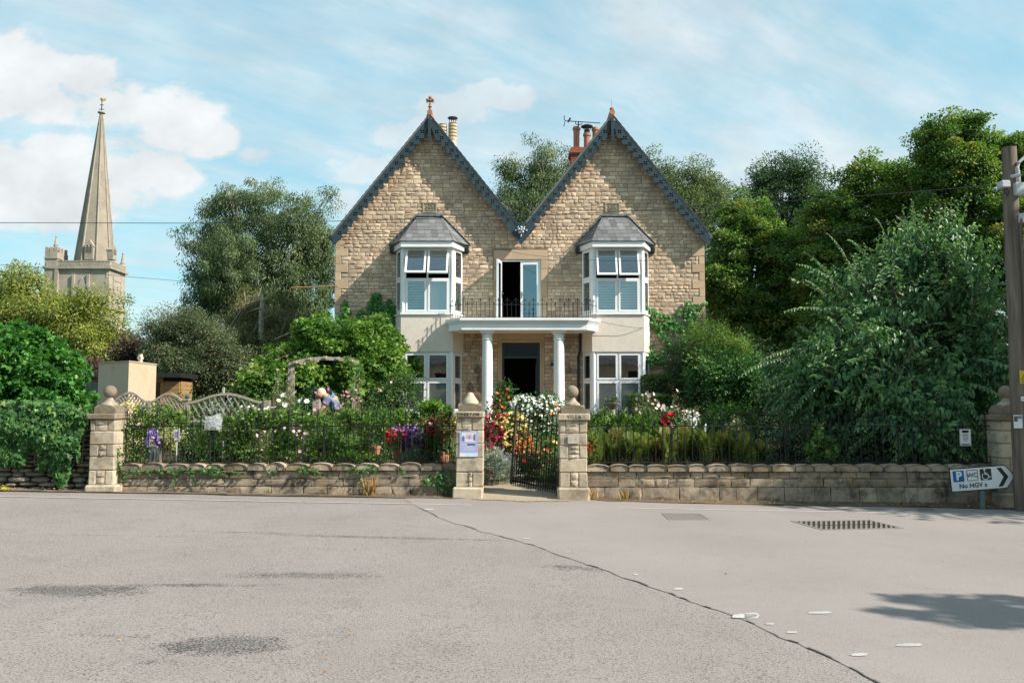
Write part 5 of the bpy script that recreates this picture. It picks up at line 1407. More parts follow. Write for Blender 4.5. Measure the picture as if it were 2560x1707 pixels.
# iron covers in the road
def cover(name, label, cat, corners, grate):
    P = [G(*c) for c in corners]; z = lambda x: gz(x, 0) + .0065
    c0 = Vector((sum(p[0] for p in P) / 4, sum(p[1] for p in P) / 4)); t = empty(name, (c0.x, c0.y, gz(c0.x, 0)), label, cat)
    def at(u, v):
        a = Vector(P[0]).lerp(Vector(P[1]), u); b = Vector(P[3]).lerp(Vector(P[2]), u); return a.lerp(b, v)
    def q(mb, u0, u1, v0, v1, h0, h1):
        A = [at(u0, v0), at(u1, v0), at(u1, v1), at(u0, v1)]; mb.hexa([(p.x, p.y, z(p.x) + h0) for p in A], [(p.x, p.y, z(p.x) + h1) for p in A])
    mi = plain_mat('worn_cast_iron', (.21, .19, .17), .6, .3, var=.3, nscale=30, dark=(.10, .09, .08), dirt=.4)
    mb = MB()
    for a in ((0, 1, 0, .06), (0, 1, .94, 1), (0, .035, .06, .94), (.965, 1, .06, .94)): q(mb, *a, -.002, .004)
    mb.build('frame', mi, t)
    mb = MB(); q(mb, .035, .965, .06, .94, -.003, -.001); mb.build('pit', M_gap if grate else mi, t)  # under the grate a flat black sheet stands in for the shaded depth
    if grate:
        (ax, ay), (bx, by), (cx, cy_), (dx_, dy_) = corners   # bars lie along the line of sight, clipped by the slanting frame
        px = ax + 12
        while px < cx - 8:
            yt = ay + (by - ay) * (px - ax) / (bx - ax) if px < bx else by + (cy_ - by) * (px - bx) / (cx - bx)
            yb = dy_ + (cy_ - dy_) * (px - dx_) / (cx - dx_) if px > dx_ else ay + (dy_ - ay) * (px - ax) / (dx_ - ax)
            for h0, h1 in ((.06, .46), (.54, .94)):
                if yb - yt < 3: continue
                y0, y1 = yt + (yb - yt) * h1, yt + (yb - yt) * h0
                A = [G(px, y0), G(px + 5.5, y0), G(px + 5.5, y1), G(px, y1)]; mb = MB(); mb.hexa([(x, y, z(x) - .001) for x, y in A], [(x, y, z(x) + .0035) for x, y in A]); mb.build('bar', mi, t)
            px += 12.5
    else:
        mb = MB()
        for i in range(15):
            for j in range(7): q(mb, .06 + i * .06, .06 + i * .06 + (.035 if (i + j) % 2 else .02), .12 + j * .115, .12 + j * .115 + (.04 if (i + j) % 2 else .08), -.001, .0025)
        o = mb.build('tread', mi, t); o['kind'] = 'stuff'
cover('manhole_cover', 'rectangular patterned manhole cover in the road right of the gate', 'manhole cover', [(1653, 1283.5), (1750, 1284.5), (1777, 1299.8), (1672, 1300)], False)
cover('drain_grate', 'slatted double iron drain grate in the road', 'drain grate', [(1976, 1303), (2174, 1300), (2262, 1321.5), (2056, 1326)], True)
cover('valve_cover', 'small grey valve cover near the foot of the right wall', 'valve cover', [(2292, 1271), (2330, 1271.5), (2338, 1277), (2300, 1277)], False)

# ------------------------------------------------------------------ church and garden buildings behind
CY = 115.0
ch_l, ch_r = WX(112, 740, CY), WX(271, 740, CY)
zp1, zp0 = WZ(200, 652, CY), WZ(200, 668, CY)
chw = ch_r - ch_l; zs1 = WZ(250, 283, CY + chw * .29)
CD = chw * .58
church = empty('church_tower', ((ch_l + ch_r) / 2, CY + CD / 2, 0.8), 'distant stone church tower with a tall tapering spire and corner turret', 'church')
ccx = (ch_l + ch_r) / 2
mb = MB(); z0 = -1.0
b = .35
mb.add([(ch_l - b, CY - b, z0), (ch_r + b, CY - b, z0), (ch_r + b, CY + CD + b, z0), (ch_l - b, CY + CD + b, z0), (ch_l, CY, zp0), (ch_r, CY, zp0), (ch_r, CY + CD, zp0), (ch_l, CY + CD, zp0)], [(3, 2, 1, 0), (4, 5, 6, 7), (0, 1, 5, 4), (1, 2, 6, 5), (2, 3, 7, 6), (3, 0, 4, 7)])
mb.build('wall', M_church, church)
mb = MB()
for z in (zp0 - .05, WZ(200, 768, CY)): mb.box(ch_l - .35, ch_r + .35, CY - .35, CY + CD + .35, z - .18, z + .18)
mb.build('string_course', M_church, church)
mb = MB()
for (x0, x1, y0, y1) in ((ch_l - .1, ch_r + .1, CY - .1, CY + .3), (ch_l - .1, ch_r + .1, CY + CD - .3, CY + CD + .1), (ch_l - .1, ch_l + .3, CY + .3, CY + CD - .3), (ch_r - .3, ch_r + .1, CY + .3, CY + CD - .3)): mb.box(x0, x1, y0, y1, zp0 + .13, zp1)
par = mb.build('parapet', M_church, church)
mb = MB()
for k in range(14):
    x = ch_l + 1.9 + (chw - 2.0) * k / 14
    mb.obox((x, CY - .13, zp0 + .25), (x + .4, CY - .13, zp1 - .12), (0, 1, 0), .09, .05)
    y = CY + .3 + (CD - .6) * k / 14; mb.obox((ch_r + .13, y, zp0 + .25), (ch_r + .13, y + .4, zp1 - .12), (1, 0, 0), .09, .05)
mb.build('zigzag', M_spire, par, kind='stuff')
mb = MB(); mb.box(ch_l - .12, ch_r + .12, CY - .14, CY + .02, zp1 - .1, zp1 + .04); mb.box(ch_r - .02, ch_r + .14, CY + .02, CY + CD, zp1 - .1, zp1 + .04); mb.build('coping', M_church, par)
# turret
tx0, tx1 = WX(115, 620, CY), WX(146, 620, CY); tz = WZ(130, 630, CY)
mb = MB(); mb.box(tx0, tx1, CY - .2, CY + 2.6, zp0 - 9, tz); mb.box(tx0 - .1, tx1 + .1, CY - .3, CY + 2.7, tz - .9, tz - .75)
tr = mb.build('turret', M_church, church)
mb = MB(); n = 4
for k in range(3):
    x = tx0 + (tx1 - tx0 - .42) * k / 2; mb.box(x, x + .42, CY - .2, CY + .1, tz, tz + .62); mb.box(tx1 - .3, tx1, CY + .35 + k * .8, CY + .8 + k * .8, tz, tz + .62)
mb.box(tx0, tx1, CY - .15, CY + .08, tz, tz + .2); mb.build('battlement', M_church, tr, kind='stuff')
def pinnacle(px, pya, pyb, Y):
    x = WX(px, pyb, Y); za, zb = WZ(px, pyb, Y), WZ(px, pya, Y); h = zb - za; mb = MB()
    mb.lathe((x, Y, za - 1.2), [(.28, 0), (.28, 1.2 + h * .32), (.36, 1.2 + h * .34), (.24, 1.2 + h * .40), (.08, 1.2 + h * .9), (.15, 1.2 + h * .93), (.06, 1.2 + h)], 8); mb.build('pinnacle', M_church, church)
pinnacle(139.5, 590, 625, CY + 1.2); pinnacle(306, 632, 672, CY + CD - .3); pinnacle(269, 660, 672, CY + .2)
# spire
sy = CY + CD / 2; scx_ = WX(237, 650, sy); rb = (WX(281, 640, sy) - WX(190, 640, sy)) / 2; zb = zp1 - .6
apx = WX(254, 277, sy)
mb = MB(); vs = []; rot = math.pi / 8 + .12
for k in range(8): a = rot + k * math.pi / 4; vs.append((scx_ + rb * 1.03 * math.cos(a), sy + rb * 1.03 * math.sin(a), zb))
for k in range(8): a = rot + k * math.pi / 4; vs.append((apx + .16 * math.cos(a), sy + .16 * math.sin(a), zs1))
mb.add(vs, [tuple(range(7, -1, -1)), tuple(range(8, 16))] + [(k, (k + 1) % 8, 8 + (k + 1) % 8, 8 + k) for k in range(8)])
spr = mb.build('spire', M_spire, church)
for k in range(8): mb = MB(); mb.tube([vs[k], vs[k + 8]], [.17, .06], 6); mb.build('rib', M_church, spr)
mb = MB(); mb.lathe((apx, sy, zs1 - .1), [(.12, 0), (.5, .08), (.5, .2), (.12, .3), (.1, .5)], 8); mb.build('cap_stone', M_church, spr)
mb = MB(); mb.tube([(apx, sy, zs1), (apx, sy, zs1 + 2.1)], [.09, .04], 6); mb.obox((apx - .35, sy, zs1 + .5), (apx + .35, sy, zs1 + .5), (0, 0, 1), .07, .07); mb.obox((apx - .25, sy, zs1 + 1.1), (apx + .25, sy, zs1 + 1.1), (0, 0, 1), .07, .07); wv = mb.build('weathervane', M_iron, church)
mb = MB(); mb.add([(apx - .3, sy, zs1 + 1.75), (apx + .1, sy, zs1 + 1.6), (apx + .5, sy, zs1 + 1.7), (apx + .55, sy, zs1 + 2.1), (apx + .1, sy, zs1 + 1.9), (apx - .25, sy, zs1 + 2.1)] + [(apx - .3, sy + .06, zs1 + 1.75), (apx + .1, sy + .06, zs1 + 1.6), (apx + .5, sy + .06, zs1 + 1.7), (apx + .55, sy + .06, zs1 + 2.1), (apx + .1, sy + .06, zs1 + 1.9), (apx - .25, sy + .06, zs1 + 2.1)],
        [(0, 1, 2, 3, 4, 5), (11, 10, 9, 8, 7, 6)] + [(i, i + 6, (i + 1) % 6 + 6, (i + 1) % 6) for i in range(6)]); mb.build('cockerel', plain_mat('gilt', (.55, .38, .1), .4, .5), wv)
def lucarne(px, py0, py1, wpx, yy, dirx=0):
    x = WX(px, py1, yy); z0_, z1_ = WZ(px, py1, yy), WZ(px, py0, yy); w = (WX(px + wpx, py1, yy) - x) / 2; h = z1_ - z0_
    def T(mb):
        if dirx: mb.xform(Matrix.Translation((x, yy, 0)) @ Matrix.Rotation(dirx, 4, 'Z') @ Matrix.Translation((-x, -yy, 0)))
    mb = MB(); mb.prism([(x - w, z0_), (x + w, z0_), (x + w, z0_ + h * .68), (x + w * 1.15, z0_ + h * .66), (x, z1_), (x - w * 1.15, z0_ + h * .66), (x - w, z0_ + h * .68)], yy - .3, yy + 2); T(mb); lc = mb.build('lucarne', M_church, church)
    mb = MB()
    for sx in (-1, 1):
        c = x + sx * w * .40; ww = w * .27; zb_ = z0_ + h * .35
        mb.prism([(c - ww, zb_), (c + ww, zb_), (c + ww, z0_ + h * .62), (c, z0_ + h * .76), (c - ww, z0_ + h * .62)], yy - .32, yy - .29)
    T(mb); 
    mb.build('opening', M_gap, lc)
    mb = MB()
    for q in range(4): mb.box(x - w * .75, x + w * .75, yy - .36, yy - .32, z0_ + h * (.38 + q * .075), z0_ + h * (.405 + q * .075))
    T(mb); mb.build('louvre', M_church, lc)
lucarne(224, 600, 650, 21, sy - rb * .93)
lucarne(281, 614, 650, 18, sy - rb * .2, math.pi * .48)
# belfry window with an ogee head
mb = MB(); x = WX(206, 720, CY); z1_, z0_ = WZ(206, 696, CY), WZ(206, 790, CY); w = 1.15
og = [(x - w, z0_), (x + w, z0_), (x + w, z1_ - 2.2), (x + w * .75, z1_ - 1.3), (x + w * .25, z1_ - .7), (x, z1_), (x - w * .25, z1_ - .7), (x - w * .75, z1_ - 1.3), (x - w, z1_ - 2.2)]
mb.prism([(x + (a - x) * 1.22, b + .12) for a, b in og], CY - .22, CY + .02); bw = mb.build('belfry_window', M_church, church)
mb = MB()
for sx in (-1, 1): c = x + sx * w * .42; mb.prism([(c - .34, z0_), (c + .34, z0_), (c + .34, z1_ - 2.6), (c, z1_ - 2.0), (c - .34, z1_ - 2.6)], CY - .26, CY - .21)
mb.build('opening', M_gap, bw)
mb = MB()
for px in (185, 222): xx = WX(px, 700, CY); mb.box(xx - .16, xx + .16, CY - .3, CY, z0 , WZ(px, 686, CY))
mb.box(WX(143, 700, CY) - .22, WX(143, 700, CY) + .22, CY - .34, CY, z0, zp0 - .2)
mb.build('pilaster', M_church, church)
mb = MB(); yy = CY + CD / 2; mb.box(ch_r, ch_r + .12, yy - 1.3, yy - 1.0, z0_ - 2, z1_ + .4); mb.box(ch_r, ch_r + .12, yy + 1.0, yy + 1.3, z0_ - 2, z1_ + .4)
mb.box(ch_r, ch_r + .1, yy - 1.0, yy + 1.0, z1_ - .1, z1_ + .3); mb.build('side_window_frame', M_church, church)

# beige rendered block with a pipe, turned a little to the street
def gbase(x, y): return gz(x, y)
bY = 24.0
cxp = [(245, 'l'), (340, 'c'), (390, 'r')]
A_, B_, C_ = (WX(245.5, 950, bY + .55), bY + .55), (WX(321, 950, bY - .35), bY - .35), (WX(390, 950, bY + 1.3), bY + 1.3)
bt = WZ(320, 906, bY)
M_blk = plain_mat('stained_beige_render', (0.47, 0.395, 0.285), 0.85, 0.15, var=.05, nscale=3, dark=(.40, .25, .13), dirt=.55)
blk = empty('rendered_block', (B_[0], bY + 1, gz(B_[0], bY)), 'plain rust-stained beige rendered block behind the trellis', 'outbuilding')
D_ = (A_[0] + C_[0] - B_[0], A_[1] + C_[1] - B_[1])
mb = MB(); extrude_plan(mb, [A_, B_, C_, D_], 0.3, bt); mb.build('wall', M_blk, blk)
cm = ((A_[0] + C_[0]) / 2, (A_[1] + C_[1]) / 2)
mb = MB(); extrude_plan(mb, [(cm[0] + (p[0] - cm[0]) * 1.03, cm[1] + (p[1] - cm[1]) * 1.03) for p in (A_, B_, C_, D_)], bt + .002, bt + .03); mb.build('roof', M_blk, blk)
x = WX(351, 900, bY + .9); mb = MB(); mb.lathe((x, bY + .9, bt + .03), [(.06, 0), (.06, .1), (.085, .11), (.085, .17), (.06, .18), (.065, .24)], 10); mb.build('vent_pot', M_buff, blk)
x = WX(357.5, 900, bY + .9); mb = MB(); mb.tube([(x, bY + .8, bt), (x, bY + .8, bt + .28)], .014, 6); mb.build('pipe', M_upvc, blk)
# low dark-roofed garden building behind it
sY = 27.0; sx0, sx1 = WX(150, 960, sY), WX(448, 960, sY)
shed = empty('garden_building', ((sx0 + sx1) / 2, sY + 1.5, gz(-9, 27)), 'low tan boarded garden building with dark glazing and a dark flat roof', 'outbuilding')
zr0, zr1 = WZ(200, 944, sY), WZ(200, 933, sY)
mb = MB(); mb.box(sx0 - .2, sx1 + .15, sY - .3, sY + 1.2, zr0, zr1); mb.build('roof', M_black, shed)
for k in range(17):
    z = .6 + k * .125
    if z + .12 < zr0:
        for (a, b) in ((sx0, WX(205, 960, sY)), (WX(408, 960, sY), sx1)): mb = MB(); mb.box(a, b, sY, sY + .05, z, z + .118); mb.build('board', M_tan, shed)
for k in range(17):
    z = .6 + k * .125
    if z + .12 < zr0: mb = MB(); mb.box(sx1 - .01, sx1 + .04, sY + .051, sY + 1.0, z, z + .118); mb.build('board', M_tan, shed)
mb = MB(); mb.box(sx0, sx1 - .02, sY + .06, sY + 1.0, .5, zr0); mb.build('wall', M_gap, shed)
mb = MB(); mb.box(WX(205, 960, sY), WX(408, 960, sY), sY - .02, sY + .05, zr0 - .12, zr0 - .002)
for px in (207, 250, 300, 385, 406): xx = WX(px, 960, sY); mb.box(xx - .05, xx + .05, sY - .02, sY + .05, .6, zr0 - .12)
mb.build('frame', M_tan, shed)
mb = MB(); mb.box(WX(209, 960, sY), WX(404, 960, sY), sY + .01, sY + .02, .6, zr0 - .13); mb.build('pane', M_glass_t, shed)
# far roofs glimpsed between the trees
fY = 70.0
fr = empty('far_building', (WX(330, 850, fY), fY + 3, .8), 'dark ridged roof of a far stone building left of the apple tree', 'building')
mb = MB(); mb.box(WX(300, 850, fY), WX(420, 850, fY), fY, fY + 6, .5, WZ(330, 852, fY)); mb.build('wall', M_church, fr)
mb = MB(); a, b = WX(298, 850, fY), WX(422, 850, fY); z = WZ(330, 852, fY); mb.add([(a, fY - .4, z), (b, fY - .4, z), (b, fY + 6.4, z), (a, fY + 6.4, z), (a, fY + 3, z + .55), (b, fY + 3, z + .55)], [(3, 2, 1, 0), (0, 1, 5, 4), (2, 3, 4, 5), (0, 4, 3), (1, 2, 5)]); mb.build('roof', M_slate, fr)
fY = 62.0
fc_ = empty('stone_chimney', (WX(75, 745, fY), fY, .8), 'stone chimney stack rising out of the yellow-green tree', 'chimney')
mb = MB(); mb.box(WX(68, 745, fY), WX(82, 745, fY), fY - .3, fY + .4, 0, WZ(75, 727, fY)); mb.box(WX(58, 745, fY), WX(92, 745, fY), fY - .5, fY + .6, 0, WZ(75, 738, fY)); mb.build('stack', M_church, fc_)

# ------------------------------------------------------------------ foliage
def unit(a): return a / np.maximum(np.linalg.norm(a, axis=-1, keepdims=True), 1e-9)
def rdir(g, n): return unit(g.normal(size=(n, 3)))
def leaf_geo(P, A, N, L, wr=.4, fold=.12, shape='kite'):
    """P base points, A leaf axes, N rough normals, L lengths -> vertices, faces"""
    A = unit(A); N = N - A * np.sum(A * N, 1, keepdims=True); N = unit(N); B = np.cross(A, N); L = L[:, None]; n = len(P)
    if shape == 'kite':
        V = np.stack([P, P + A * L * .42 + B * L * wr * .5 + N * L * fold, P + A * L - N * L * .10, P + A * L * .42 - B * L * wr * .5 + N * L * fold], 1)
        k = 4; F_ = np.arange(n)[:, None] * 4 + np.array([[0, 1, 2, 3]])
    elif shape == 'long':
        V = np.stack([P, P + A * L * .3 + B * L * wr * .5 + N * L * fold, P + A * L * .7 + B * L * wr * .4 + N * L * fold * .6, P + A * L - N * L * .14, P + A * L * .7 - B * L * wr * .4 + N * L * fold * .6, P + A * L * .3 - B * L * wr * .5 + N * L * fold], 1)
        k = 6; i = np.arange(n)[:, None] * 6; F_ = np.concatenate([i + np.array([[0, 1, 2, 3]]), i + np.array([[0, 3, 4, 5]])])
    else:                                          # lobed: ivy, vine and sycamore
        V = np.stack([P, P + A * L * -.05 + B * L * .36, P + A * L * .42 + B * L * .52, P + A * L * .5 + B * L * .22 + N * L * fold, P + A * L - N * L * .12, P + A * L * .5 - B * L * .22 + N * L * fold, P + A * L * .42 - B * L * .52, P + A * L * -.05 - B * L * .36], 1)
        k = 8; i = np.arange(n)[:, None] * 8; F_ = np.concatenate([i + np.array([[0, 1, 2, 3]]), i + np.array([[0, 3, 4, 5]]), i + np.array([[0, 5, 6, 7]])])
    return V.reshape(-1, 3), F_, k
def leaf_obj(name, mat, parent, P, A, N, L, tones, wr=.4, fold=.12, shape='kite', kind=None):
    P = np.asarray(P, float); V, F_, k = leaf_geo(P, np.asarray(A, float), np.asarray(N, float), np.asarray(L, float), wr, fold, shape)
    c = P.mean(0); o = link(name, np_mesh(name, V - c, [F_], np.repeat(np.clip(tones, 0, 1), k), False, [mat]), parent, tuple(c))
    if kind: o['kind'] = kind
    return o
def E(px0, py0, px1, py1, Y, dep=None):
    """an ellipsoid that fills a box of the view at distance Y: centre and radii"""
    x0, z1 = W(px0, py0, Y); x1, z0 = W(px1, py1, Y)
    rx, rz = abs(x1 - x0) / 2, abs(z1 - z0) / 2
    return (np.array([(x0 + x1) / 2, Y, (z0 + z1) / 2]), np.array([rx, dep if dep else (rx + rz) / 2 * .9, rz]))
def puffs_in(g, ells, n, shell=.55):
    """centres of leaf clumps, spread near the surface of the ellipsoids"""
    vol = np.array([e[1].prod() ** .667 for e in ells]); cnt = np.maximum(1, (n * vol / vol.sum()).astype(int)); out = []; nor = []
    for (c, r), m in zip(ells, cnt):
        d = rdir(g, m); rr = shell + (1 - shell) * g.random((m, 1)) ** .6
        out.append(c + d * r * rr); nor.append(unit(d / r))
    return np.concatenate(out), np.concatenate(nor)
def foliage(g, ells, n_puff, puff_r, per, L, mode='broad', shell=.55, squash=.75, up=.6, droop=.2, tvar=.3):
    pc, pn = puffs_in(g, ells, n_puff, shell); n = len(pc); pc = pc + g.normal(0, .45 * puff_r, pc.shape)
    pr = puff_r * g.uniform(.6, 1.35, (n, 1)); pt = g.normal(0, tvar * .5, n)
    idx = np.repeat(np.arange(n), per); m = len(idx)
    d = rdir(g, m); rad = g.random((m, 1)) ** .45
    P = pc[idx] + d * rad * pr[idx] * np.array([1, 1, squash])
    if mode == 'hang': A = unit(d * .55 + np.array([0, 0, -1.0]) * (.5 + g.random((m, 1))) + g.normal(0, .25, (m, 3)))
    else: A = unit(d * .9 + pn[idx] * .5 + g.normal(0, .5, (m, 3)) + np.array([0, 0, -droop]))
    N = unit(pn[idx] * .7 + d * .5 + np.array([0, 0, up]) + g.normal(0, .45, (m, 3)))
    Ls = L * g.uniform(.65, 1.3, m)
    T = .45 + pt[idx] + g.normal(0, tvar * .55, m)
    return P, A, N, Ls, T, pc
def limbs(mb, g, base, top, r0, targets, n=26, r1=.02, sag=.1):
    """tapered trunk with limbs that reach into the crown"""
    base, top = np.array(base, float), np.array(top, float)
    K = 7; pts = [base + (top - base) * k / K + np.append(g.normal(0, .035, 2) * np.linalg.norm(top - base) * .35 * (0 < k < K), 0) for k in range(K + 1)]
    mb.tube(pts, [r0 * (1.25 if k == 0 else 1) * (1 - .7 * k / K) for k in range(K + 1)], 9)
    tg = targets[g.permutation(len(targets))[:n]]
    for t in tg:
        k = g.integers(max(1, K // 3), K + 1); s = pts[k]; rr = r0 * (1 - .7 * k / K) * .5
        m1 = s + (t - s) * .35 + np.array([0, 0, .12 * np.linalg.norm(t - s)]) + g.normal(0, .08, 3); m2 = s + (t - s) * .7 + np.array([0, 0, .08 * np.linalg.norm(t - s)]) + g.normal(0, .12, 3)
        mb.tube([s, m1, m2, t], [rr, rr * .7, rr * .42, r1], 6)
        for q in range(2):
            e = t + g.normal(0, .16, 3) * min(1.5, np.linalg.norm(t - s)); mb.tube([m2, (m2 + e) / 2 + g.normal(0, .05, 3), e], [rr * .35, rr * .22, r1 * .6], 5)
NL = [0]
def lumps(g, ells, n, flat=.6, size=(.36, .54)):
    """breaks smooth ellipsoids up into separate heads of leaves"""
    out = []
    for c, r in ells:
        d = rdir(g, n)
        for q in d:
            k = g.uniform(*size); out.append((c + q * r * (1 - k * .75), np.array([r[0] * k, r[1] * k, r[2] * k * flat])))
    return out
def tree(name, label, cat, ells, trunk, mat, L, n_puff, puff_r, per, seed, bark=None, group=None, r0=.22, shape='kite', wr=.42, n_limb=24, crown='crown', stem='trunk', r1=.02, **kw):
    g = np.random.default_rng(seed); heads = kw.pop('heads', 0)
    if heads: ells = lumps(g, ells, heads, kw.pop('flat', .6)) + [(c, r * .82) for c, r in ells]
    bx, by = trunk[0][0], trunk[0][1]
    t = empty(name, (bx, by, trunk[0][2]), label, cat, group)
    P, A, N, Ls, T, pc = foliage(g, ells, n_puff, puff_r, per, L, **kw)
    NL[0] += len(P)
    leaf_obj(crown, mat, t, P, A, N, Ls, T, wr, .12, shape)
    mb = MB(); mb.tone = .5; limbs(mb, g, trunk[0], trunk[1], r0, pc, n_limb, r1); mb.build(stem, bark or M_bark, t, smooth=True, fix=False)
    return t
def TR(px, pytop, Y, base=None):
    x = WX(px, 950, Y); return ((x, Y, gz(x, Y) if base is None else base), (x, Y, WZ(px, pytop, Y)))

Lf_willow = leaf_mat('grey_green_leaf', [(.0, (.028, .055, .024)), (.45, (.075, .115, .052)), (.8, (.14, .175, .085)), (1, (.23, .24, .13))], .36)
Lf_yellow = leaf_mat('yellow_green_leaf', [(.0, (.055, .08, .016)), (.4, (.15, .18, .038)), (.8, (.29, .30, .08)), (1, (.42, .38, .14))], .38)
Lf_apple = leaf_mat('dusty_apple_leaf', [(.0, (.03, .045, .02)), (.45, (.08, .105, .052)), (.85, (.16, .175, .10)), (1, (.24, .22, .14))], .26)
Lf_conif = leaf_mat('old_conifer', [(.0, (.03, .042, .014)), (.5, (.095, .10, .034)), (.85, (.20, .165, .065)), (1, (.30, .22, .11))], .2)
Lf_vine = leaf_mat('vine_leaf', [(.0, (.022, .065, .014)), (.45, (.075, .16, .028)), (.8, (.16, .255, .05)), (1, (.30, .31, .09))], .35)
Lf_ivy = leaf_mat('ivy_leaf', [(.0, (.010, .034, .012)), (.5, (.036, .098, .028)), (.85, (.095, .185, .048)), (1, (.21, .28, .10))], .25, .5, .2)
Lf_creep = leaf_mat('creeper_leaf', [(.0, (.016, .066, .014)), (.5, (.048, .15, .028)), (.85, (.095, .225, .045)), (1, (.17, .29, .07))], .3, .4, .35)
Lf_ash = leaf_mat('ash_leaf', [(.0, (.022, .050, .026)), (.5, (.052, .098, .048)), (1, (.11, .155, .075))], .3)
Lf_syc = leaf_mat('sycamore_leaf', [(.0, (.030, .070, .018)), (.45, (.082, .158, .034)), (.8, (.16, .232, .052)), (.97, (.18, .18, .04)), (1, (.20, .13, .04))], .36)
Lf_prunus = leaf_mat('cherry_leaf', [(.0, (.022, .064, .026)), (.5, (.068, .15, .055)), (.85, (.13, .23, .078)), (1, (.22, .29, .11))], .28, .4, .4)
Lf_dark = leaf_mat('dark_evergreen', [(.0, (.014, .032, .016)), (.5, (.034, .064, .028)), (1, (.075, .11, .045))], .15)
Lf_shrub = leaf_mat('shrub_leaf', [(.0, (.016, .042, .014)), (.5, (.042, .088, .026)), (.85, (.09, .14, .042)), (1, (.17, .20, .07))], .28)
Lf_box = leaf_mat('clipped_box', [(.0, (.018, .045, .010)), (.5, (.042, .09, .020)), (1, (.085, .14, .035))], .2)
Lf_purple = leaf_mat('purple_leaf', [(.0, (.03, .015, .02)), (.5, (.07, .035, .04)), (1, (.13, .07, .06))], .2)

# trees behind, left to right
tree('yellow_tree', 'feathery yellow-green tree spreading in front of the church tower', 'tree',
     [E(-60, 735, 120, 905, 38), E(40, 725, 190, 860, 37.5), E(110, 735, 235, 880, 37), E(200, 735, 285, 830, 37), E(210, 800, 325, 905, 37), E(100, 820, 300, 935, 36.5), E(20, 665, 75, 735, 38), E(60, 690, 105, 730, 38), E(-40, 690, 60, 770, 39)],
     TR(140, 800, 38.5), Lf_yellow, .115, 520, .58, 130, 101, None, r0=.25, wr=.5, mode='broad', droop=.5, shell=.45, heads=8, flat=.55)
tree('grey_green_tree', 'tall rounded grey-green tree left of the house', 'tree',
     [E(555, 440, 700, 620, 47), E(660, 470, 800, 660, 46), E(760, 500, 850, 700, 47), E(500, 480, 620, 680, 47), E(465, 560, 600, 760, 46), E(540, 560, 760, 800, 45, 3.4), E(700, 620, 860, 820, 47), E(470, 680, 620, 850, 46.5), E(600, 720, 800, 880, 47)],
     TR(660, 600, 47.5), Lf_willow, .135, 900, .58, 150, 102, M_pale, r0=.32, wr=.36, mode='hang', shell=.45, n_limb=60, r1=.03, heads=14, flat=1.0)
tree('apple_tree', 'dusty grey-green apple tree with small red apples behind the trellis', 'apple tree',
     [E(350, 785, 450, 930, 30), E(400, 762, 520, 930, 30), E(470, 800, 600, 950, 29.6), E(540, 850, 625, 965, 29.6), E(380, 870, 560, 960, 29), E(440, 880, 625, 985, 30)],
     TR(490, 890, 30.3), Lf_apple, .062, 520, .38, 170, 103, None, r0=.15, wr=.5, shell=.5, heads=8, flat=.8)
tree('broken_conifer', 'shabby olive conifer with a bare broken trunk left of the house', 'conifer',
     [E(560, 730, 650, 850, 36), E(650, 735, 745, 860, 36), E(540, 800, 660, 920, 35.6), E(640, 820, 770, 930, 35.8), E(600, 780, 700, 900, 36.6)],
     TR(652, 745, 36.2), Lf_conif, .13, 360, .45, 130, 104, M_pale, r0=.24, wr=.16, mode='hang', shell=.4, n_limb=40)
tree('airy_tree', 'loose grey-green tree seen in the valley between the two gables', 'tree',
     [E(1230, 400, 1330, 520, 50), E(1300, 360, 1400, 480, 50), E(1360, 370, 1450, 520, 50), E(1240, 470, 1440, 640, 49), E(1280, 420, 1420, 580, 50.5)],
     TR(1340, 480, 50), Lf_willow, .135, 420, .62, 120, 105, M_pale, r0=.25, wr=.38, mode='hang', shell=.45, n_limb=40, r1=.03, heads=7, flat=.9)
tree('wispy_tree', 'thin wispy tree rising behind the right gable', 'tree',
     [E(1590, 370, 1640, 430, 47), E(1610, 400, 1720, 520, 47), E(1690, 385, 1780, 500, 47), E(1730, 430, 1820, 560, 47), E(1640, 470, 1790, 640, 46.5), E(1560, 420, 1640, 520, 47)],
     TR(1690, 480, 47), Lf_willow, .13, 380, .58, 110, 106, M_pale, r0=.2, wr=.38, mode='broad', shell=.45, n_limb=60, r1=.03, heads=7, flat=.8)
tree('ash_tree', 'dark blue-green ash tree with a split crown beyond the sycamores', 'tree',
     [E(1885, 400, 1960, 500, 58), E(1955, 385, 2030, 500, 58), E(1865, 460, 1960, 580, 58), E(1960, 450, 2060, 580, 58), E(2020, 440, 2090, 520, 58), E(1835, 480, 1875, 540, 58), E(1900, 540, 2060, 680, 58), E(2080, 470, 2140, 560, 60)],
     TR(1965, 520, 58.5), Lf_ash, .17, 420, .75, 150, 107, M_bark, r0=.3, wr=.4, mode='broad', shell=.45, n_limb=40, r1=.03, heads=7, flat=.8)
SYC = dict(shape='kite', wr=.75, mode='broad', squash=.55, up=.75, droop=.3, shell=.4, tvar=.4, heads=15, flat=.8)
tree('sycamore', 'bright layered sycamore immediately right of the house', 'tree',
     [E(1810, 490, 1930, 640, 41), E(1770, 560, 1900, 720, 41), E(1870, 570, 2010, 740, 40.5), E(1750, 660, 1880, 850, 40), E(1850, 700, 2000, 880, 40), E(1760, 780, 1950, 980, 40), E(1730, 720, 1830, 900, 40.5)],
     TR(1880, 620, 41.5), Lf_syc, .12, 900, .5, 190, 108, None, 'sycamores on the right', r0=.3, **SYC)
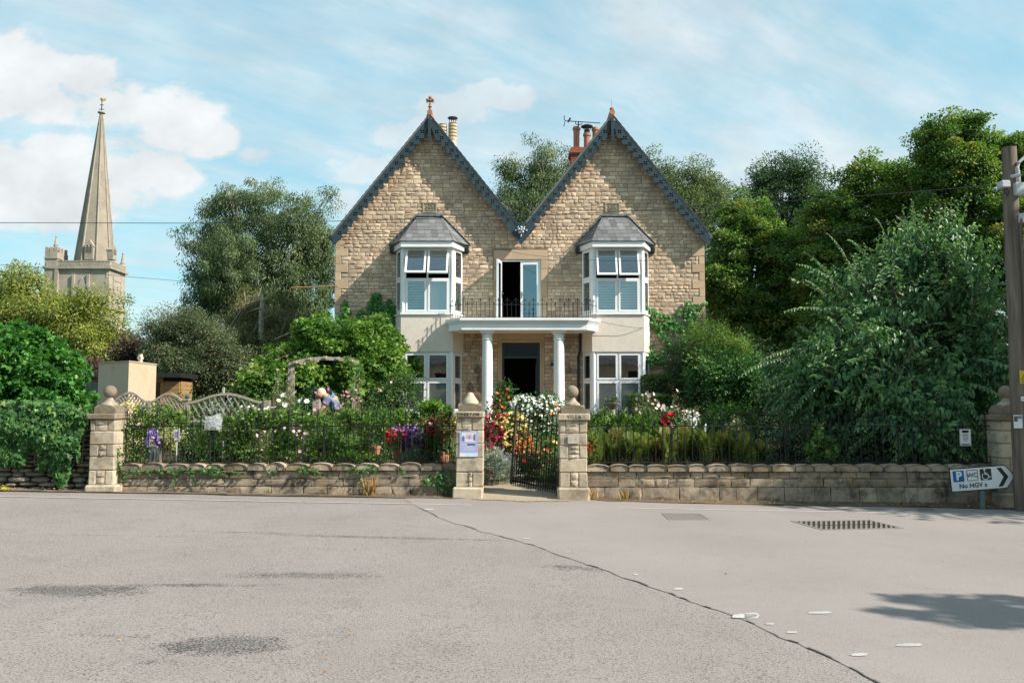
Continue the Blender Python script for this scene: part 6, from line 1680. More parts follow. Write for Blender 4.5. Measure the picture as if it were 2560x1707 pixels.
tree('sycamore', 'middle sycamore with a leafy top rising left of the telegraph pole', 'tree',
     [E(2105, 405, 2210, 500, 38), E(2170, 405, 2290, 520, 38), E(2060, 470, 2200, 640, 38), E(2160, 490, 2320, 680, 38), E(2000, 580, 2150, 800, 37.5), E(2100, 640, 2300, 900, 37.5), E(1980, 720, 2160, 940, 37), E(2200, 560, 2360, 760, 38.5), E(2215, 400, 2345, 580, 37), E(2000, 500, 2120, 660, 38.5), E(1960, 600, 2080, 760, 39)],
     TR(2180, 560, 39), Lf_syc, .115, 1000, .48, 190, 109, None, 'sycamores on the right', r0=.3, **SYC)
tree('sycamore', 'tallest sycamore standing behind the top of the telegraph pole', 'tree',
     [E(2285, 310, 2390, 420, 35), E(2370, 282, 2465, 390, 35), E(2330, 350, 2480, 500, 34.5), E(2460, 330, 2570, 470, 35), E(2530, 300, 2660, 440, 35), E(2290, 420, 2420, 560, 35), E(2400, 480, 2600, 680, 34.5), E(2300, 540, 2450, 720, 34.8), E(2480, 600, 2700, 820, 34.5), E(2560, 420, 2700, 620, 35)],
     TR(2440, 430, 35.5), Lf_syc, .105, 1150, .43, 190, 110, None, 'sycamores on the right', r0=.32, n_limb=46, **SYC)
tree('background_tree', 'dim leafy tree filling the gap low behind the right corner of the house', 'tree',
     [E(1620, 560, 1800, 760, 52), E(1700, 640, 1900, 900, 51), E(1900, 640, 2200, 950, 52, 2.5), E(2200, 640, 2560, 980, 50, 2.5)],
     TR(1800, 700, 52), Lf_ash, .26, 420, 1.0, 70, 111, None, r0=.3, wr=.5, shell=.2)
tree('hedgerow_tree', 'low dark leafy mass behind the right garden under the sycamores', 'tree',
     [E(1740, 850, 2000, 1080, 36, 1.6), E(1950, 860, 2250, 1090, 35.5, 1.6), E(2200, 860, 2600, 1090, 34, 1.6)],
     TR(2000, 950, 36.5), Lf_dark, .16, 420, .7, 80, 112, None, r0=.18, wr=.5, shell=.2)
tree('background_hedge', 'dark green hedgerow closing the gap low behind the apple tree', 'hedge', [E(300, 900, 560, 1060, 46, 1.0), E(500, 900, 860, 1060, 46, 1.0), E(60, 900, 330, 1060, 46, 1.0)], TR(520, 960, 46.4), Lf_dark, .16, 330, .6, 80, 115, r0=.1, wr=.5, shell=.2)
tree('purple_bush', 'purple-leaved bush behind the beige block', 'bush', [E(290, 855, 345, 910, 31), E(330, 870, 385, 915, 31), E(205, 905, 250, 945, 27.5)], TR(320, 890, 31.2), Lf_purple, .09, 80, .32, 70, 113, r0=.06, wr=.55)
tree('background_tree', 'low green tree on the skyline behind the apple tree', 'tree', [E(330, 850, 480, 960, 44), E(430, 830, 560, 960, 44), E(180, 860, 330, 960, 42)], TR(420, 900, 44.5), Lf_willow, .18, 160, .7, 70, 114, r0=.15)

# the big shrub-like cherry at the right: long leafy shoots over a dense inside
def shooting_tree():
    g = np.random.default_rng(201); Y = 20.3
    bx = WX(2250, 1000, Y); t = empty('cherry_tree', (bx, Y, gz(bx, Y)), 'large bushy cherry tree with long pointed shoots overhanging the right wall', 'tree')
    ells = [E(2050, 640, 2330, 980, 20.4, 1.6), E(2180, 570, 2440, 820, 20.6, 1.6), E(2280, 640, 2530, 960, 20.2, 1.6), E(2000, 780, 2300, 1120, 19.6, 1.6), E(2240, 820, 2530, 1130, 19.4, 1.5), E(1930, 860, 2150, 1080, 20.2, 1.2), E(2120, 960, 2430, 1150, 17.9, .8), E(2230, 1000, 2420, 1165, 17.2, .45)]
    ells = lumps(g, ells, 10, .9, (.36, .55)) + [(c, r * .82) for c, r in ells]
    P, A, N, L, T, pc = foliage(g, ells, 760, .36, 44, .125, mode='hang', shell=.25, up=.5)
    T = T - .12
    n = 900; sp_, sn = puffs_in(g, ells, n, .80); n = len(sp_)
    keep = (sp_[:, 1] < 21.2) | (sp_[:, 2] > 4.0); sp_, sn = sp_[keep], sn[keep]; n = len(sp_)
    hgt = np.clip((sp_[:, 2] - 1.5) / 4.0, 0, 1)
    d = unit(sn * 1.0 + np.stack([np.zeros(n), np.zeros(n), .15 + 1.1 * hgt], 1) + g.normal(0, .28, (n, 3)))
    Ls = g.uniform(.35, 1.0, n) * (.75 + .45 * hgt); sag = (.75 - .65 * hgt) * g.uniform(.5, 1.2, n)
    tw = MB(); PP = []; AA = []; NN = []; TT = []; LL = []
    M_ = 15
    for k in range(M_):
        s = (k + .5) / M_
        c = sp_ + d * (Ls * s)[:, None] + np.array([0, 0, -1]) * (sag * Ls * s * s * .6)[:, None]
        tan = unit(d * Ls[:, None] + np.array([0, 0, -1]) * (sag * Ls * s * 1.2)[:, None])
        sd = unit(np.cross(tan, np.array([0, 0, 1.0])) + 1e-6) * (1 if k % 2 else -1)
        PP.append(c); AA.append(unit(tan * .6 + sd * .8 + np.array([0, 0, -.5]) + g.normal(0, .3, (n, 3)))); NN.append(unit(np.cross(tan, sd) * (1 if k % 2 else -1) * .8 + np.array([0, 0, .8]) + g.normal(0, .25, (n, 3))))
        LL.append(g.uniform(.09, .16, n) * (1 - .45 * s ** 3)); TT.append(.52 + .22 * s * s + g.normal(0, .14, n))
    for i in range(0, n):
        pts = [sp_[i] + d[i] * Ls[i] * s + np.array([0, 0, -1]) * sag[i] * Ls[i] * s * s * .6 for s in (-.3, 0, .35, .7, 1)]
        tw.tube(pts, [.010, .009, .007, .005, .002], 4, False)
    leaf_obj('crown', Lf_prunus, t, np.concatenate([P] + PP), np.concatenate([A] + AA), np.concatenate([N] + NN), np.concatenate([L] + LL), np.concatenate([T] + TT), .5, .10, 'long')
    tw.build('twigs', M_twig, t, fix=False, kind='stuff')
    mb = MB(); limbs(mb, g, (bx, Y + .3, gz(bx, Y)), (bx - .1, Y + .2, 4.6), .16, pc, 50, .012); mb.build('trunk', M_bark, t, smooth=True, fix=False)
    # drooping sprays that reach out of the mass
    sp = [((2010, 900), (1845, 945), 19.3), ((2060, 880), (1900, 905), 19.4), ((2090, 940), (1975, 1040), 18.6), ((2150, 960), (2090, 1010), 18.2), ((2200, 930), (2140, 1030), 17.6), ((2310, 1080), (2330, 1225), 16.75), ((2280, 1130), (2225, 1165), 16.7), ((2330, 1060), (2400, 1125), 17.0), ((2120, 800), (1960, 780), 19.4), ((2120, 740), (1990, 660), 19.6), ((2230, 640), (2190, 545), 20), ((2290, 600), (2280, 500), 20), ((2330, 590), (2352, 515), 20.2), ((2360, 610), (2420, 480), 20.2), ((2300, 620), (2240, 540), 20), ((2400, 640), (2450, 560), 20), ((2140, 700), (2070, 585), 19.8), ((2090, 770), (2010, 700), 19.6), ((2420, 960), (2520, 1010), 17.2), ((2440, 900), (2545, 935), 17), ((2400, 1000), (2470, 1085), 17), ((2160, 640), (2120, 600), 20)]
    PP = []; AA = []; NN = []; LL = []; TT = []; tw = MB()
    for (a, b, Y_) in sp:
        p0 = np.array([WX(*a, Y_ + .7), Y_ + .7, WZ(*a, Y_ + .7)]); p1 = np.array([WX(*b, Y_), Y_, WZ(*b, Y_)]); Ls = np.linalg.norm(p1 - p0); m = int(Ls / .045)
        up_ = np.array([0, 0, .16 * Ls]); pts = [p0 + (p1 - p0) * s + up_ * 4 * s * (1 - s) * .6 for s in np.linspace(0, 1, 9)]; tw.tube(pts, [.012 - .0011 * k for k in range(9)], 5, False)
        for k in range(m):
            s = (k + .5) / m; c = p0 + (p1 - p0) * s + up_ * 4 * s * (1 - s) * .6; tan = unit((p1 - p0) + up_ * 2.4 * (1 - 2 * s)); sd = unit(np.cross(tan, [0, -.7, .7])) * (1 if k % 2 else -1)
            PP.append(c); AA.append(tan * .7 + sd * .8 + np.array([0, -.2, -.35]) + g.normal(0, .15, 3)); NN.append(np.array([0, -.6, .7]) + g.normal(0, .25, 3)); LL.append(g.uniform(.08, .125) * (1 - .5 * s ** 4)); TT.append(.6 + .2 * s + g.normal(0, .12))
    leaf_obj('spray', Lf_prunus, t, PP, AA, NN, LL, np.array(TT) - .1, .44, .10, 'long', 'stuff'); tw.build('twigs', M_twig, t, fix=False, kind='stuff')
shooting_tree()

con = bpy.data.objects['broken_conifer']; mb = MB(); mb.tone = .7
mb.tube([(WX(a, b, 35.1), 35.1, WZ(a, b, 35.1)) for a, b in ((652, 850), (652, 820), (653, 780), (655, 748), (658, 738))], [.12, .095, .08, .06, .03], 8); mb.build('dead_trunk', M_pale, con, smooth=True)
for pp in (((652, 748), (640, 744), (618, 738)), ((653, 770), (640, 772), (625, 778)), ((655, 752), (664, 745), (668, 746)), ((653, 800), (672, 790), (690, 782))): mb = MB(); mb.tube([(WX(a, b, 35.0), 35.0, WZ(a, b, 35.0)) for a, b in pp], [.035, .025, .01], 5); mb.build('dead_branch', M_pale, con)
# shrubs of the right-hand garden
tree('yew', 'narrow dark yew column against the right side of the house', 'yew', [E(1668, 835, 1712, 1030, 30.2, .45), E(1695, 865, 1745, 1040, 30.2, .5), E(1730, 770, 1765, 900, 30.8, .4), E(1760, 800, 1790, 960, 30.8, .4)], TR(1705, 900, 30.3), Lf_dark, .07, 240, .22, 110, 121, r0=.06, wr=.25, shell=.3, crown='foliage', stem='stem')
tree('golden_shrub', 'lighter green rounded shrub behind the yew', 'shrub', [E(1720, 815, 1800, 900, 29.5), E(1770, 825, 1850, 905, 29.3), E(1820, 850, 1880, 930, 29.0)], TR(1790, 880, 29.6), Lf_syc, .06, 150, .28, 80, 122, r0=.05, wr=.5, crown='foliage', stem='stem', tvar=.35)
tree('laurel', 'dark glossy broad-leaved bush in the shade right of the yew', 'shrub', [E(1730, 880, 1850, 1060, 28.5, 1.2), E(1800, 900, 1930, 1080, 28, 1.2)], TR(1820, 1000, 28.6), Lf_ivy, .11, 260, .32, 70, 123, r0=.06, wr=.6, crown='foliage', stem='stem')
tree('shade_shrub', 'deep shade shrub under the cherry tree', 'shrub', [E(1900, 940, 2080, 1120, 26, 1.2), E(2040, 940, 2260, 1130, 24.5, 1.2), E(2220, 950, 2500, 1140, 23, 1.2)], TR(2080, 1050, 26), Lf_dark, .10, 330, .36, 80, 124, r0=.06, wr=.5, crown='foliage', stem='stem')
tree('maple_shrub', 'light green cut-leaved shrub behind the right railings', 'shrub', [E(1780, 1015, 1850, 1070, 21), E(1750, 1040, 1830, 1090, 21), E(1830, 1030, 1880, 1080, 21)], TR(1800, 1060, 21.2), Lf_vine, .075, 90, .18, 60, 125, r0=.03, wr=.35, crown='foliage', stem='stem')
def clipped(label, px0, py0, px1, py1, Y, dep, seed, n):
    g = np.random.default_rng(seed); x0, x1, z1 = WX(px0, py0, Y), WX(px1, py0, Y), WZ(px0, py0, Y); z0 = gz(x0, Y)
    t = empty('clipped_box', ((x0 + x1) / 2, Y + dep / 2, z0), label, 'clipped shrub', 'clipped box bushes by the right bay')
    u = g.uniform(-1, 1, (n, 3)); ax = g.integers(0, 3, n); 
    u[np.arange(n), ax] = np.sign(g.normal(size=n)) * g.uniform(.86, 1.03, n)
    u = np.sign(u) * np.abs(u) ; k = np.linalg.norm(np.abs(u) ** 6, axis=1) ** (1 / 6); u = u / np.maximum(k, 1)[:, None]
    nr = unit(np.sign(u) * np.abs(u) ** 5 + 1e-6)
    P = np.array([(x0 + x1) / 2, Y + dep / 2, (z0 + z1) / 2]) + u * np.array([(x1 - x0) / 2, dep / 2, (z1 - z0) / 2]) + g.normal(0, .015, (n, 3))
    leaf_obj('foliage', Lf_box, t, P, unit(nr * .5 + g.normal(0, .6, (n, 3))), unit(nr + g.normal(0, .5, (n, 3))), g.uniform(.03, .055, n), .5 + g.normal(0, .2, n), .6)
    mb = MB(); mb.tube([((x0 + x1) / 2, Y + dep / 2, z0), ((x0 + x1) / 2, Y + dep / 2, z1 - .2)], .05, 6); mb.box(x0 + .12, x1 - .12, Y + .12, Y + dep - .12, z0, z1 - .14); mb.build('stem', M_gap, t)
clipped('taller square clipped box bush beside the right bay window', 1611, 937, 1681, 1010, 29.6, 1.0, 131, 16000)
clipped('lower long clipped box block under the right bay window', 1577, 985, 1675, 1040, 28.4, 1.1, 132, 16000)

# creepers and ivy
def wall_vine(name, label, cat, paths, y, mat, L, seed, dens=120, spread=.1, shape='lobe', group=None, ydev=.05, stem=True):
    """leaves growing over a wall face along climbing stems"""
    g = np.random.default_rng(seed); PP = []; c0 = None; mb = MB()
    for pa in paths:
        pts = [np.array([WX(px, py, y), y, WZ(px, py, y)]) for px, py, *_ in pa]; ws = [q[2] if len(q) > 2 else spread for q in pa]
        mb.tube([p - np.array([0, .015, 0]) for p in pts], .012, 5)
        for (a, b, w0, w1) in zip(pts[:-1], pts[1:], ws[:-1], ws[1:]):
            n = max(3, int(np.linalg.norm(b - a) * dens * (w0 + w1) / .2)); s = g.random((n, 1)); p = a + (b - a) * s; w_ = w0 + (w1 - w0) * s
            r = np.sqrt(g.random((n, 1))) * w_; th = g.random((n, 1)) * 2 * np.pi
            PP.append(p + np.concatenate([r * np.cos(th), -np.abs(g.normal(0, ydev, (n, 1))) - .01, r * np.sin(th)], 1))
    P = np.concatenate(PP); n = len(P); c = P.mean(0)
    t = empty(name, (c[0], y, P[:, 2].min()), label, cat, group)
    A = unit(np.stack([g.normal(0, .6, n), g.normal(-.25, .2, n), g.normal(-.8, .4, n)], 1)); N = unit(np.stack([g.normal(0, .35, n), -np.ones(n), g.normal(.35, .35, n)], 1))
    leaf_obj('foliage', mat, t, P, A, N, L * g.uniform(.6, 1.25, n), .5 + g.normal(0, .2, n), .7, .08, shape)
    if stem: mb.build('stem', M_twig, t)
    return t
yw = HY - .06
wall_vine('wall_creeper', 'thin creeper climbing in columns up the stone left of the left bay', 'climber',
          [[(865, 850, .5), (866, 800, .22), (865, 752, .06)], [(915, 860, .5), (925, 800, .3), (932, 760, .16), (938, 735, .06)], [(940, 860, .4), (947, 790, .22), (948, 737, .07)], [(972, 860, .5), (966, 800, .3), (970, 765, .12), (976, 748, .04)], [(985, 880, .4), (984, 790, .25), (980, 770, .12)], [(850, 860, .4), (848, 800, .12), (846, 790, .05)], [(895, 860, .5), (900, 800, .18), (905, 775, .08)]], yw, Lf_creep, .10, 141, 150)
wall_vine('wall_creeper', 'creeper branching across the stone right of the right bay', 'climber',
          [[(1618, 905, .1), (1615, 800, .1), (1612, 745, .07), (1614, 728, .04)], [(1614, 770, .1), (1640, 785, .12), (1680, 800, .12), (1710, 830, .14)], [(1620, 790, .12), (1640, 815, .14), (1665, 850, .15), (1690, 880, .2)], [(1640, 812, .12), (1670, 815, .1), (1690, 825, .12)], [(1745, 860, .3), (1735, 810, .3), (1725, 785, .25), (1722, 760, .14), (1715, 752, .06)], [(1728, 780, .16), (1745, 768, .1), (1765, 757, .06)], [(1720, 790, .12), (1700, 778, .08), (1690, 786, .06)], [(1710, 850, .3), (1730, 900, .35), (1730, 960, .4)], [(1620, 860, .12), (1640, 900, .14), (1660, 905, .1)], [(1618, 880, .1), (1630, 915, .1)], [(1655, 880, .2), (1680, 930, .2)]], yw, Lf_creep, .10, 142, 120)
# great mound of creeper on a pergola left of the house
def mound(name, label, cat, ells, mat, L, n_puff, per, seed, puff_r=.3, shape='lobe', tendrils=0, **kw):
    t = tree(name, label, cat, ells, ((ells[0][0][0], ells[0][0][1] + .3, gz(ells[0][0][0], ells[0][0][1])), tuple(ells[0][0])), mat, L, n_puff, puff_r, per, seed, M_twig, r0=.06, shape=shape, crown='foliage', stem='stem', n_limb=12, r1=.01, **kw)
    if tendrils:
        g = np.random.default_rng(seed + 1); mb = MB()
        for k in range(tendrils):
            c, r = ells[g.integers(len(ells))]; d = rdir(g, 1)[0]; d[2] = abs(d[2]) * .8 + .1; d[1] = -abs(d[1]); p = c + d * r; q = p + unit(d) * g.uniform(.25, .6) + np.array([g.normal(0, .2), 0, 0]); e = q + np.array([g.normal(0, .25), -.1, -.2]); mb.tube([p - d * .2, p, q, e], [.008, .008, .006, .003], 4, False)
        mb.build('tendril', M_pale, t, fix=False, kind='stuff')
    return t
mound('creeper_mound', 'great bright green mound of creeper beside the left bay window', 'climber',
      [E(735, 795, 860, 930, 28, 1.2), E(640, 870, 760, 1010, 27.6, 1.2), E(600, 920, 700, 1030, 27, 1), E(830, 800, 950, 930, 28.5, 1.2), E(900, 790, 1000, 930, 29, 1.0), E(690, 850, 800, 990, 27.5, 1.2), E(640, 900, 740, 1000, 27, 1.0), E(760, 870, 1000, 1040, 28.5, 1.3), E(850, 860, 1010, 960, 28, 1)], Lf_vine, .105, 900, 60, 151, .26, tendrils=14, up=.9, heads=8, flat=.8)
mound('creeper_dome', 'rounded bright green creeper-covered dome at the left edge above the ivy wall', 'climber',
      [E(-120, 815, 140, 1050, 18.6, 1.1), E(20, 850, 195, 1030, 18.3, .9), E(-160, 900, 120, 1100, 18.2, .9), E(60, 930, 205, 1080, 18.0, .7)], Lf_creep, .10, 1000, 46, 152, .2, shell=.8, up=.55, heads=16, flat=.9)
def ivy_sheet(label, name, px0, px1, pyt, pyb, n, seed, mat=Lf_ivy, L=.10, top=None, bot=None, y=WY - .03, cat='ivy'):
    g = np.random.default_rng(seed); u = g.random(n); v = g.random(n)
    px = px0 + (px1 - px0) * u
    tp = np.array([top(x) for x in px]) if top else np.full(n, pyt); bt_ = np.array([bot(x) for x in px]) if bot else np.full(n, pyb)
    py = tp + (bt_ - tp) * v
    bulge = .22 * np.sin(np.pi * np.clip(1 - v, 0, 1)) ** .5 * (.6 + .4 * np.sin(px * .045) * np.sin(py * .06 + px * .02))
    Y = y - bulge - np.abs(g.normal(0, .03, n))
    P = np.array([[WX(a, b, c), c, WZ(a, b, c)] for a, b, c in zip(px, py, Y)])
    t = empty(name, (P[:, 0].mean(), y, P[:, 2].min()), label, cat)
    A = unit(np.stack([g.normal(0, .5, n), g.normal(-.35, .2, n), g.normal(-.8, .35, n)], 1)); N = unit(np.stack([g.normal(.1, .55, n), -np.ones(n), g.normal(.55, .5, n)], 1))
    leaf_obj('foliage', mat, t, P, A, N, L * g.uniform(.6, 1.3, n), .5 + g.normal(0, .2, n), .7, .08, 'lobe')
    mb = MB()
    for k in range(14): x = px0 + (px1 - px0) * (k + .5) / 14; mb.tube([(WX(x, pyb, y), y - .02, WZ(x, pyb + 8, y)), (WX(x + 8, (pyt + pyb) / 2, y), y - .05, WZ(x, (pyt + pyb) / 2, y)), (WX(x - 4, pyt, y), y - .05, WZ(x, pyt, y))], .012, 5)
    mb.build('stem', M_twig, t)
    return t
ivy_sheet('dark ivy hanging thickly over the dry stone wall on the left', 'wall_ivy', -60, 216, 1010, 1150, 6000, 161,
          top=lambda x: 1000 + max(0, x - 150) * .45 + (0 if x > 20 else 0), bot=lambda x: 1142 + 22 * math.sin(x * .05) + 14 * math.sin(x * .13 + 1) + (38 if 100 < x < 175 else 0) - (55 if x > 196 else 0))
def trailing(label, paths, seed, mat=Lf_ivy, L=.055, dens=130):
    return wall_vine('trailing_ivy', label, 'ivy', paths, WY - .045, mat, L, seed, dens, .05, 'lobe', 'ivy trails on the left low wall', .03)
trailing('ivy trailing along the coping beside the ball-topped left pier', [[(292, 1120, .10), (297, 1160, .10), (305, 1180, .10)], [(300, 1175, .05), (340, 1178, .045), (400, 1176, .06), (450, 1174, .06), (500, 1176, .04), (560, 1178, .05), (620, 1182, .03)], [(308, 1180, .07), (312, 1200, .05)], [(440, 1178, .06), (437, 1205, .03)], [(520, 1172, .05), (560, 1165, .05)]], 171)
trailing('thin ivy strand hanging down the left low wall below the clear bag', [[(478, 1172, .06), (487, 1195, .05), (500, 1218, .025)], [(540, 1188, .05), (556, 1165, .04)]], 172)
trailing('small patch of ivy on the coping in the middle of the left wall', [[(742, 1172, .05), (775, 1175, .07), (808, 1184, .03)], [(665, 1180, .04), (695, 1174, .03)]], 173)
trailing('bushy ivy spilling over the coping left of the TIVERTON pier', [[(868, 1180, .06), (900, 1175, .09), (940, 1168, .08)], [(895, 1182, .08), (905, 1192, .04)], [(1003, 1172, .04), (1015, 1176, .06)]], 174)
trailing('dark ivy mass at the foot of the TIVERTON pier', [[(1058, 1205, .05), (1085, 1195, .12), (1115, 1205, .2), (1130, 1225, .18)], [(1100, 1190, .1), (1125, 1180, .1)]], 175, L=.05, dens=190)

# ------------------------------------------------------------------ garden: timber work, pots, flowers, a gardener
r6 = random.Random(61)
M_stem = plain_mat('green_stem', (.05, .085, .025), .7, .2)
def flower_mat(name, col, centre=None, trans=.25):
    m, t, b = material(name)
    c = t.mix(1.0, (*col, 1), t.ramp(tone(t), [(0, .55), (.5, 1.0), (1, 1.35)]), 'MULTIPLY')
    t.nt.links.new(c, b.inputs['Base Color']); b.inputs['Roughness'].default_value = .6; b.inputs['Specular IOR Level'].default_value = .15
    tr = t.n('ShaderNodeBsdfTranslucent', {0: c}); mx = t.n('ShaderNodeMixShader', {0: trans, 1: b.outputs[0], 2: tr.outputs[0]})
    t.nt.links.new(mx.outputs[0], t.nt.nodes['Material Output'].inputs[0]); return m
F_white = flower_mat('white_petal', (.78, .78, .72)); F_pink = flower_mat('pink_petal', (.72, .26, .42)); F_rose = flower_mat('pale_pink_petal', (.75, .50, .55))
F_crim = flower_mat('crimson_petal', (.42, .008, .055)); F_red = flower_mat('red_petal', (.46, .015, .025)); F_orange = flower_mat('orange_petal', (.66, .17, .05))
F_yel = flower_mat('yellow_petal', (.70, .57, .19)); F_purp = flower_mat('purple_petal', (.14, .03, .30)); F_lav = flower_mat('lavender_petal', (.40, .28, .70)); F_cream = flower_mat('cream_petal', (.80, .60, .36)); F_brown = flower_mat('brown_cone', (.12, .05, .035))
Lf_silver = leaf_mat('silver_leaf', [(0, (.08, .11, .085)), (.5, (.19, .24, .20)), (1, (.34, .39, .34))], .15)
Lf_pale = leaf_mat('pale_variegated_leaf', [(0, (.10, .13, .05)), (.5, (.27, .28, .13)), (1, (.50, .48, .28))], .3)
Lf_fern = leaf_mat('fern_frond', [(0, (.03, .05, .012)), (.4, (.07, .115, .024)), (.7, (.135, .165, .035)), (.88, (.23, .21, .05)), (1, (.22, .11, .03))], .35)
Lf_feather = leaf_mat('feathery_leaf', [(0, (.04, .07, .025)), (.5, (.10, .145, .05)), (1, (.22, .24, .11))], .3)
Lf_hedge = leaf_mat('hedge_leaf', [(0, (.026, .072, .016)), (.45, (.088, .17, .034)), (.8, (.18, .26, .06)), (1, (.33, .35, .13))], .38, .42, .3)

def blossoms(name, mat, parent, P, size, g, face=(0, -.8, .7), petals=6, kind=None, spread=.5):
    P = np.asarray(P, float); n = len(P)
    N = unit(np.array(face) + g.normal(0, spread, (n, 3))); A = unit(np.cross(N, g.normal(size=(n, 3)))); B = np.cross(N, A)
    S = size * g.uniform(.7, 1.25, n); vs = [P - N * (S * .10)[:, None]]
    k2 = petals * 2
    for k in range(k2):
        a = 2 * np.pi * k / k2; rr = S * .5 * (1.0 if k % 2 == 0 else .8); vs.append(P + (A * np.cos(a) + B * np.sin(a)) * rr[:, None] + N * (S * .08 * g.uniform(.2, 1.4, n))[:, None])
    V = np.stack(vs, 1).reshape(-1, 3); i = np.arange(n)[:, None] * (k2 + 1)
    F_ = np.concatenate([i + np.array([[0, 1 + k, 1 + (k + 1) % k2]]) for k in range(k2)])
    c = P.mean(0); tn = np.repeat(np.clip(.5 + g.normal(0, .22, n), 0, 1), k2 + 1)
    o = link(name, np_mesh(name, V - c, [F_], tn, False, [mat]), parent, tuple(c))
    if kind: o['kind'] = kind
    return o
def ptsE(g, e, n, top=.2):
    """points on the upper, street-facing surface of an ellipsoid"""
    c, r = e; d = rdir(g, n * 3); d = d[(d[:, 2] > -top - .4) & (d[:, 1] < .35)][:n]; return c + d * r * g.uniform(.9, 1.08, (len(d), 1))
def plant(name, label, cat, ells, mat, L, n_puff, per, seed, flowers=(), group=None, puff_r=.12, shape='kite', wr=.5, stems=0, smat=None, shell=.35, **kw):
    """a garden plant: stems, foliage and its blossoms"""
    g = np.random.default_rng(seed); c0 = ells[0][0]; z0 = gz(c0[0], c0[1]); hd_ = kw.pop('heads', 0)
    if hd_: ells = lumps(g, ells, hd_, .9, (.3, .6))
    if abs(c0[0] - .15) < .75: z0 = path_z(c0[1])
    t = empty(name, (c0[0], c0[1], z0), label, cat, group)
    P, A, N, Ls, T, pc = foliage(g, ells, n_puff, puff_r, per, L, shell=shell, **kw)
    NL[0] += len(P); leaf_obj('foliage', mat, t, P, A, N, Ls, T, wr, .10, shape)
    mb = MB(); k = stems or 7
    for p in pc[g.permutation(len(pc))[:k]]: f0 = c0[0] + (p[0] - c0[0]) * (.92 if hd_ else .3); mb.tube([(f0 + g.normal(0, .04), c0[1] + g.normal(0, .05), z0 - .05), (f0 * .5 + p[0] * .5, c0[1] * .5 + p[1] * .5, z0 + (p[2] - z0) * .5), tuple(p)], [.006, .005, .003], 5, False)
    mb.build('stem', smat or M_stem, t, fix=False)
    for (fm, e, n, size, *rest) in flowers:
        P = ptsE(g, e, n) if isinstance(e, tuple) else np.array(e)
        blossoms('blossom', fm, t, P, size, g, petals=rest[0] if rest else 5, kind='stuff' if n > 12 else None)
    return t
def at(px, py, Y): x, z = W(px, py, Y); return (x, Y, z)

# plants that push through the left railings
RY = WY + .42
plant('clematis', 'twining climber with lavender and yellow flowers at the left end of the railings', 'climber', [E(305, 1020, 385, 1100, RY, .22), E(312, 1060, 372, 1165, RY - .05, .2), E(350, 1015, 420, 1060, RY, .2)], Lf_hedge, .065, 110, 26, 301,
      [(F_lav, E(368, 1072, 396, 1132, RY - .12, .12), 70, .055), (F_yel, E(300, 1006, 345, 1036, RY + .1, .12), 26, .06), (F_purp, [at(358, 1021, RY - .2), at(310, 1062, RY - .2)], 2, .09), (F_rose, [at(347, 1061, RY - .22)], 1, .09)])
for i, (lab, ells, n) in enumerate([
    ('leafy upright hedge along the left railings nearest the clematis', [E(395, 1034, 500, 1066, RY, .16), E(482, 1100, 560, 1160, RY + .1, .18), E(520, 1040, 570, 1090, RY, .16)], 60),
    ('leafy hedge behind the railings right of the clear bag', [E(548, 1032, 660, 1074, RY, .18), E(560, 1085, 640, 1165, RY + .1, .18), E(640, 1032, 720, 1070, RY, .18)], 110),
    ('tall leafy hedge in the middle of the left railings', [E(690, 1036, 830, 1076, RY, .18), E(670, 1090, 750, 1165, RY + .15, .18), E(760, 1090, 860, 1165, RY + .12, .18)], 110),
    ('leafy hedge with fresh shoots left of the flower pots', [E(820, 1034, 960, 1076, RY, .18), E(840, 1085, 925, 1165, RY + .1, .18), E(870, 1132, 950, 1162, RY, .14)], 110),
    ('leafy hedge beside the TIVERTON pier', [E(940, 1032, 1070, 1058, RY, .16), E(1040, 1012, 1130, 1044, RY, .16)], 60)]):
    plant('hedge', lab, 'hedge', ells, Lf_hedge, .092, n, 23, 310 + i, [], 'hedging behind the left railings', .085, 'kite', .52, 16, shell=.2, up=.7, droop=-.5, heads=7)
# flowers standing behind the hedge
def stem_flowers(name, label, cat, heads, mat, size, seed, foot, fol=Lf_feather, nfol=260, group=None, petals=6, centre=None, L=.07, face=(0, -.9, .5), single=False):
    """tall flowers on thin stems from one foot"""
    g = np.random.default_rng(seed); t = empty(name, foot, label, cat, group); mb = MB(); PP = []
    for h in heads:
        f = (foot[0] * .35 + h[0] * .65 + g.normal(0, .04), h[1] + .05, foot[2]); m = ((f[0] + h[0]) / 2 + g.normal(0, .03), h[1] + .03, (f[2] + h[2]) / 2)
        mb.tube([f, m, (h[0], h[1] + .01, h[2] - .01)], [.006, .005, .003], 4, False)
        for k in range(max(4, nfol // len(heads))): s = g.random() ** .8 * .92; PP.append(np.array(f) * (1 - s) + np.array(h) * s + g.normal(0, .05, 3))
    mb.build('stem', M_twig, t, fix=False)
    n = len(PP); leaf_obj('foliage', fol, t, PP, unit(g.normal(0, .6, (n, 3)) + np.array([0, -.1, .5])), unit(g.normal(0, .6, (n, 3)) + np.array([0, -.6, .5])), L * g.uniform(.6, 1.3, n), .5 + g.normal(0, .2, n), .22 if fol is Lf_feather else .5)
    if single:
        for h in heads: blossoms('blossom', mat, t, [h], size, g, face, petals)
    else: blossoms('blossom', mat, t, heads, size, g, face, petals, 'stuff' if len(heads) > 14 else None)
    if centre: blossoms('centre', centre, t, [(h[0], h[1] - .015, h[2] + .005) for h in heads], size * .32, g, face, 4, 'stuff' if len(heads) > 14 else None)
    return t
PYp = 18.5
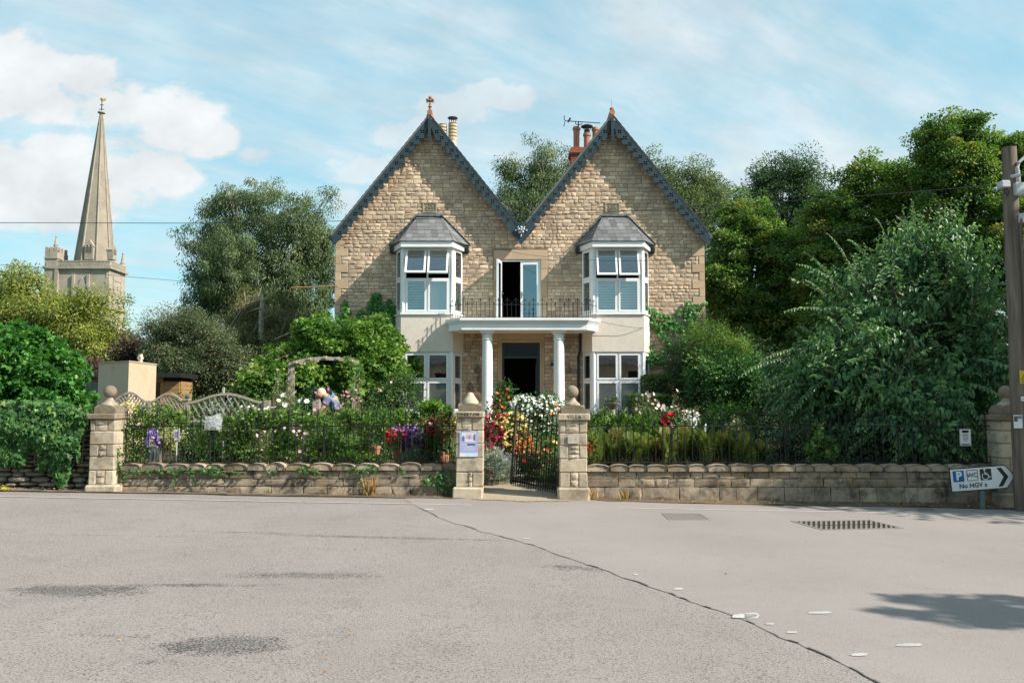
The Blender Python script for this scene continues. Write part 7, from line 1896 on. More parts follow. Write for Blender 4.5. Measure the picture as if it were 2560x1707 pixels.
stem_flowers('poppy', 'tall white poppies with large papery flowers by the pergola post', 'poppy', [at(px, py, PYp + r6.uniform(-.2, .3)) for px, py in ((709, 987), (737, 982), (697, 1001), (750, 1001), (767, 1003), (712, 1011), (684, 1018), (770, 1036), (666, 1022), (640, 1020))], F_white, .125, 321, (-4.75, PYp + .2, gz(-4.7, PYp)), single=True, centre=F_yel)
def cloud(n, x0, x1, y0, y1, Y, dY=.3, seed=1):
    R = random.Random(seed); return [at(R.uniform(x0, x1), R.uniform(y0, y1), Y + R.uniform(-dY, dY)) for _ in range(n)]
stem_flowers('cosmos', 'airy pink cosmos around the bending gardener', 'cosmos', cloud(34, 785, 905, 968, 1035, 19.6, .4, 3), F_pink, .075, 322, (-3.9, 19.6, gz(-3.9, 19.6)), nfol=900, centre=F_yel)
stem_flowers('feathery_plant', 'tall wispy pale plant left of the pergola', 'plant', cloud(26, 684, 738, 915, 1000, 21.6, .3, 4), Lf_pale, .05, 323, (-5.6, 21.6, gz(-5.6, 21.6)), nfol=1100, L=.11)
stem_flowers('coneflower', 'brown-coned faded coneflowers low behind the left railings', 'coneflower', cloud(16, 660, 740, 1066, 1120, 18.3, .3, 5), F_brown, .075, 324, (-4.8, 18.3, gz(-4.8, 18.3)), nfol=500)
stem_flowers('phlox', 'pale pink and white phlox low among the hedge stems', 'phlox', cloud(22, 640, 800, 1062, 1140, 18.0, .25, 6), F_rose, .075, 325, (-4.3, 18.0, gz(-4.3, 18)), nfol=500, fol=Lf_shrub)
stem_flowers('white_daisy', 'white flowers scattered above the hedge by the trellis', 'flower', cloud(10, 590, 690, 1012, 1040, 18.2, .25, 7), F_white, .05, 326, (-5.2, 18.2, gz(-5.2, 18)), nfol=300, fol=Lf_shrub)
plant('rose_bush', 'rose bush with one cream rose beside the left bay window', 'rose', [E(930, 950, 995, 1020, 22, .4), E(960, 950, 1040, 1030, 22, .4), E(922, 985, 970, 1050, 21.8, .4), E(990, 935, 1045, 985, 22.2, .25), E(975, 930, 1015, 965, 22.2, .25)], Lf_shrub, .055, 200, 30, 331,
      [(F_cream, [at(949, 975, 21.4), at(950, 973, 21.38), at(947, 977, 21.37)], 3, .12), (F_rose, [at(1020, 1014, 21.4), at(978, 955, 21.5)], 2, .07)], None, .2, 'kite', .6, 14)
plant('golden_shrub', 'pale yellow variegated shrub low behind the first railings', 'shrub', [E(392, 1066, 440, 1118, 18.4, .3)], Lf_pale, .06, 60, 30, 332, [], None, .12, stems=8)
for i, (lab, box, Y, mat, L) in enumerate([
    ('bushy green perennials behind the hedge under the trellis', (440, 1050, 560, 1150), 19.2, Lf_shrub, .07), ('leafy border plants between the poppies and the trellis', (560, 1035, 690, 1150), 19.6, Lf_feather, .09),
    ('leafy border plants under the pergola arch', (690, 1020, 800, 1150), 20.2, Lf_shrub, .07), ('dense border plants below the gardener', (790, 1032, 900, 1150), 19.2, Lf_hedge, .07), ('green border plants below the rose bush', (890, 1020, 1010, 1150), 20.2, Lf_shrub, .07),
    ('low green plants behind the terracotta pots', (1000, 1060, 1130, 1150), 20.4, Lf_feather, .08), ('shrubs at the back of the left garden under the apple tree', (420, 985, 560, 1080), 24.5, Lf_shrub, .08), ('shrubs at the back of the left garden behind the pergola', (560, 970, 730, 1080), 25.0, Lf_shrub, .08), ('dark shrubs in the shade behind the gardener', (730, 960, 880, 1080), 25.5, Lf_ivy, .08), ('shrubs below the left bay window', (880, 1010, 1130, 1100), 26.0, Lf_shrub, .07)]):
    a, b, c, d = box; plant('border_plant', lab, 'plant', [E(a, b, (a + c) / 2 + 20, d, Y, .5), E((a + c) / 2 - 20, b + 8, c, d, Y, .5), E(a + 10, (b + d) / 2, c - 10, d + 40, Y, .5)], mat, L, 120, 32, 340 + i, [], 'border plants of the left garden', .2, 'kite', .4 if mat is Lf_feather else .55, 8)

# pots with flowers near the gate
def pot(label, px0, px1, pyt, pyb, Y, kind='plain', mat=None):
    x0, x1, z1, z0 = WX(px0, pyt, Y), WX(px1, pyt, Y), WZ(px0, pyt, Y), WZ(px0, pyb, Y); r = (x1 - x0) / 2; c = ((x0 + x1) / 2, Y, z0); h = z1 - z0
    t = empty('flower_pot', c, label, 'flower pot', 'flower pots in the front garden'); mb = MB()
    prof = [(r * .68, 0), (r * .74, h * .02), (r * .92, h * .78), (r * .94, h * .80), (r * 1.06, h * .82), (r * 1.08, h), (r * .92, h), (r * .88, h * .88)] if kind == 'plain' else [(r * .6, 0), (r * .85, h * .2), (r * 1.0, h * .55), (r * .9, h * .82), (r * .95, h * .84), (r * .95, h), (r * .8, h), (r * .75, h * .9)]
    mb.lathe(c, prof, 20); mb.build('body', mat or M_terra, t, smooth=True)
    mb = MB(); mb.lathe((c[0], c[1], z0 + h * .86), [(r * .86, 0), (r * .8, .02)], 16); mb.build('earth', M_soil, t); return c, r, h
pot('tall plain terracotta pot under the purple petunias', 982, 1018, 1112, 1160, 17.9)
pot('rounded terracotta pot of nasturtiums next to the TIVERTON pier', 1091, 1124, 1128, 1162, 17.7, 'round')
pot('small ribbed terracotta pot half hidden by the hedge', 928, 951, 1114, 1150, 18.6)
pot('pale stone planter just inside the open gate', 1240, 1275, 1150, 1192, 18.6, 'plain', M_pier)
pot('grey stone planter behind the gate bars', 1340, 1368, 1140, 1196, 18.8, 'plain', M_galv)
plant('petunia', 'red and purple petunias overflowing the tall terracotta pot', 'petunia', [E(968, 1068, 1040, 1120, 17.85, .25), E(1010, 1078, 1060, 1132, 17.85, .22)], Lf_shrub, .05, 70, 26, 361,
      [(F_red, E(966, 1068, 1028, 1112, 17.7, .26), 110, .06), (F_purp, E(1005, 1072, 1062, 1130, 17.7, .26), 150, .055), (F_lav, E(985, 1050, 1040, 1085, 17.7, .2), 70, .05), (F_white, [at(1021, 1062, 17.6), at(1056, 1081, 17.6), at(1050, 1068, 17.6)], 3, .075)], 'petunias')
plant('petunia', 'deep crimson petunias and orange geraniums left of the TIVERTON pier', 'petunia', [E(1062, 1040, 1118, 1100, 17.5, .2)], Lf_shrub, .05, 50, 26, 362,
      [(F_crim, E(1062, 1046, 1120, 1096, 17.4, .22), 120, .065), (F_orange, E(1056, 1036, 1120, 1064, 17.35, .2), 26, .075), (F_orange, [at(1074, 1077, 17.25), at(1108, 1048, 17.25), at(1112, 1100, 17.3)], 3, .085)], 'petunias')
plant('petunia', 'yellow petunias cascading beside the TIVERTON pier', 'petunia', [E(1108, 1038, 1144, 1092, 17.3, .18)], Lf_shrub, .045, 36, 26, 363, [(F_yel, E(1104, 1036, 1146, 1092, 17.2, .2), 150, .048)], 'petunias')
plant('nasturtium', 'orange nasturtiums with round pale leaves above the rounded pot', 'nasturtium', [E(1054, 1086, 1110, 1150, 17.75, .22), E(1085, 1085, 1124, 1130, 17.7, .2)], Lf_feather, .075, 60, 22, 364, [(F_orange, E(1052, 1088, 1122, 1145, 17.7, .24), 18, .06)], None, .1, 'lobe', .8)
plant('lavender', 'blue-grey lavender tuft between the pots', 'lavender', [E(1012, 1124, 1068, 1162, 17.7, .22)], Lf_silver, .075, 60, 34, 365, [], None, .09, 'kite', .14, up=.2, droop=-1.2)
plant('lavender', 'silvery lavender at the left of the gravel path inside the gate', 'lavender', [E(1206, 1126, 1262, 1192, 18.0, .25), E(1228, 1140, 1282, 1194, 18.2, .25)], Lf_silver, .095, 110, 34, 366, [(F_red, [at(1240, 1131, 17.7), at(1230, 1181, 17.7), at(1262, 1134, 17.7), at(1222, 1129, 17.7)], 4, .07), (F_lav, E(1240, 1130, 1285, 1180, 18, .25), 24, .03)], None, .12, 'kite', .14, up=.2, droop=-1.0)
plant('hanging_petunias', 'great ball of crimson, yellow and orange petunias just inside the gate', 'petunia', [E(1206, 1036, 1322, 1150, 18.9, .45), E(1240, 1040, 1330, 1130, 19.0, .4)], Lf_shrub, .06, 170, 28, 367,
      [(F_crim, E(1202, 1060, 1268, 1135, 18.75, .45), 90, .088), (F_crim, E(1215, 1032, 1268, 1066, 18.8, .35), 30, .075), (F_yel, E(1235, 1032, 1318, 1082, 18.8, .45), 110, .072), (F_yel, E(1258, 1075, 1300, 1120, 18.55, .3), 60, .05), (F_orange, E(1285, 1078, 1332, 1140, 18.7, .35), 75, .062), (F_orange, E(1245, 1112, 1300, 1146, 18.6, .3), 24, .055), (F_orange, [at(1288, 1046, 18.3), at(1262, 1055, 18.3)], 2, .1)], None, .16)
plant('dahlia', 'tall orange dahlias in front of the left porch column', 'dahlia', [E(1232, 985, 1285, 1060, 21, .3), E(1250, 962, 1275, 1000, 21, .15), E(1262, 1000, 1300, 1055, 21, .25)], Lf_shrub, .075, 90, 26, 368, [(F_orange, [at(a, b, 20.6) for a, b in ((1269, 972), (1243, 982), (1257, 982.5), (1267, 985), (1272, 992), (1279, 1010), (1240, 1015), (1262, 1018), (1285, 1002), (1250, 1002))], 10, .09), (F_orange, E(1232, 1000, 1290, 1050, 20.8, .3), 20, .06)], None, .15, stems=14)
plant('azalea', 'dark-leaved shrub topped with massed white blossom behind the gate', 'shrub', [E(1283, 990, 1345, 1060, 20, .4), E(1322, 990, 1400, 1070, 20, .4), E(1290, 1040, 1398, 1180, 19.8, .45)], Lf_ivy, .07, 190, 30, 369, [(F_white, E(1278, 986, 1345, 1046, 19.85, .42), 100, .06), (F_white, E(1322, 986, 1402, 1052, 19.85, .42), 130, .06), (F_white, E(1295, 1030, 1380, 1090, 19.6, .42), 60, .055), (F_yel, [at(1324, 1055, 19.2), at(1360, 1047, 19.2), at(1290, 1036, 19.2), at(1350, 1038, 19.2), at(1400, 1034, 19.2)], 5, .07)], None, .2, 'kite', .55)
plant('geranium', 'yellow-green plants with orange-red flowers right of the path behind the gate', 'geranium', [E(1340, 1095, 1400, 1190, 18.4, .3), E(1310, 1130, 1372, 1200, 18.8, .3), E(1365, 1140, 1402, 1215, 17.7, .25)], Lf_feather, .07, 120, 28, 370, [(F_red, [at(a, b, 17.9) for a, b in ((1367, 1124), (1351, 1127), (1336, 1132), (1349, 1175), (1311, 1150))], 5, .1), (F_yel, E(1345, 1100, 1402, 1180, 18.2, .3), 26, .06), (F_orange, [at(1389, 1010, 17.3), at(1400, 1030, 17.3), at(1396, 1028, 17.3), at(1378, 1034, 17.6)], 4, .085)], None, .14)
plant('border_plant', 'low green plants lining the path below the white shrub', 'plant', [E(1290, 1150, 1350, 1186, 20, .4)], Lf_shrub, .06, 60, 28, 371, [], None, .12)
plant('border_plant', 'spreading green plants in front of the porch', 'plant', [E(1140, 1030, 1230, 1120, 23, .5), E(1395, 1030, 1470, 1120, 23, .5), E(1450, 1030, 1520, 1110, 24, .4)], Lf_shrub, .07, 140, 30, 372, [], None, .18)

# right-hand garden
def fern(label, px, pyb, pyt, Y, seed, n=26, dry=0.0):
    """a clump of arching fronds"""
    g = np.random.default_rng(seed); x = WX(px, pyb, Y); z0 = gz(x, Y); H = WZ(px, pyt, Y) - z0; t = empty('fern', (x, Y, z0), label, 'fern', 'ferns behind the right railings')
    PP = []; AA = []; NN = []; LL = []; TT = []; mb = MB()
    for i in range(n):
        az = g.uniform(0, 2 * np.pi); rad = g.uniform(.10, .42); h = H * g.uniform(.6, 1.05); out = np.array([math.cos(az), math.sin(az) * .7, 0]); b = np.array([x, Y, z0]) + g.normal(0, .06, 3) * [1, 1, 0]
        fr = .42 + g.normal(0, .17) + dry; m = 26; pr = []
        for k in range(m + 1):
            s = k / m; p = b + out * rad * (s ** 1.6) + np.array([0, 0, h * (1.55 * s - .62 * s * s - .0 * s ** 3) / .93]); pr.append(p)
        mb.tube(pr[::5] + [pr[-1]], [.005, .0045, .004, .003, .002, .001, .001][:len(pr[::5]) + 1], 4, False)
        for k in range(3, m):
            s = k / m; tan = unit(pr[k + 1] - pr[k]); sd = unit(np.cross(tan, np.array([out[0], out[1], .3]))) ; w = .15 * math.sin(math.pi * min(1, s * 1.02)) ** .7 * (1 - .35 * s)
            for sg in (-1, 1): PP.append(pr[k]); AA.append(sd * sg + tan * .45 + np.array([0, 0, -.15])); NN.append(np.cross(tan, sd) + g.normal(0, .2, 3)); LL.append(max(.02, w) * g.uniform(.85, 1.1)); TT.append(fr + g.normal(0, .08) + .18 * s)
    leaf_obj('frond', Lf_fern, t, PP, AA, NN, LL, np.array(TT), .26, .05); o = mb.build('stem', M_twig, t, fix=False)
R = random.Random(71)
fl = ['yellow-green fern against the VILLA pier', 'second fern from the VILLA pier', 'pale arching fern third from the VILLA pier', 'fern in front of the urn', 'tall yellow fern right of the urn', 'fern below the red begonias', 'fern with browning fronds below the white flowers', 'tall fern under the glass ring', 'fern between the two glass rings', 'olive fern right of the glass rings', 'brownish fern in half shade', 'shaded olive fern below the pale pointed shrub', 'shaded fern left of the dark shrubs', 'last dim fern in the shade of the cherry tree']
for i, lab in enumerate(fl):
    px = 1488 + i * 31; fern(lab, px, 1150, 1064 + R.uniform(-6, 16) + (10 if i > 9 else 0), 17.45 + (i % 3) * .22, 400 + i, 24, (.12 if i in (2, 4, 7) else 0) + (.15 if i in (6, 10) else 0))
plant('crocosmia', 'orange-red flowers low beside the VILLA pier', 'flower', [E(1468, 1085, 1492, 1160, 17.2, .12)], Lf_fern, .12, 24, 16, 421, [(F_red, E(1466, 1108, 1482, 1142, 17.1, .1), 18, .045), (F_orange, E(1464, 1104, 1480, 1135, 17.1, .1), 12, .04)], None, .08, wr=.15, droop=-1.0)
plant('spiky_plant', 'green strappy-leaved plant behind the ferns', 'plant', [E(1520, 1045, 1650, 1110, 18.6, .35), E(1500, 1040, 1540, 1090, 19, .25)], Lf_vine, .20, 110, 12, 422, [], None, .12, 'long', .12, up=.2, droop=-.6)
gx = 21.0
cos_p = [(1440 + a / 3.733, 860 + b / 3.733) for a, b in ((665, 450), (725, 465), (683, 480), (620, 475), (565, 510), (673, 520), (715, 558), (817, 575), (637, 600), (563, 603), (943, 432), (655, 462), (740, 520), (770, 545), (690, 610), (600, 640))]
stem_flowers('cosmos', 'tall pink cosmos in front of the clipped box', 'cosmos', [at(a, b, gx + R.uniform(-.3, .3)) for a, b in cos_p], F_rose, .085, 431, (WX(1615, 1040, gx), gx, gz(3, gx)), nfol=1500, centre=F_yel, L=.09)
stem_flowers('cosmos', 'white cosmos among the pink ones left of the begonias', 'cosmos', [at(1440 + a / 3.733, 860 + b / 3.733, gx - .3 + R.uniform(-.2, .2)) for a, b in ((770, 572), (800, 600), (825, 605), (850, 600), (835, 640), (895, 585), (880, 620), (815, 615), (750, 600), (935, 580), (900, 625), (845, 612))], F_white, .085, 432, (WX(1665, 1040, gx), gx - .3, gz(3.3, gx)), nfol=500, centre=F_yel, L=.09)
plant('begonia', 'bright red double begonias behind the right railings', 'begonia', [E(1648, 1030, 1700, 1080, 18.8, .22)], Lf_ivy, .07, 40, 24, 433, [(F_red, [at(1440 + a / 3.733 + R.uniform(-3, 3), 860 + b / 3.733 + R.uniform(-3, 3), 18.5 + R.uniform(-.08, .08)) for a, b in ((820, 670), (885, 655), (830, 740), (865, 710), (905, 650), (805, 700), (825, 690), (840, 705), (870, 650), (860, 665), (815, 715), (900, 660)) for _ in range(3)], 36, .085), (F_pink, [at(1678, 1063, 18.4), at(1682, 1065, 18.4), at(1650, 1071, 18.4), at(1646, 1073, 18.4), at(1655, 1084, 18.4)], 5, .09)])
plant('gypsophila', 'cloud of tiny white flowers right of the red begonias', 'flower', [E(1690, 1030, 1740, 1070, 19, .25), E(1720, 1028, 1745, 1060, 19, .2)], Lf_feather, .05, 60, 24, 434, [(F_white, E(1684, 1024, 1738, 1062, 18.9, .28), 110, .034), (F_white, E(1718, 1026, 1748, 1056, 18.9, .22), 40, .034), (F_red, [at(1714, 1032, 18.6), at(1717, 1034, 18.6)], 2, .05)], None, .12, wr=.2)
plant('pale_shrub', 'pale variegated pointed shrub in the shade of the right garden', 'shrub', [E(1828, 1045, 1850, 1082, 19.5, .16), E(1820, 1060, 1860, 1085, 19.5, .2)], Lf_pale, .045, 60, 26, 435, [], None, .09)
plant('ornamental_plant', 'purple-flowered plants beside the urn', 'flower', [E(1545, 1020, 1580, 1060, 22.5, .25), E(1500, 1025, 1525, 1060, 22.5, .2)], Lf_dark, .06, 50, 24, 436, [(F_purp, E(1545, 1018, 1580, 1050, 22.4, .25), 14, .05), (F_crim, E(1500, 1022, 1524, 1050, 22.4, .2), 10, .05)])
plant('bramble', 'heart-leaved climber showing brighter green in the dark right corner', 'climber', [E(2040, 1075, 2080, 1155, 17.4, .18), E(2025, 1100, 2060, 1150, 17.4, .15)], Lf_hedge, .09, 36, 16, 437, [], None, .1, 'lobe')
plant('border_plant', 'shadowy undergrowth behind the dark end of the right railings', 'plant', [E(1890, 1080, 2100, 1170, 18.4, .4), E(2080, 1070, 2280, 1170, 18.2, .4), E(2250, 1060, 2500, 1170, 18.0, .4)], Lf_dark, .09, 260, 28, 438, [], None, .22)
plant('border_plant', 'dull green plants behind the ferns', 'plant', [E(1560, 1050, 1760, 1120, 20.5, .4), E(1720, 1040, 1920, 1130, 20.5, .4)], Lf_shrub, .08, 180, 28, 439, [], None, .2)

# urn on its pedestal
uY = 22.0; ux = WX(1531, 1030, uY); uz = gz(ux, uY); zb_, zr_u = WZ(1531, 1022, uY), WZ(1531, 1008, uY)
ur = empty('stone_urn', (ux, uY, uz), 'grey stone bowl of succulents on a carved figure pedestal', 'urn')
mb = MB(); mb.lathe((ux, uY, 0), [(.06, zb_ - .02), (.10, zb_ + .02), (.165, zr_u - .03), (.18, zr_u - .01), (.18, zr_u + .01), (.15, zr_u + .012), (.14, zr_u - .02)], 20); mb.build('bowl', M_cap, ur, smooth=True)
mb = MB(); hgt = zb_ - uz; mb.lathe((ux, uY, uz), [(.15, 0), (.15, hgt * .1), (.085, hgt * .13), (.095, hgt * .35), (.075, hgt * .5), (.1, hgt * .62), (.08, hgt * .72), (.06, hgt * .78), (.075, hgt * .86), (.06, hgt * .93), (.07, hgt)], 14)
mb.ball((ux - .03, uY - .07, uz + hgt * .84), .055, 10, 7); mb.tube([(ux - .09, uY - .04, uz + hgt * .72), (ux - .11, uY - .08, uz + hgt * .6), (ux - .02, uY - .11, uz + hgt * .56)], [.035, .03, .022], 7); mb.tube([(ux + .08, uY - .04, uz + hgt * .72), (ux + .1, uY - .09, uz + hgt * .62), (ux + .02, uY - .11, uz + hgt * .66)], [.035, .03, .022], 7); mb.build('pedestal', M_pier, ur, smooth=True)
plant('succulent', 'reddish-green succulents heaped in the stone bowl', 'succulent', [(np.array([ux - .05, uY, zr_u + .03]), np.array([.12, .12, .07])), (np.array([ux + .06, uY, zr_u + .05]), np.array([.1, .1, .08]))], Lf_apple, .05, 26, 22, 440, [], None, .05)
for i, (px, py, lab, tl) in enumerate(((1734.7, 1057, 'pale glass ring standing upright among the right-hand plants', .5), (1763, 1071, 'second pale glass ring turned nearly edge-on', 1.2))):
    Y = 18.2; c = Vector(at(px, py, Y)); t = empty('glass_ring', (c.x, c.y, gz(c.x, Y)), lab, 'garden ornament', 'glass rings in the right garden'); mb = MB()
    mb.tube([tuple(c + Vector((math.cos(a) * .065 * math.cos(tl) + .02 * math.sin(a), math.cos(a) * .065 * math.sin(tl), .085 * math.sin(a)))) for a in np.linspace(0, 2 * math.pi, 20)], .014, 6); mb.build('ring', plain_mat('milky_glass', (.7, .76, .78), .15, .6), t, smooth=True)
    mb = MB(); mb.tube([(c.x, c.y, gz(c.x, Y)), (c.x, c.y, c.z - .08)], .006, 5); mb.build('stake', M_steel, t)

# wavy lattice fence
TY = 20.6
def lattice(label, x0p, x1p, ypeak, yend, sag0, seed, step=.08, bot=1050, dense=True):
    xa, xb = WX(x0p, 1000, TY), WX(x1p, 1000, TY); zt0, zt1 = WZ(x0p, yend, TY), WZ(x0p, ypeak, TY); zb = WZ(x0p, bot, TY)
    t = empty('lattice_fence', ((xa + xb) / 2, TY, gz(xa, TY)), label, 'trellis', 'wavy trellis panels in the left garden')
    def top(x): u = (x - xa) / (xb - xa); return zt0 + (zt1 - zt0) * (math.sin(math.pi * u) ** 1.6)
    mb = MB(); n = 18
    for k in range(n):
        a, b = xa + (xb - xa) * k / n, xa + (xb - xa) * (k + 1) / n; mb.hexa([(a, TY - .03, top(a) - .055), (b, TY - .03, top(b) - .055), (b, TY + .03, top(b) - .055), (a, TY + .03, top(a) - .055)], [(a, TY - .03, top(a)), (b, TY - .03, top(b)), (b, TY + .03, top(b)), (a, TY + .03, top(a))])
    mb.box(xa, xb, TY - .025, TY + .025, zb - .05, zb); mb.box(xa, xa + .05, TY - .024, TY + .024, zb, zt0 - .05); mb.box(xb - .05, xb, TY - .024, TY + .024, zb, zt0 - .05); mb.build('frame', M_grey, t)
    for sg in (-1, 1):
        c = xa - (zt1 - zb) - 1
        while c < xb + (zt1 - zb) + 1:
            pts = []
            for s in np.linspace(0, 1, 60):
                z = zb + (zt1 - zb) * s; x = c + sg * (z - zb) * .62
                if xa + .05 < x < xb - .05 and z < top(x) - .05: pts.append((x, z))
            if len(pts) > 3: mb = MB(); mb.obox((pts[0][0], TY + .012 * sg, pts[0][1]), (pts[-1][0], TY + .012 * sg, pts[-1][1]), (0, 1, 0), .022, .011); mb.build('slat', M_grey, t)
            c += step
lattice('trellis panel with an arched top nearest the ball-topped left pier', 276, 372, 979, 1004, 0, 1)
lattice('middle arched trellis panel in front of the tan shed', 376, 466, 981, 1003, 0, 2)
lattice('longest low-arched trellis panel with open diagonal slats', 470, 660, 982, 1004, 0, 3, .15)
def post(name, label, px, pyt, wpx, Y=TY, cap=False, mat=None, rnd_=False, group='posts of the trellis fence'):
    x = WX(px, 1000, Y); z1 = WZ(px, pyt, Y); z0 = gz(x, Y); w = wpx / F * Y / 2; t = empty(name, (x, Y, z0), label, 'post', group); mb = MB()
    if rnd_: mb.lathe((x, Y, z0 - .1), [(w, 0), (w, z1 - z0 + .1)], 10)
    else: mb.box(x - w, x + w, Y - w, Y + w, z0 - .1, z1)
    mb.build('shaft', mat or M_grey, t)
    if cap:
        mb = MB(); mb.box(x - w * 2, x + w * 2, Y - w * 2, Y + w * 2, z1 + .001, z1 + .03); mb.build('cap', M_grey, t); mb = MB(); mb.ball((x, Y, z1 + .07), .055, 12, 8); mb.build('ball', M_blue, t, smooth=True)
post('trellis_post', 'trellis post between the first two panels', 374, 1001, 7); post('trellis_post', 'trellis post topped with a dark blue ball', 468, 1000, 6, cap=True); post('trellis_post', 'stub post at the peak of the long trellis panel', 558.7, 968, 4.5, TY + .06, mat=M_galv)
post('timber_post', 'wide pale timber post at the end of the trellis', 669, 1000, 15); post('timber_post', 'round brown post next to the wide pale post', 683, 993, 7, rnd_=True, mat=M_bark)
# rustic pergola arch
gY = 22.0
pg = empty('pergola_arch', (WX(808, 950, gY), gY + .3, gz(-4, gY)), 'weathered timber pergola arch over the garden path', 'pergola')
for (px, Y, top) in ((725, gY + .6, 910), (731, gY, 910), (893.5, gY, 908), (886, gY + .6, 912)):
    x = WX(px, 950, Y); mb = MB(); mb.box(x - .045, x + .045, Y - .045, Y + .045, gz(x, Y) - .1, WZ(px, top, Y)); mb.build('post', M_grey, pg)
for dY in (0, .6):
    pts = [(722, 912), (745, 904), (775, 898), (812, 895.5), (845, 897.5), (870, 902), (897, 909)]
    for a, b in zip(pts[:-1], pts[1:]): mb = MB(); mb.obox(at(*a, gY + dY - .06), at(*b, gY + dY - .06), (0, 0, 1), .05, .085); mb.build('arch_beam', M_grey, pg)
for (px, py) in ((737, 904), (772, 896), (811, 892.5), (843, 895), (877, 901)):
    a, b = Vector(at(px, py, gY - .2)), Vector(at(px, py, gY - .2)) + Vector((0, 1.0, 0)); mb = MB(); mb.obox(a, b, (0, 0, 1), .06, .06); mb.build('rung', M_grey, pg)
mb = MB(); x = WX(726, 930, gY); mb.tube([(x - .03, gY - .06, WZ(726, 934, gY)), (x - .03, gY - .06, WZ(726, 926, gY)), (x, gY - .06, WZ(726, 922, gY)), (x + .03, gY - .06, WZ(726, 926, gY)), (x + .03, gY - .06, WZ(726, 934, gY))], .01, 5); mb.build('bracket', M_steel, pg)
wall_vine('runner_bean', 'fresh green runner bean climbing the right post of the pergola', 'climber', [[(905, 1010, .12), (903, 960, .14), (901, 920, .12), (885, 903, .12), (862, 894, .08)], [(880, 1000, .1), (882, 950, .1), (884, 915, .08)]], gY - .02, Lf_vine, .11, 455, 45, .14, ydev=.12)

# bird-table, crate, table and clear bag behind the railings
cY = 17.6
t = empty('wire_crate', at(377, 1148, cY), 'grey metal bottle crate low behind the left railings', 'crate'); x0, x1, z0, z1 = WX(364, 1130, cY), WX(391, 1130, cY), WZ(370, 1152, cY), WZ(370, 1119, cY); mb = MB()
for z in np.linspace(z0, z1, 6): mb.box(x0, x1, cY, cY + .006, z - .004, z + .004); mb.box(x0, x1, cY + .24, cY + .246, z - .004, z + .004)
for x in np.linspace(x0, x1, 6): mb.box(x - .004, x + .004, cY - .005, cY, z0, z1); mb.box(x - .004, x + .004, cY + .246, cY + .25, z0, z1)
mb.build('cage', M_steel, t)
mb = MB(); mb.box(x0 - .005, x1 + .005, cY - .008, cY - .002, z1 - .02, z1 + .01); mb.build('frame', M_steel, t)
for i in range(3): mb = MB(); mb.lathe((x0 + .04 + i * .065, cY + .12, z0 + .02), [(.026, 0), (.026, .12), (.012, .16), (.012, .2)], 8); mb.build('bottle', M_blue, t)
t = empty('plant_table', at(400, 1150, 18.0), 'small grey slatted table behind the left railings', 'table'); tz_ = WZ(400, 1113, 18.0)
for k in range(4): mb = MB(); mb.box(WX(384, 1, 18), WX(424, 1, 18), 17.95 + k * .09, 18.02 + k * .09, tz_ - .02, tz_); mb.build('slat', M_grey, t)
for px in (387, 421):
    for dY in (0, .3): mb = MB(); mb.box(WX(px, 1, 18) - .02, WX(px, 1, 18) + .02, 17.97 + dY, 18.01 + dY, gz(-6.8, 18), tz_ - .02); mb.build('leg', M_grey, t)
c, r_, h_p = (WX(397, 1105, 18.1), 18.1, tz_), .075, .13; t = empty('flower_pot', c, 'small black plastic pot on the slatted table', 'flower pot', 'flower pots in the front garden'); mb = MB(); mb.lathe(c, [(.055, .001), (.075, .12), (.08, .12), (.08, .14), (.068, .14), (.065, .12)], 12); mb.build('body', M_black, t)
t = empty('plant_label', at(473, 1105, 17.5), 'white plastic plant label standing behind the railings', 'plant label'); mb = MB(); mb.box(WX(467, 1, 17.5), WX(480, 1, 17.5), 17.5, 17.51, WZ(470, 1100, 17.5), WZ(470, 1073, 17.5)); mb.build('card', M_paper, t); mb = MB(); mb.box(WX(472, 1, 17.5), WX(474, 1, 17.5), 17.512, 17.52, gz(-6.3, 17.5), WZ(470, 1075, 17.5)); mb.build('stake', M_upvc, t)
mb = MB(); mb.box(WX(469, 1, 17.5), WX(476, 1, 17.5), 17.497, 17.4995, WZ(470, 1094, 17.5), WZ(470, 1078, 17.5)); mb.build('print', F_lav, t)
# clear bag with a paper tied on the railing
M_bag = plain_mat('crinkled_clear_plastic', (.45, .48, .48), .18, .6); nb = NT(M_bag.node_tree); bs = M_bag.node_tree.nodes['Principled BSDF']
mxb = nb.n('ShaderNodeMixShader', {0: .6, 1: nb.n('ShaderNodeBsdfTransparent').outputs[0], 2: bs.outputs[0]}); M_bag.node_tree.links.new(mxb.outputs[0], M_bag.node_tree.nodes['Material Output'].inputs[0])
bY_ = WY + .10; t = empty('plastic_bag', at(535, 1076, bY_), 'crinkled clear plastic bag holding a paper, tied to the left railings', 'plastic bag')
g = np.random.default_rng(77); nx, nz = 12, 12; vs = []
for j in range(nz):
    for i in range(nx):
        u, v = i / (nx - 1), j / (nz - 1); px = 512 + 42 * u * (1 - .12 * (v > .8)) + 3 * v; py = 1075 - 38 * v + 4 * math.sin(u * 5) * v; x, z = W(px, py, bY_); vs.append((x, bY_ - .03 - .035 * math.sin(math.pi * u) * math.sin(math.pi * v) + g.normal(0, .006), z))
fs = [(j * nx + i, j * nx + i + 1, (j + 1) * nx + i + 1, (j + 1) * nx + i) for j in range(nz - 1) for i in range(nx - 1)]; b = len(vs); vs2 = [(x, y + .05, z) for x, y, z in vs]
mb = MB(); mb.add(vs + vs2, fs + [tuple(q + b for q in f)[::-1] for f in fs]); mb.build('bag', M_bag, t, fix=False)
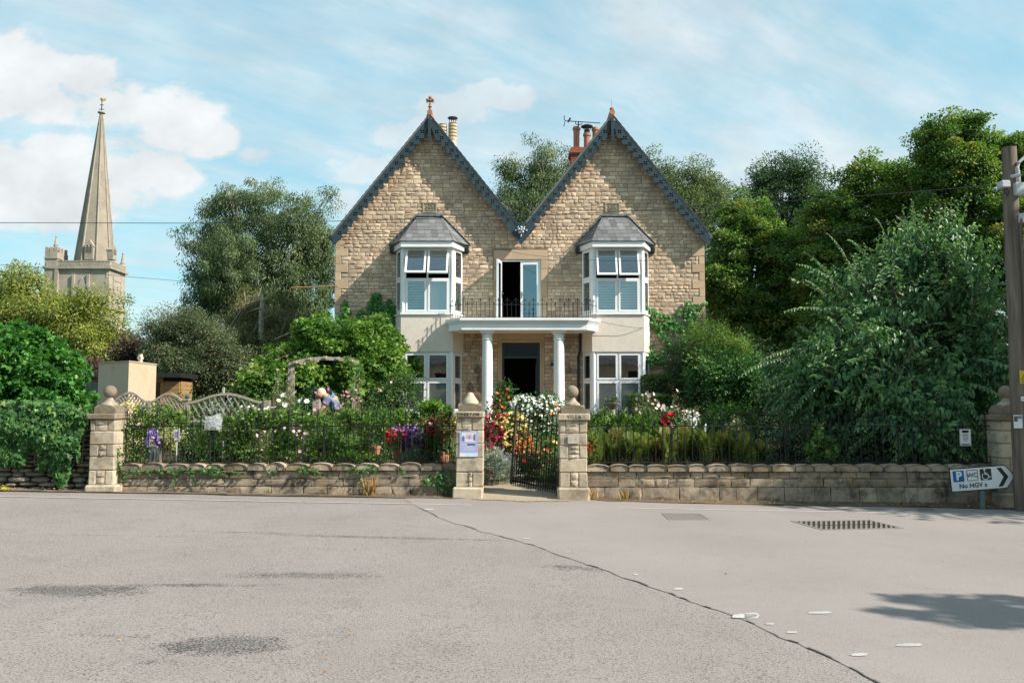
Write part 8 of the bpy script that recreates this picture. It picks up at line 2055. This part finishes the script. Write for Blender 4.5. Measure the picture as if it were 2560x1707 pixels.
mb = MB(); mb.add([at(518, 1068, bY_ - .02), at(546, 1070, bY_ - .02), at(548, 1046, bY_ - .02), at(520, 1044, bY_ - .02)], [(0, 1, 2, 3)]); mb.v = [(x, y, z) for x, y, z in mb.v]; mb.build('paper', M_paper, t)
mb = MB(); mb.tube([at(516, 1040, bY_ - .02), at(514, 1034, bY_ - .03), at(518, 1028, bY_ - .02), at(518, 1048, bY_ - .03)], .008, 6); mb.build('tie', M_black, t)

# ornaments on the wall beside the porch
def ornament(label, px, py, r, kind):
    Y = HY - .065; x, z = W(px, py, Y); t = empty('wall_ornament', (x, Y, z), label, 'wall ornament', 'ornaments on the porch wall'); M = M_cap if kind != 'glass' else M_steel; mb = MB()
    if kind == 'sun':
        mb.ball((x, Y - .0, z), r * .55, 14, 8)
        for k in range(12): a = k * math.pi / 6; mb.tube([(x + r * .5 * math.cos(a), Y, z + r * .5 * math.sin(a)), (x + r * math.cos(a), Y, z + r * math.sin(a))], [r * .14, .004], 6)
        mb.build('face', M, t, smooth=True); mb = MB(); mb.ball((x, Y - r * .5, z - r * .05), r * .1, 6, 5); mb.ball((x - r * .18, Y - r * .46, z + r * .12), r * .08, 6, 5); mb.ball((x + r * .18, Y - r * .46, z + r * .12), r * .08, 6, 5); mb.build('features', M, t)
    elif kind == 'mask':
        mb.ball((x, Y, z), r, 14, 10, 1.25); mb.build('face', M, t, smooth=True); mb = MB(); mb.tube([(x, Y - r * .95, z + r * .3), (x, Y - r * 1.1, z - r * .15)], [r * .1, r * .16], 6)
        for sx in (-1, 1): mb.ball((x + sx * r * .35, Y - r * .88, z + r * .3), r * .12, 6, 5)
        mb.tube([(x - r * .3, Y - r * .88, z - r * .45), (x + r * .3, Y - r * .88, z - r * .45)], r * .08, 6); mb.build('features', M, t); mb = MB(); mb.tube([(x + r * .5 * math.cos(a), Y, z + r * 1.3 + r * .4 * math.sin(a)) for a in np.linspace(0, 2 * math.pi, 13)], r * .12, 6); mb.build('loop', M, t)
    else:
        mb.tube([(x, Y + .05, z + r), (x, Y - .08, z + r * 1.1), (x, Y - .1, z + r * .6)], .012, 6); mb.build('bracket', M_iron, t); mb = MB(); mb.lathe((x, Y - .1, z - r), [(.02, 0), (.055, r * .3), (.07, r * .9), (.05, r * 1.4), (.06, r * 1.45), (.02, r * 1.6)], 10); mb.build('lantern', M_silver, t, smooth=True)
for a in (('silver lantern on the wall left of the left porch column', 1189.5, 905, .11, 'glass'), ('stone sun face with rays left of the left porch column', 1194.5, 925, .14, 'sun'), ('oval stone mask nearest the left bay window', 1175.7, 967, .10, 'mask'), ('stone mask hidden partly by the left porch column', 1199, 951, .11, 'mask'), ('lower stone mask at the edge of the left porch column', 1201, 973, .09, 'mask'), ('small silver lantern right of the right porch column', 1416.7, 898, .09, 'glass'), ('small stone mask right of the right porch column', 1422, 925, .09, 'mask')): ornament(*a)

# the gardener, bending over among the cosmos
gp = empty('person', at(822, 1120, 20.3), 'person in a blue denim shirt bending over among the flowers', 'person')
M_skin = plain_mat('skin', (.50, .29, .20), .6, .3); M_hair = plain_mat('fair_hair', (.62, .50, .34), .7, .3, var=.3, nscale=60); M_denim = plain_mat('denim_shirt', (.12, .20, .33), .9, .1, var=.3, nscale=20, dark=(.20, .29, .42), dirt=.6); M_trs = plain_mat('dark_trousers', (.04, .045, .06), .9, .1)
H0 = Vector(at(834, 1016, 20.3)); H0.z -= .10                      # pelvis
hd = Vector(at(801, 985, 20.1)); foot_z = gz(H0.x, 20.3)
def skin_obj(name, verts, edges, radii, mat, root, parent):
    me = bpy.data.meshes.new(name); c = Vector(verts[root]); me.from_pydata([tuple(Vector(v) - c) for v in verts], edges, []); me.materials.append(mat)
    o = link(name, me, parent, tuple(c)); bpy.context.view_layer.update()
    m = o.modifiers.new('skin', 'SKIN'); m.use_smooth_shade = True
    for i, r in enumerate(radii): me.skin_vertices[0].data[i].radius = (r, r) if not hasattr(r, '__len__') else r; me.skin_vertices[0].data[i].use_root = (i == root)
    s = o.modifiers.new('sub', 'SUBSURF'); s.levels = 2; s.render_levels = 2
    return o
sh = hd + Vector((.17, .02, -.07)); mid_ = (H0 + sh) / 2 + Vector((.03, 0, .09))
L_ = sh + Vector((.02, -.17, -.03)); R_ = sh + Vector((.02, .17, -.03))
V_ = [H0, mid_, sh, hd + Vector((.05, 0, -.02)), hd, L_, L_ + Vector((-.10, -.05, -.24)), L_ + Vector((-.26, -.03, -.40)), R_, R_ + Vector((-.1, .05, -.24)), R_ + Vector((-.28, .02, -.38)),
      H0 + Vector((.03, -.10, -.06)), H0 + Vector((-.04, -.11, -.42)), (H0.x + .02, H0.y - .11, foot_z + .07), (H0.x - .13, H0.y - .11, foot_z + .035), H0 + Vector((.03, .10, -.06)), H0 + Vector((-.04, .11, -.42)), (H0.x + .02, H0.y + .11, foot_z + .07), (H0.x - .13, H0.y + .11, foot_z + .035)]
body = skin_obj('body', V_, [(0, 1), (1, 2), (2, 3), (3, 4), (2, 5), (5, 6), (6, 7), (2, 8), (8, 9), (9, 10), (0, 11), (11, 12), (12, 13), (13, 14), (0, 15), (15, 16), (16, 17), (17, 18)],
                [.15, .15, .13, .055, .085, .07, .05, .036, .07, .05, .036, .1, .075, .05, .04, .1, .075, .05, .04], M_skin, 0, gp)
shirt = skin_obj('shirt', [H0 + Vector((.02, 0, .0)), mid_, sh, L_, L_ + Vector((-.07, -.04, -.17)), R_, R_ + Vector((-.07, .04, -.17))], [(0, 1), (1, 2), (2, 3), (3, 4), (2, 5), (5, 6)], [.185, .19, .16, .095, .075, .095, .075], M_denim, 1, gp)
skin_obj('trousers', [H0 + Vector((.02, 0, -.05)), H0 + Vector((.03, -.10, -.10)), H0 + Vector((-.04, -.11, -.42)), (H0.x + .02, H0.y - .11, foot_z + .1), H0 + Vector((.03, .10, -.10)), H0 + Vector((-.04, .11, -.42)), (H0.x + .02, H0.y + .11, foot_z + .1)], [(0, 1), (1, 2), (2, 3), (0, 4), (4, 5), (5, 6)], [.17, .115, .09, .07, .115, .09, .07], M_trs, 0, gp)
mb = MB(); mb.ball(hd, .098, 14, 10, 1.15); mb.ball(hd + Vector((-.075, -.06, -.04)), .022, 8, 6); mb.ball(hd + Vector((-.03, -.098, -.01)), .02, 8, 6)
mb.ball(hd + Vector((-.085, -.045, .015)), .012, 6, 5); mb.build('head', M_skin, gp, smooth=True)
mb = MB(); g = np.random.default_rng(5); mb.ball(hd + Vector((.018, .012, .028)), .108, 14, 10, 1.05); mb.build('hair', M_hair, gp, smooth=True)
for sY, (elb, wri) in ((L_, (V_[6], V_[7])), (R_, (V_[9], V_[10]))):
    d = (wri - elb).normalized(); side = d.cross(Vector((0, 0, 1))).normalized()
    for k in range(4): b0 = wri + d * .03 + side * (.018 * (k - 1.5)); mb = MB(); mb.tube([b0, b0 + d * .05 + Vector((0, 0, -.012)), b0 + d * (.075 + .01 * (k in (1, 2))) + Vector((0, 0, -.035))], [.010, .009, .006], 6); mb.build('finger', M_skin, gp, smooth=True)
    mb = MB(); mb.tube([wri + d * .0 + side * .03, wri + d * .03 + side * .055, wri + d * .06 + side * .05], [.012, .010, .007], 6); mb.build('thumb', M_skin, gp, smooth=True)
# unidentified black thing just beyond the gardener, modelled as a watering can
t = empty('black_object', at(791, 1010, 20.9), 'unidentified black object beyond the gardener, modelled as a watering can', 'watering can'); c = Vector(at(792, 984, 20.9)); mb = MB(); mb.lathe((c.x, c.y, c.z - .12), [(.09, 0), (.1, .02), (.09, .22), (.04, .25)], 12); mb.build('body', M_black, t, smooth=True); mb = MB(); mb.tube([tuple(c + Vector((.09 + .07 * math.cos(a), 0, .11 * math.sin(a)))) for a in np.linspace(-1.8, 1.8, 10)], .012, 6); mb.build('handle', M_black, t); mb = MB(); mb.tube([tuple(c + Vector((-.08, 0, -.08))), tuple(c + Vector((-.22, 0, .1)))], [.02, .014], 7); mb.build('spout', M_black, t)
mb = MB(); mb.box(c.x - .08, c.x + .08, c.y - .06, c.y + .08, gz(c.x, c.y), c.z - .121); mb.build('stand', M_grey, t)

# apples, and litter along the wall foot
g = np.random.default_rng(88); apl = bpy.data.objects['apple_tree']; c0 = None
for k in range(18):
    px, py = g.uniform(380, 610), g.uniform(820, 965); Y = 28.0 + g.uniform(-.5, .4); p = at(px, py, Y)
    if c0 is None:
        mb = MB(); mb.ball(p, .028, 10, 7); c0 = mb.build('apple', plain_mat('apple_skin', (.24, .10, .045), .4, .4, var=.4, nscale=20), apl, smooth=True, loc=p)
    else: share('apple', c0, apl, p)
def litter(name, n, fx, mat, L, seed):
    g = np.random.default_rng(seed); P = np.array([fx(g) for _ in range(n)]); n = len(P)
    o = leaf_obj(name, mat, None, P, unit(np.stack([g.normal(size=n), g.normal(size=n), g.normal(0, .25, n)], 1)), unit(g.normal(0, .45, (n, 3)) + np.array([0, 0, 1])), L * g.uniform(.5, 1.3, n), g.random(n), .55, .15); o['kind'] = 'stuff'
Lf_dead = leaf_mat('dead_leaf', [(0, (.10, .05, .02)), (.5, (.30, .14, .05)), (1, (.48, .29, .13))], .2)
def fx1(g):
    x = g.uniform(6.8, 9.6); y = WY - abs(g.normal(.06, .11)) - .02; return (x, y, gz(x, 0) + .02 + g.uniform(0, .02) + max(0, .06 - (WY - y)) * .5)
litter('leaf_litter', 420, fx1, Lf_dead, .06, 91)
def fx2(g):
    x = g.uniform(-11, 8) ; x = x if not -.7 < x < 1.5 else x + 3; y = WY - .05 - abs(g.normal(0, .13)); return (x, y, gz(x, 0) + .02 + g.uniform(0, .01))
litter('leaf_litter', 900, fx2, Lf_dead, .035, 92)
def fx3(g):
    x = g.uniform(-8, 9); y = g.uniform(4.5, 15.5); return (x, y, gz(x, 0) + .013)
litter('scattered_leaves', 46, fx3, Lf_dead, .035, 93)
Lf_yl = leaf_mat('fallen_yellow_leaf', [(0, (.45, .30, .05)), (1, (.65, .48, .10))], .2)
def fx4(g):
    x, y = G(12 + g.normal(0, 8), 1226 + g.normal(0, 2)); return (x, y, gz(x, 0) + .02 + abs(g.normal(0, .03)))
litter('yellow_leaves', 26, fx4, Lf_yl, .09, 94)
def weeds(label, px, py, n, H, spread, mat, seed, Y=WY - .08, wr=.08):
    g = np.random.default_rng(seed); x = WX(px, py, Y); z = gz(x, 0); t = empty('weed', (x, Y, z), label, 'weed', 'weeds at the foot of the walls')
    P = np.stack([x + g.normal(0, spread, n), Y - np.abs(g.normal(0, .04, n)), np.full(n, z)], 1); A = unit(np.stack([g.normal(0, .35, n), g.normal(-.1, .2, n), np.ones(n)], 1)); leaf_obj('foliage', mat, t, P, A, g.normal(size=(n, 3)), H * g.uniform(.4, 1.2, n), g.random(n), wr, .02)
Lf_straw = leaf_mat('dry_straw', [(0, (.16, .09, .035)), (.5, (.34, .21, .09)), (1, (.46, .33, .16))], .2)
weeds('tall dry straw-coloured weed against the left wall', 923, 1230, 90, .36, .05, Lf_straw, 95); weeds('dry brown weed at the foot of the right wall near the VILLA pier', 1560, 1245, 50, .22, .04, Lf_straw, 96); weeds('dry weeds in the corner of the VILLA pier and the right wall', 1476, 1245, 60, .2, .06, Lf_straw, 97)
weeds('tuft of green grass below the gap in the left wall', 672, 1232, 30, .10, .05, Lf_feather, 98); weeds('dry sprawling stalks at the foot of the left wall', 842, 1232, 24, .14, .12, Lf_straw, 99); weeds('green weed by the pole at the foot of the far right pier', 2512, 1268, 40, .13, .05, Lf_feather, 100)
weeds('small green weed beneath the hedge trails on the left wall', 790, 1233, 24, .09, .06, Lf_feather, 181)

# the far side of the street, behind the camera: what the windows mirror and what throws the shadow at the lower right
oh = empty('opposite_house', (-3, -17, 0), 'plain stone house across the street behind the viewer', 'house')
mb = MB(); mb.box(-17, 22, -22, -16, -.3, 5.6); mb.build('wall', M_house, oh); mb = MB(); mb.add([(-17.3, -22.3, 5.6), (22.3, -22.3, 5.6), (22.3, -15.7, 5.6), (-17.3, -15.7, 5.6), (-17.3, -19, 9), (22.3, -19, 9)], [(3, 2, 1, 0), (0, 1, 5, 4), (2, 3, 4, 5), (0, 4, 3), (1, 2, 5)]); mb.build('roof', M_slate, oh)
for k in range(9):
    for z in (1.0, 3.5): mb = MB(); mb.box(-15 + k * 4.2, -13.7 + k * 4.2, -16.02, -15.95, z, z + 1.4); mb.build('window', M_gap, oh)
hs = 6.5; ox_, oy_ = SUN.x / SUN.z * hs, SUN.y / SUN.z * hs
def shadow_at(px, py): x, y = G(px, py); return np.array([x + ox_, y + oy_, hs])
e = [(shadow_at(2330, 1540), np.array([.5, .09, .10])), (shadow_at(2460, 1536), np.array([.6, .22, .15])), (shadow_at(2660, 1534), np.array([1.2, .55, .3])), (np.array([15.8, 3.2, 6.0]), np.array([2.2, 2.0, 2.2]))]  # invented bough outside the view, shaped to cast the lower-right road shadow
for lab, c_, r_, tx in (('large roadside tree right of the view, nearest the telegraph pole', (15.5, 13.9, 7.0), (2.3, 1.5, 2.2), 111), ('large garden tree right of the view behind the wall', (14.9, 17.0, 6.6), (2.4, 1.9, 2.2), 112)):
    tree('unseen_tree', lab, 'tree', [(np.array(c_), np.array(r_)), (np.array(c_) + np.array([.8, .3, -.8]), np.array(r_) * .8)], ((c_[0], c_[1], -.4), c_), Lf_syc, .3, 150, .9, 90, 500 + tx, None, r0=.25, shell=.2)
tree('unseen_tree', 'unseen leafy tree to the right, added to cast the road shadow', 'tree', e, ((16.0, 3.2, -.3), (15.8, 3.2, 5.8)), Lf_syc, .13, 300, .2, 70, 190, None, r0=.2, shape='lobe', shell=.1)
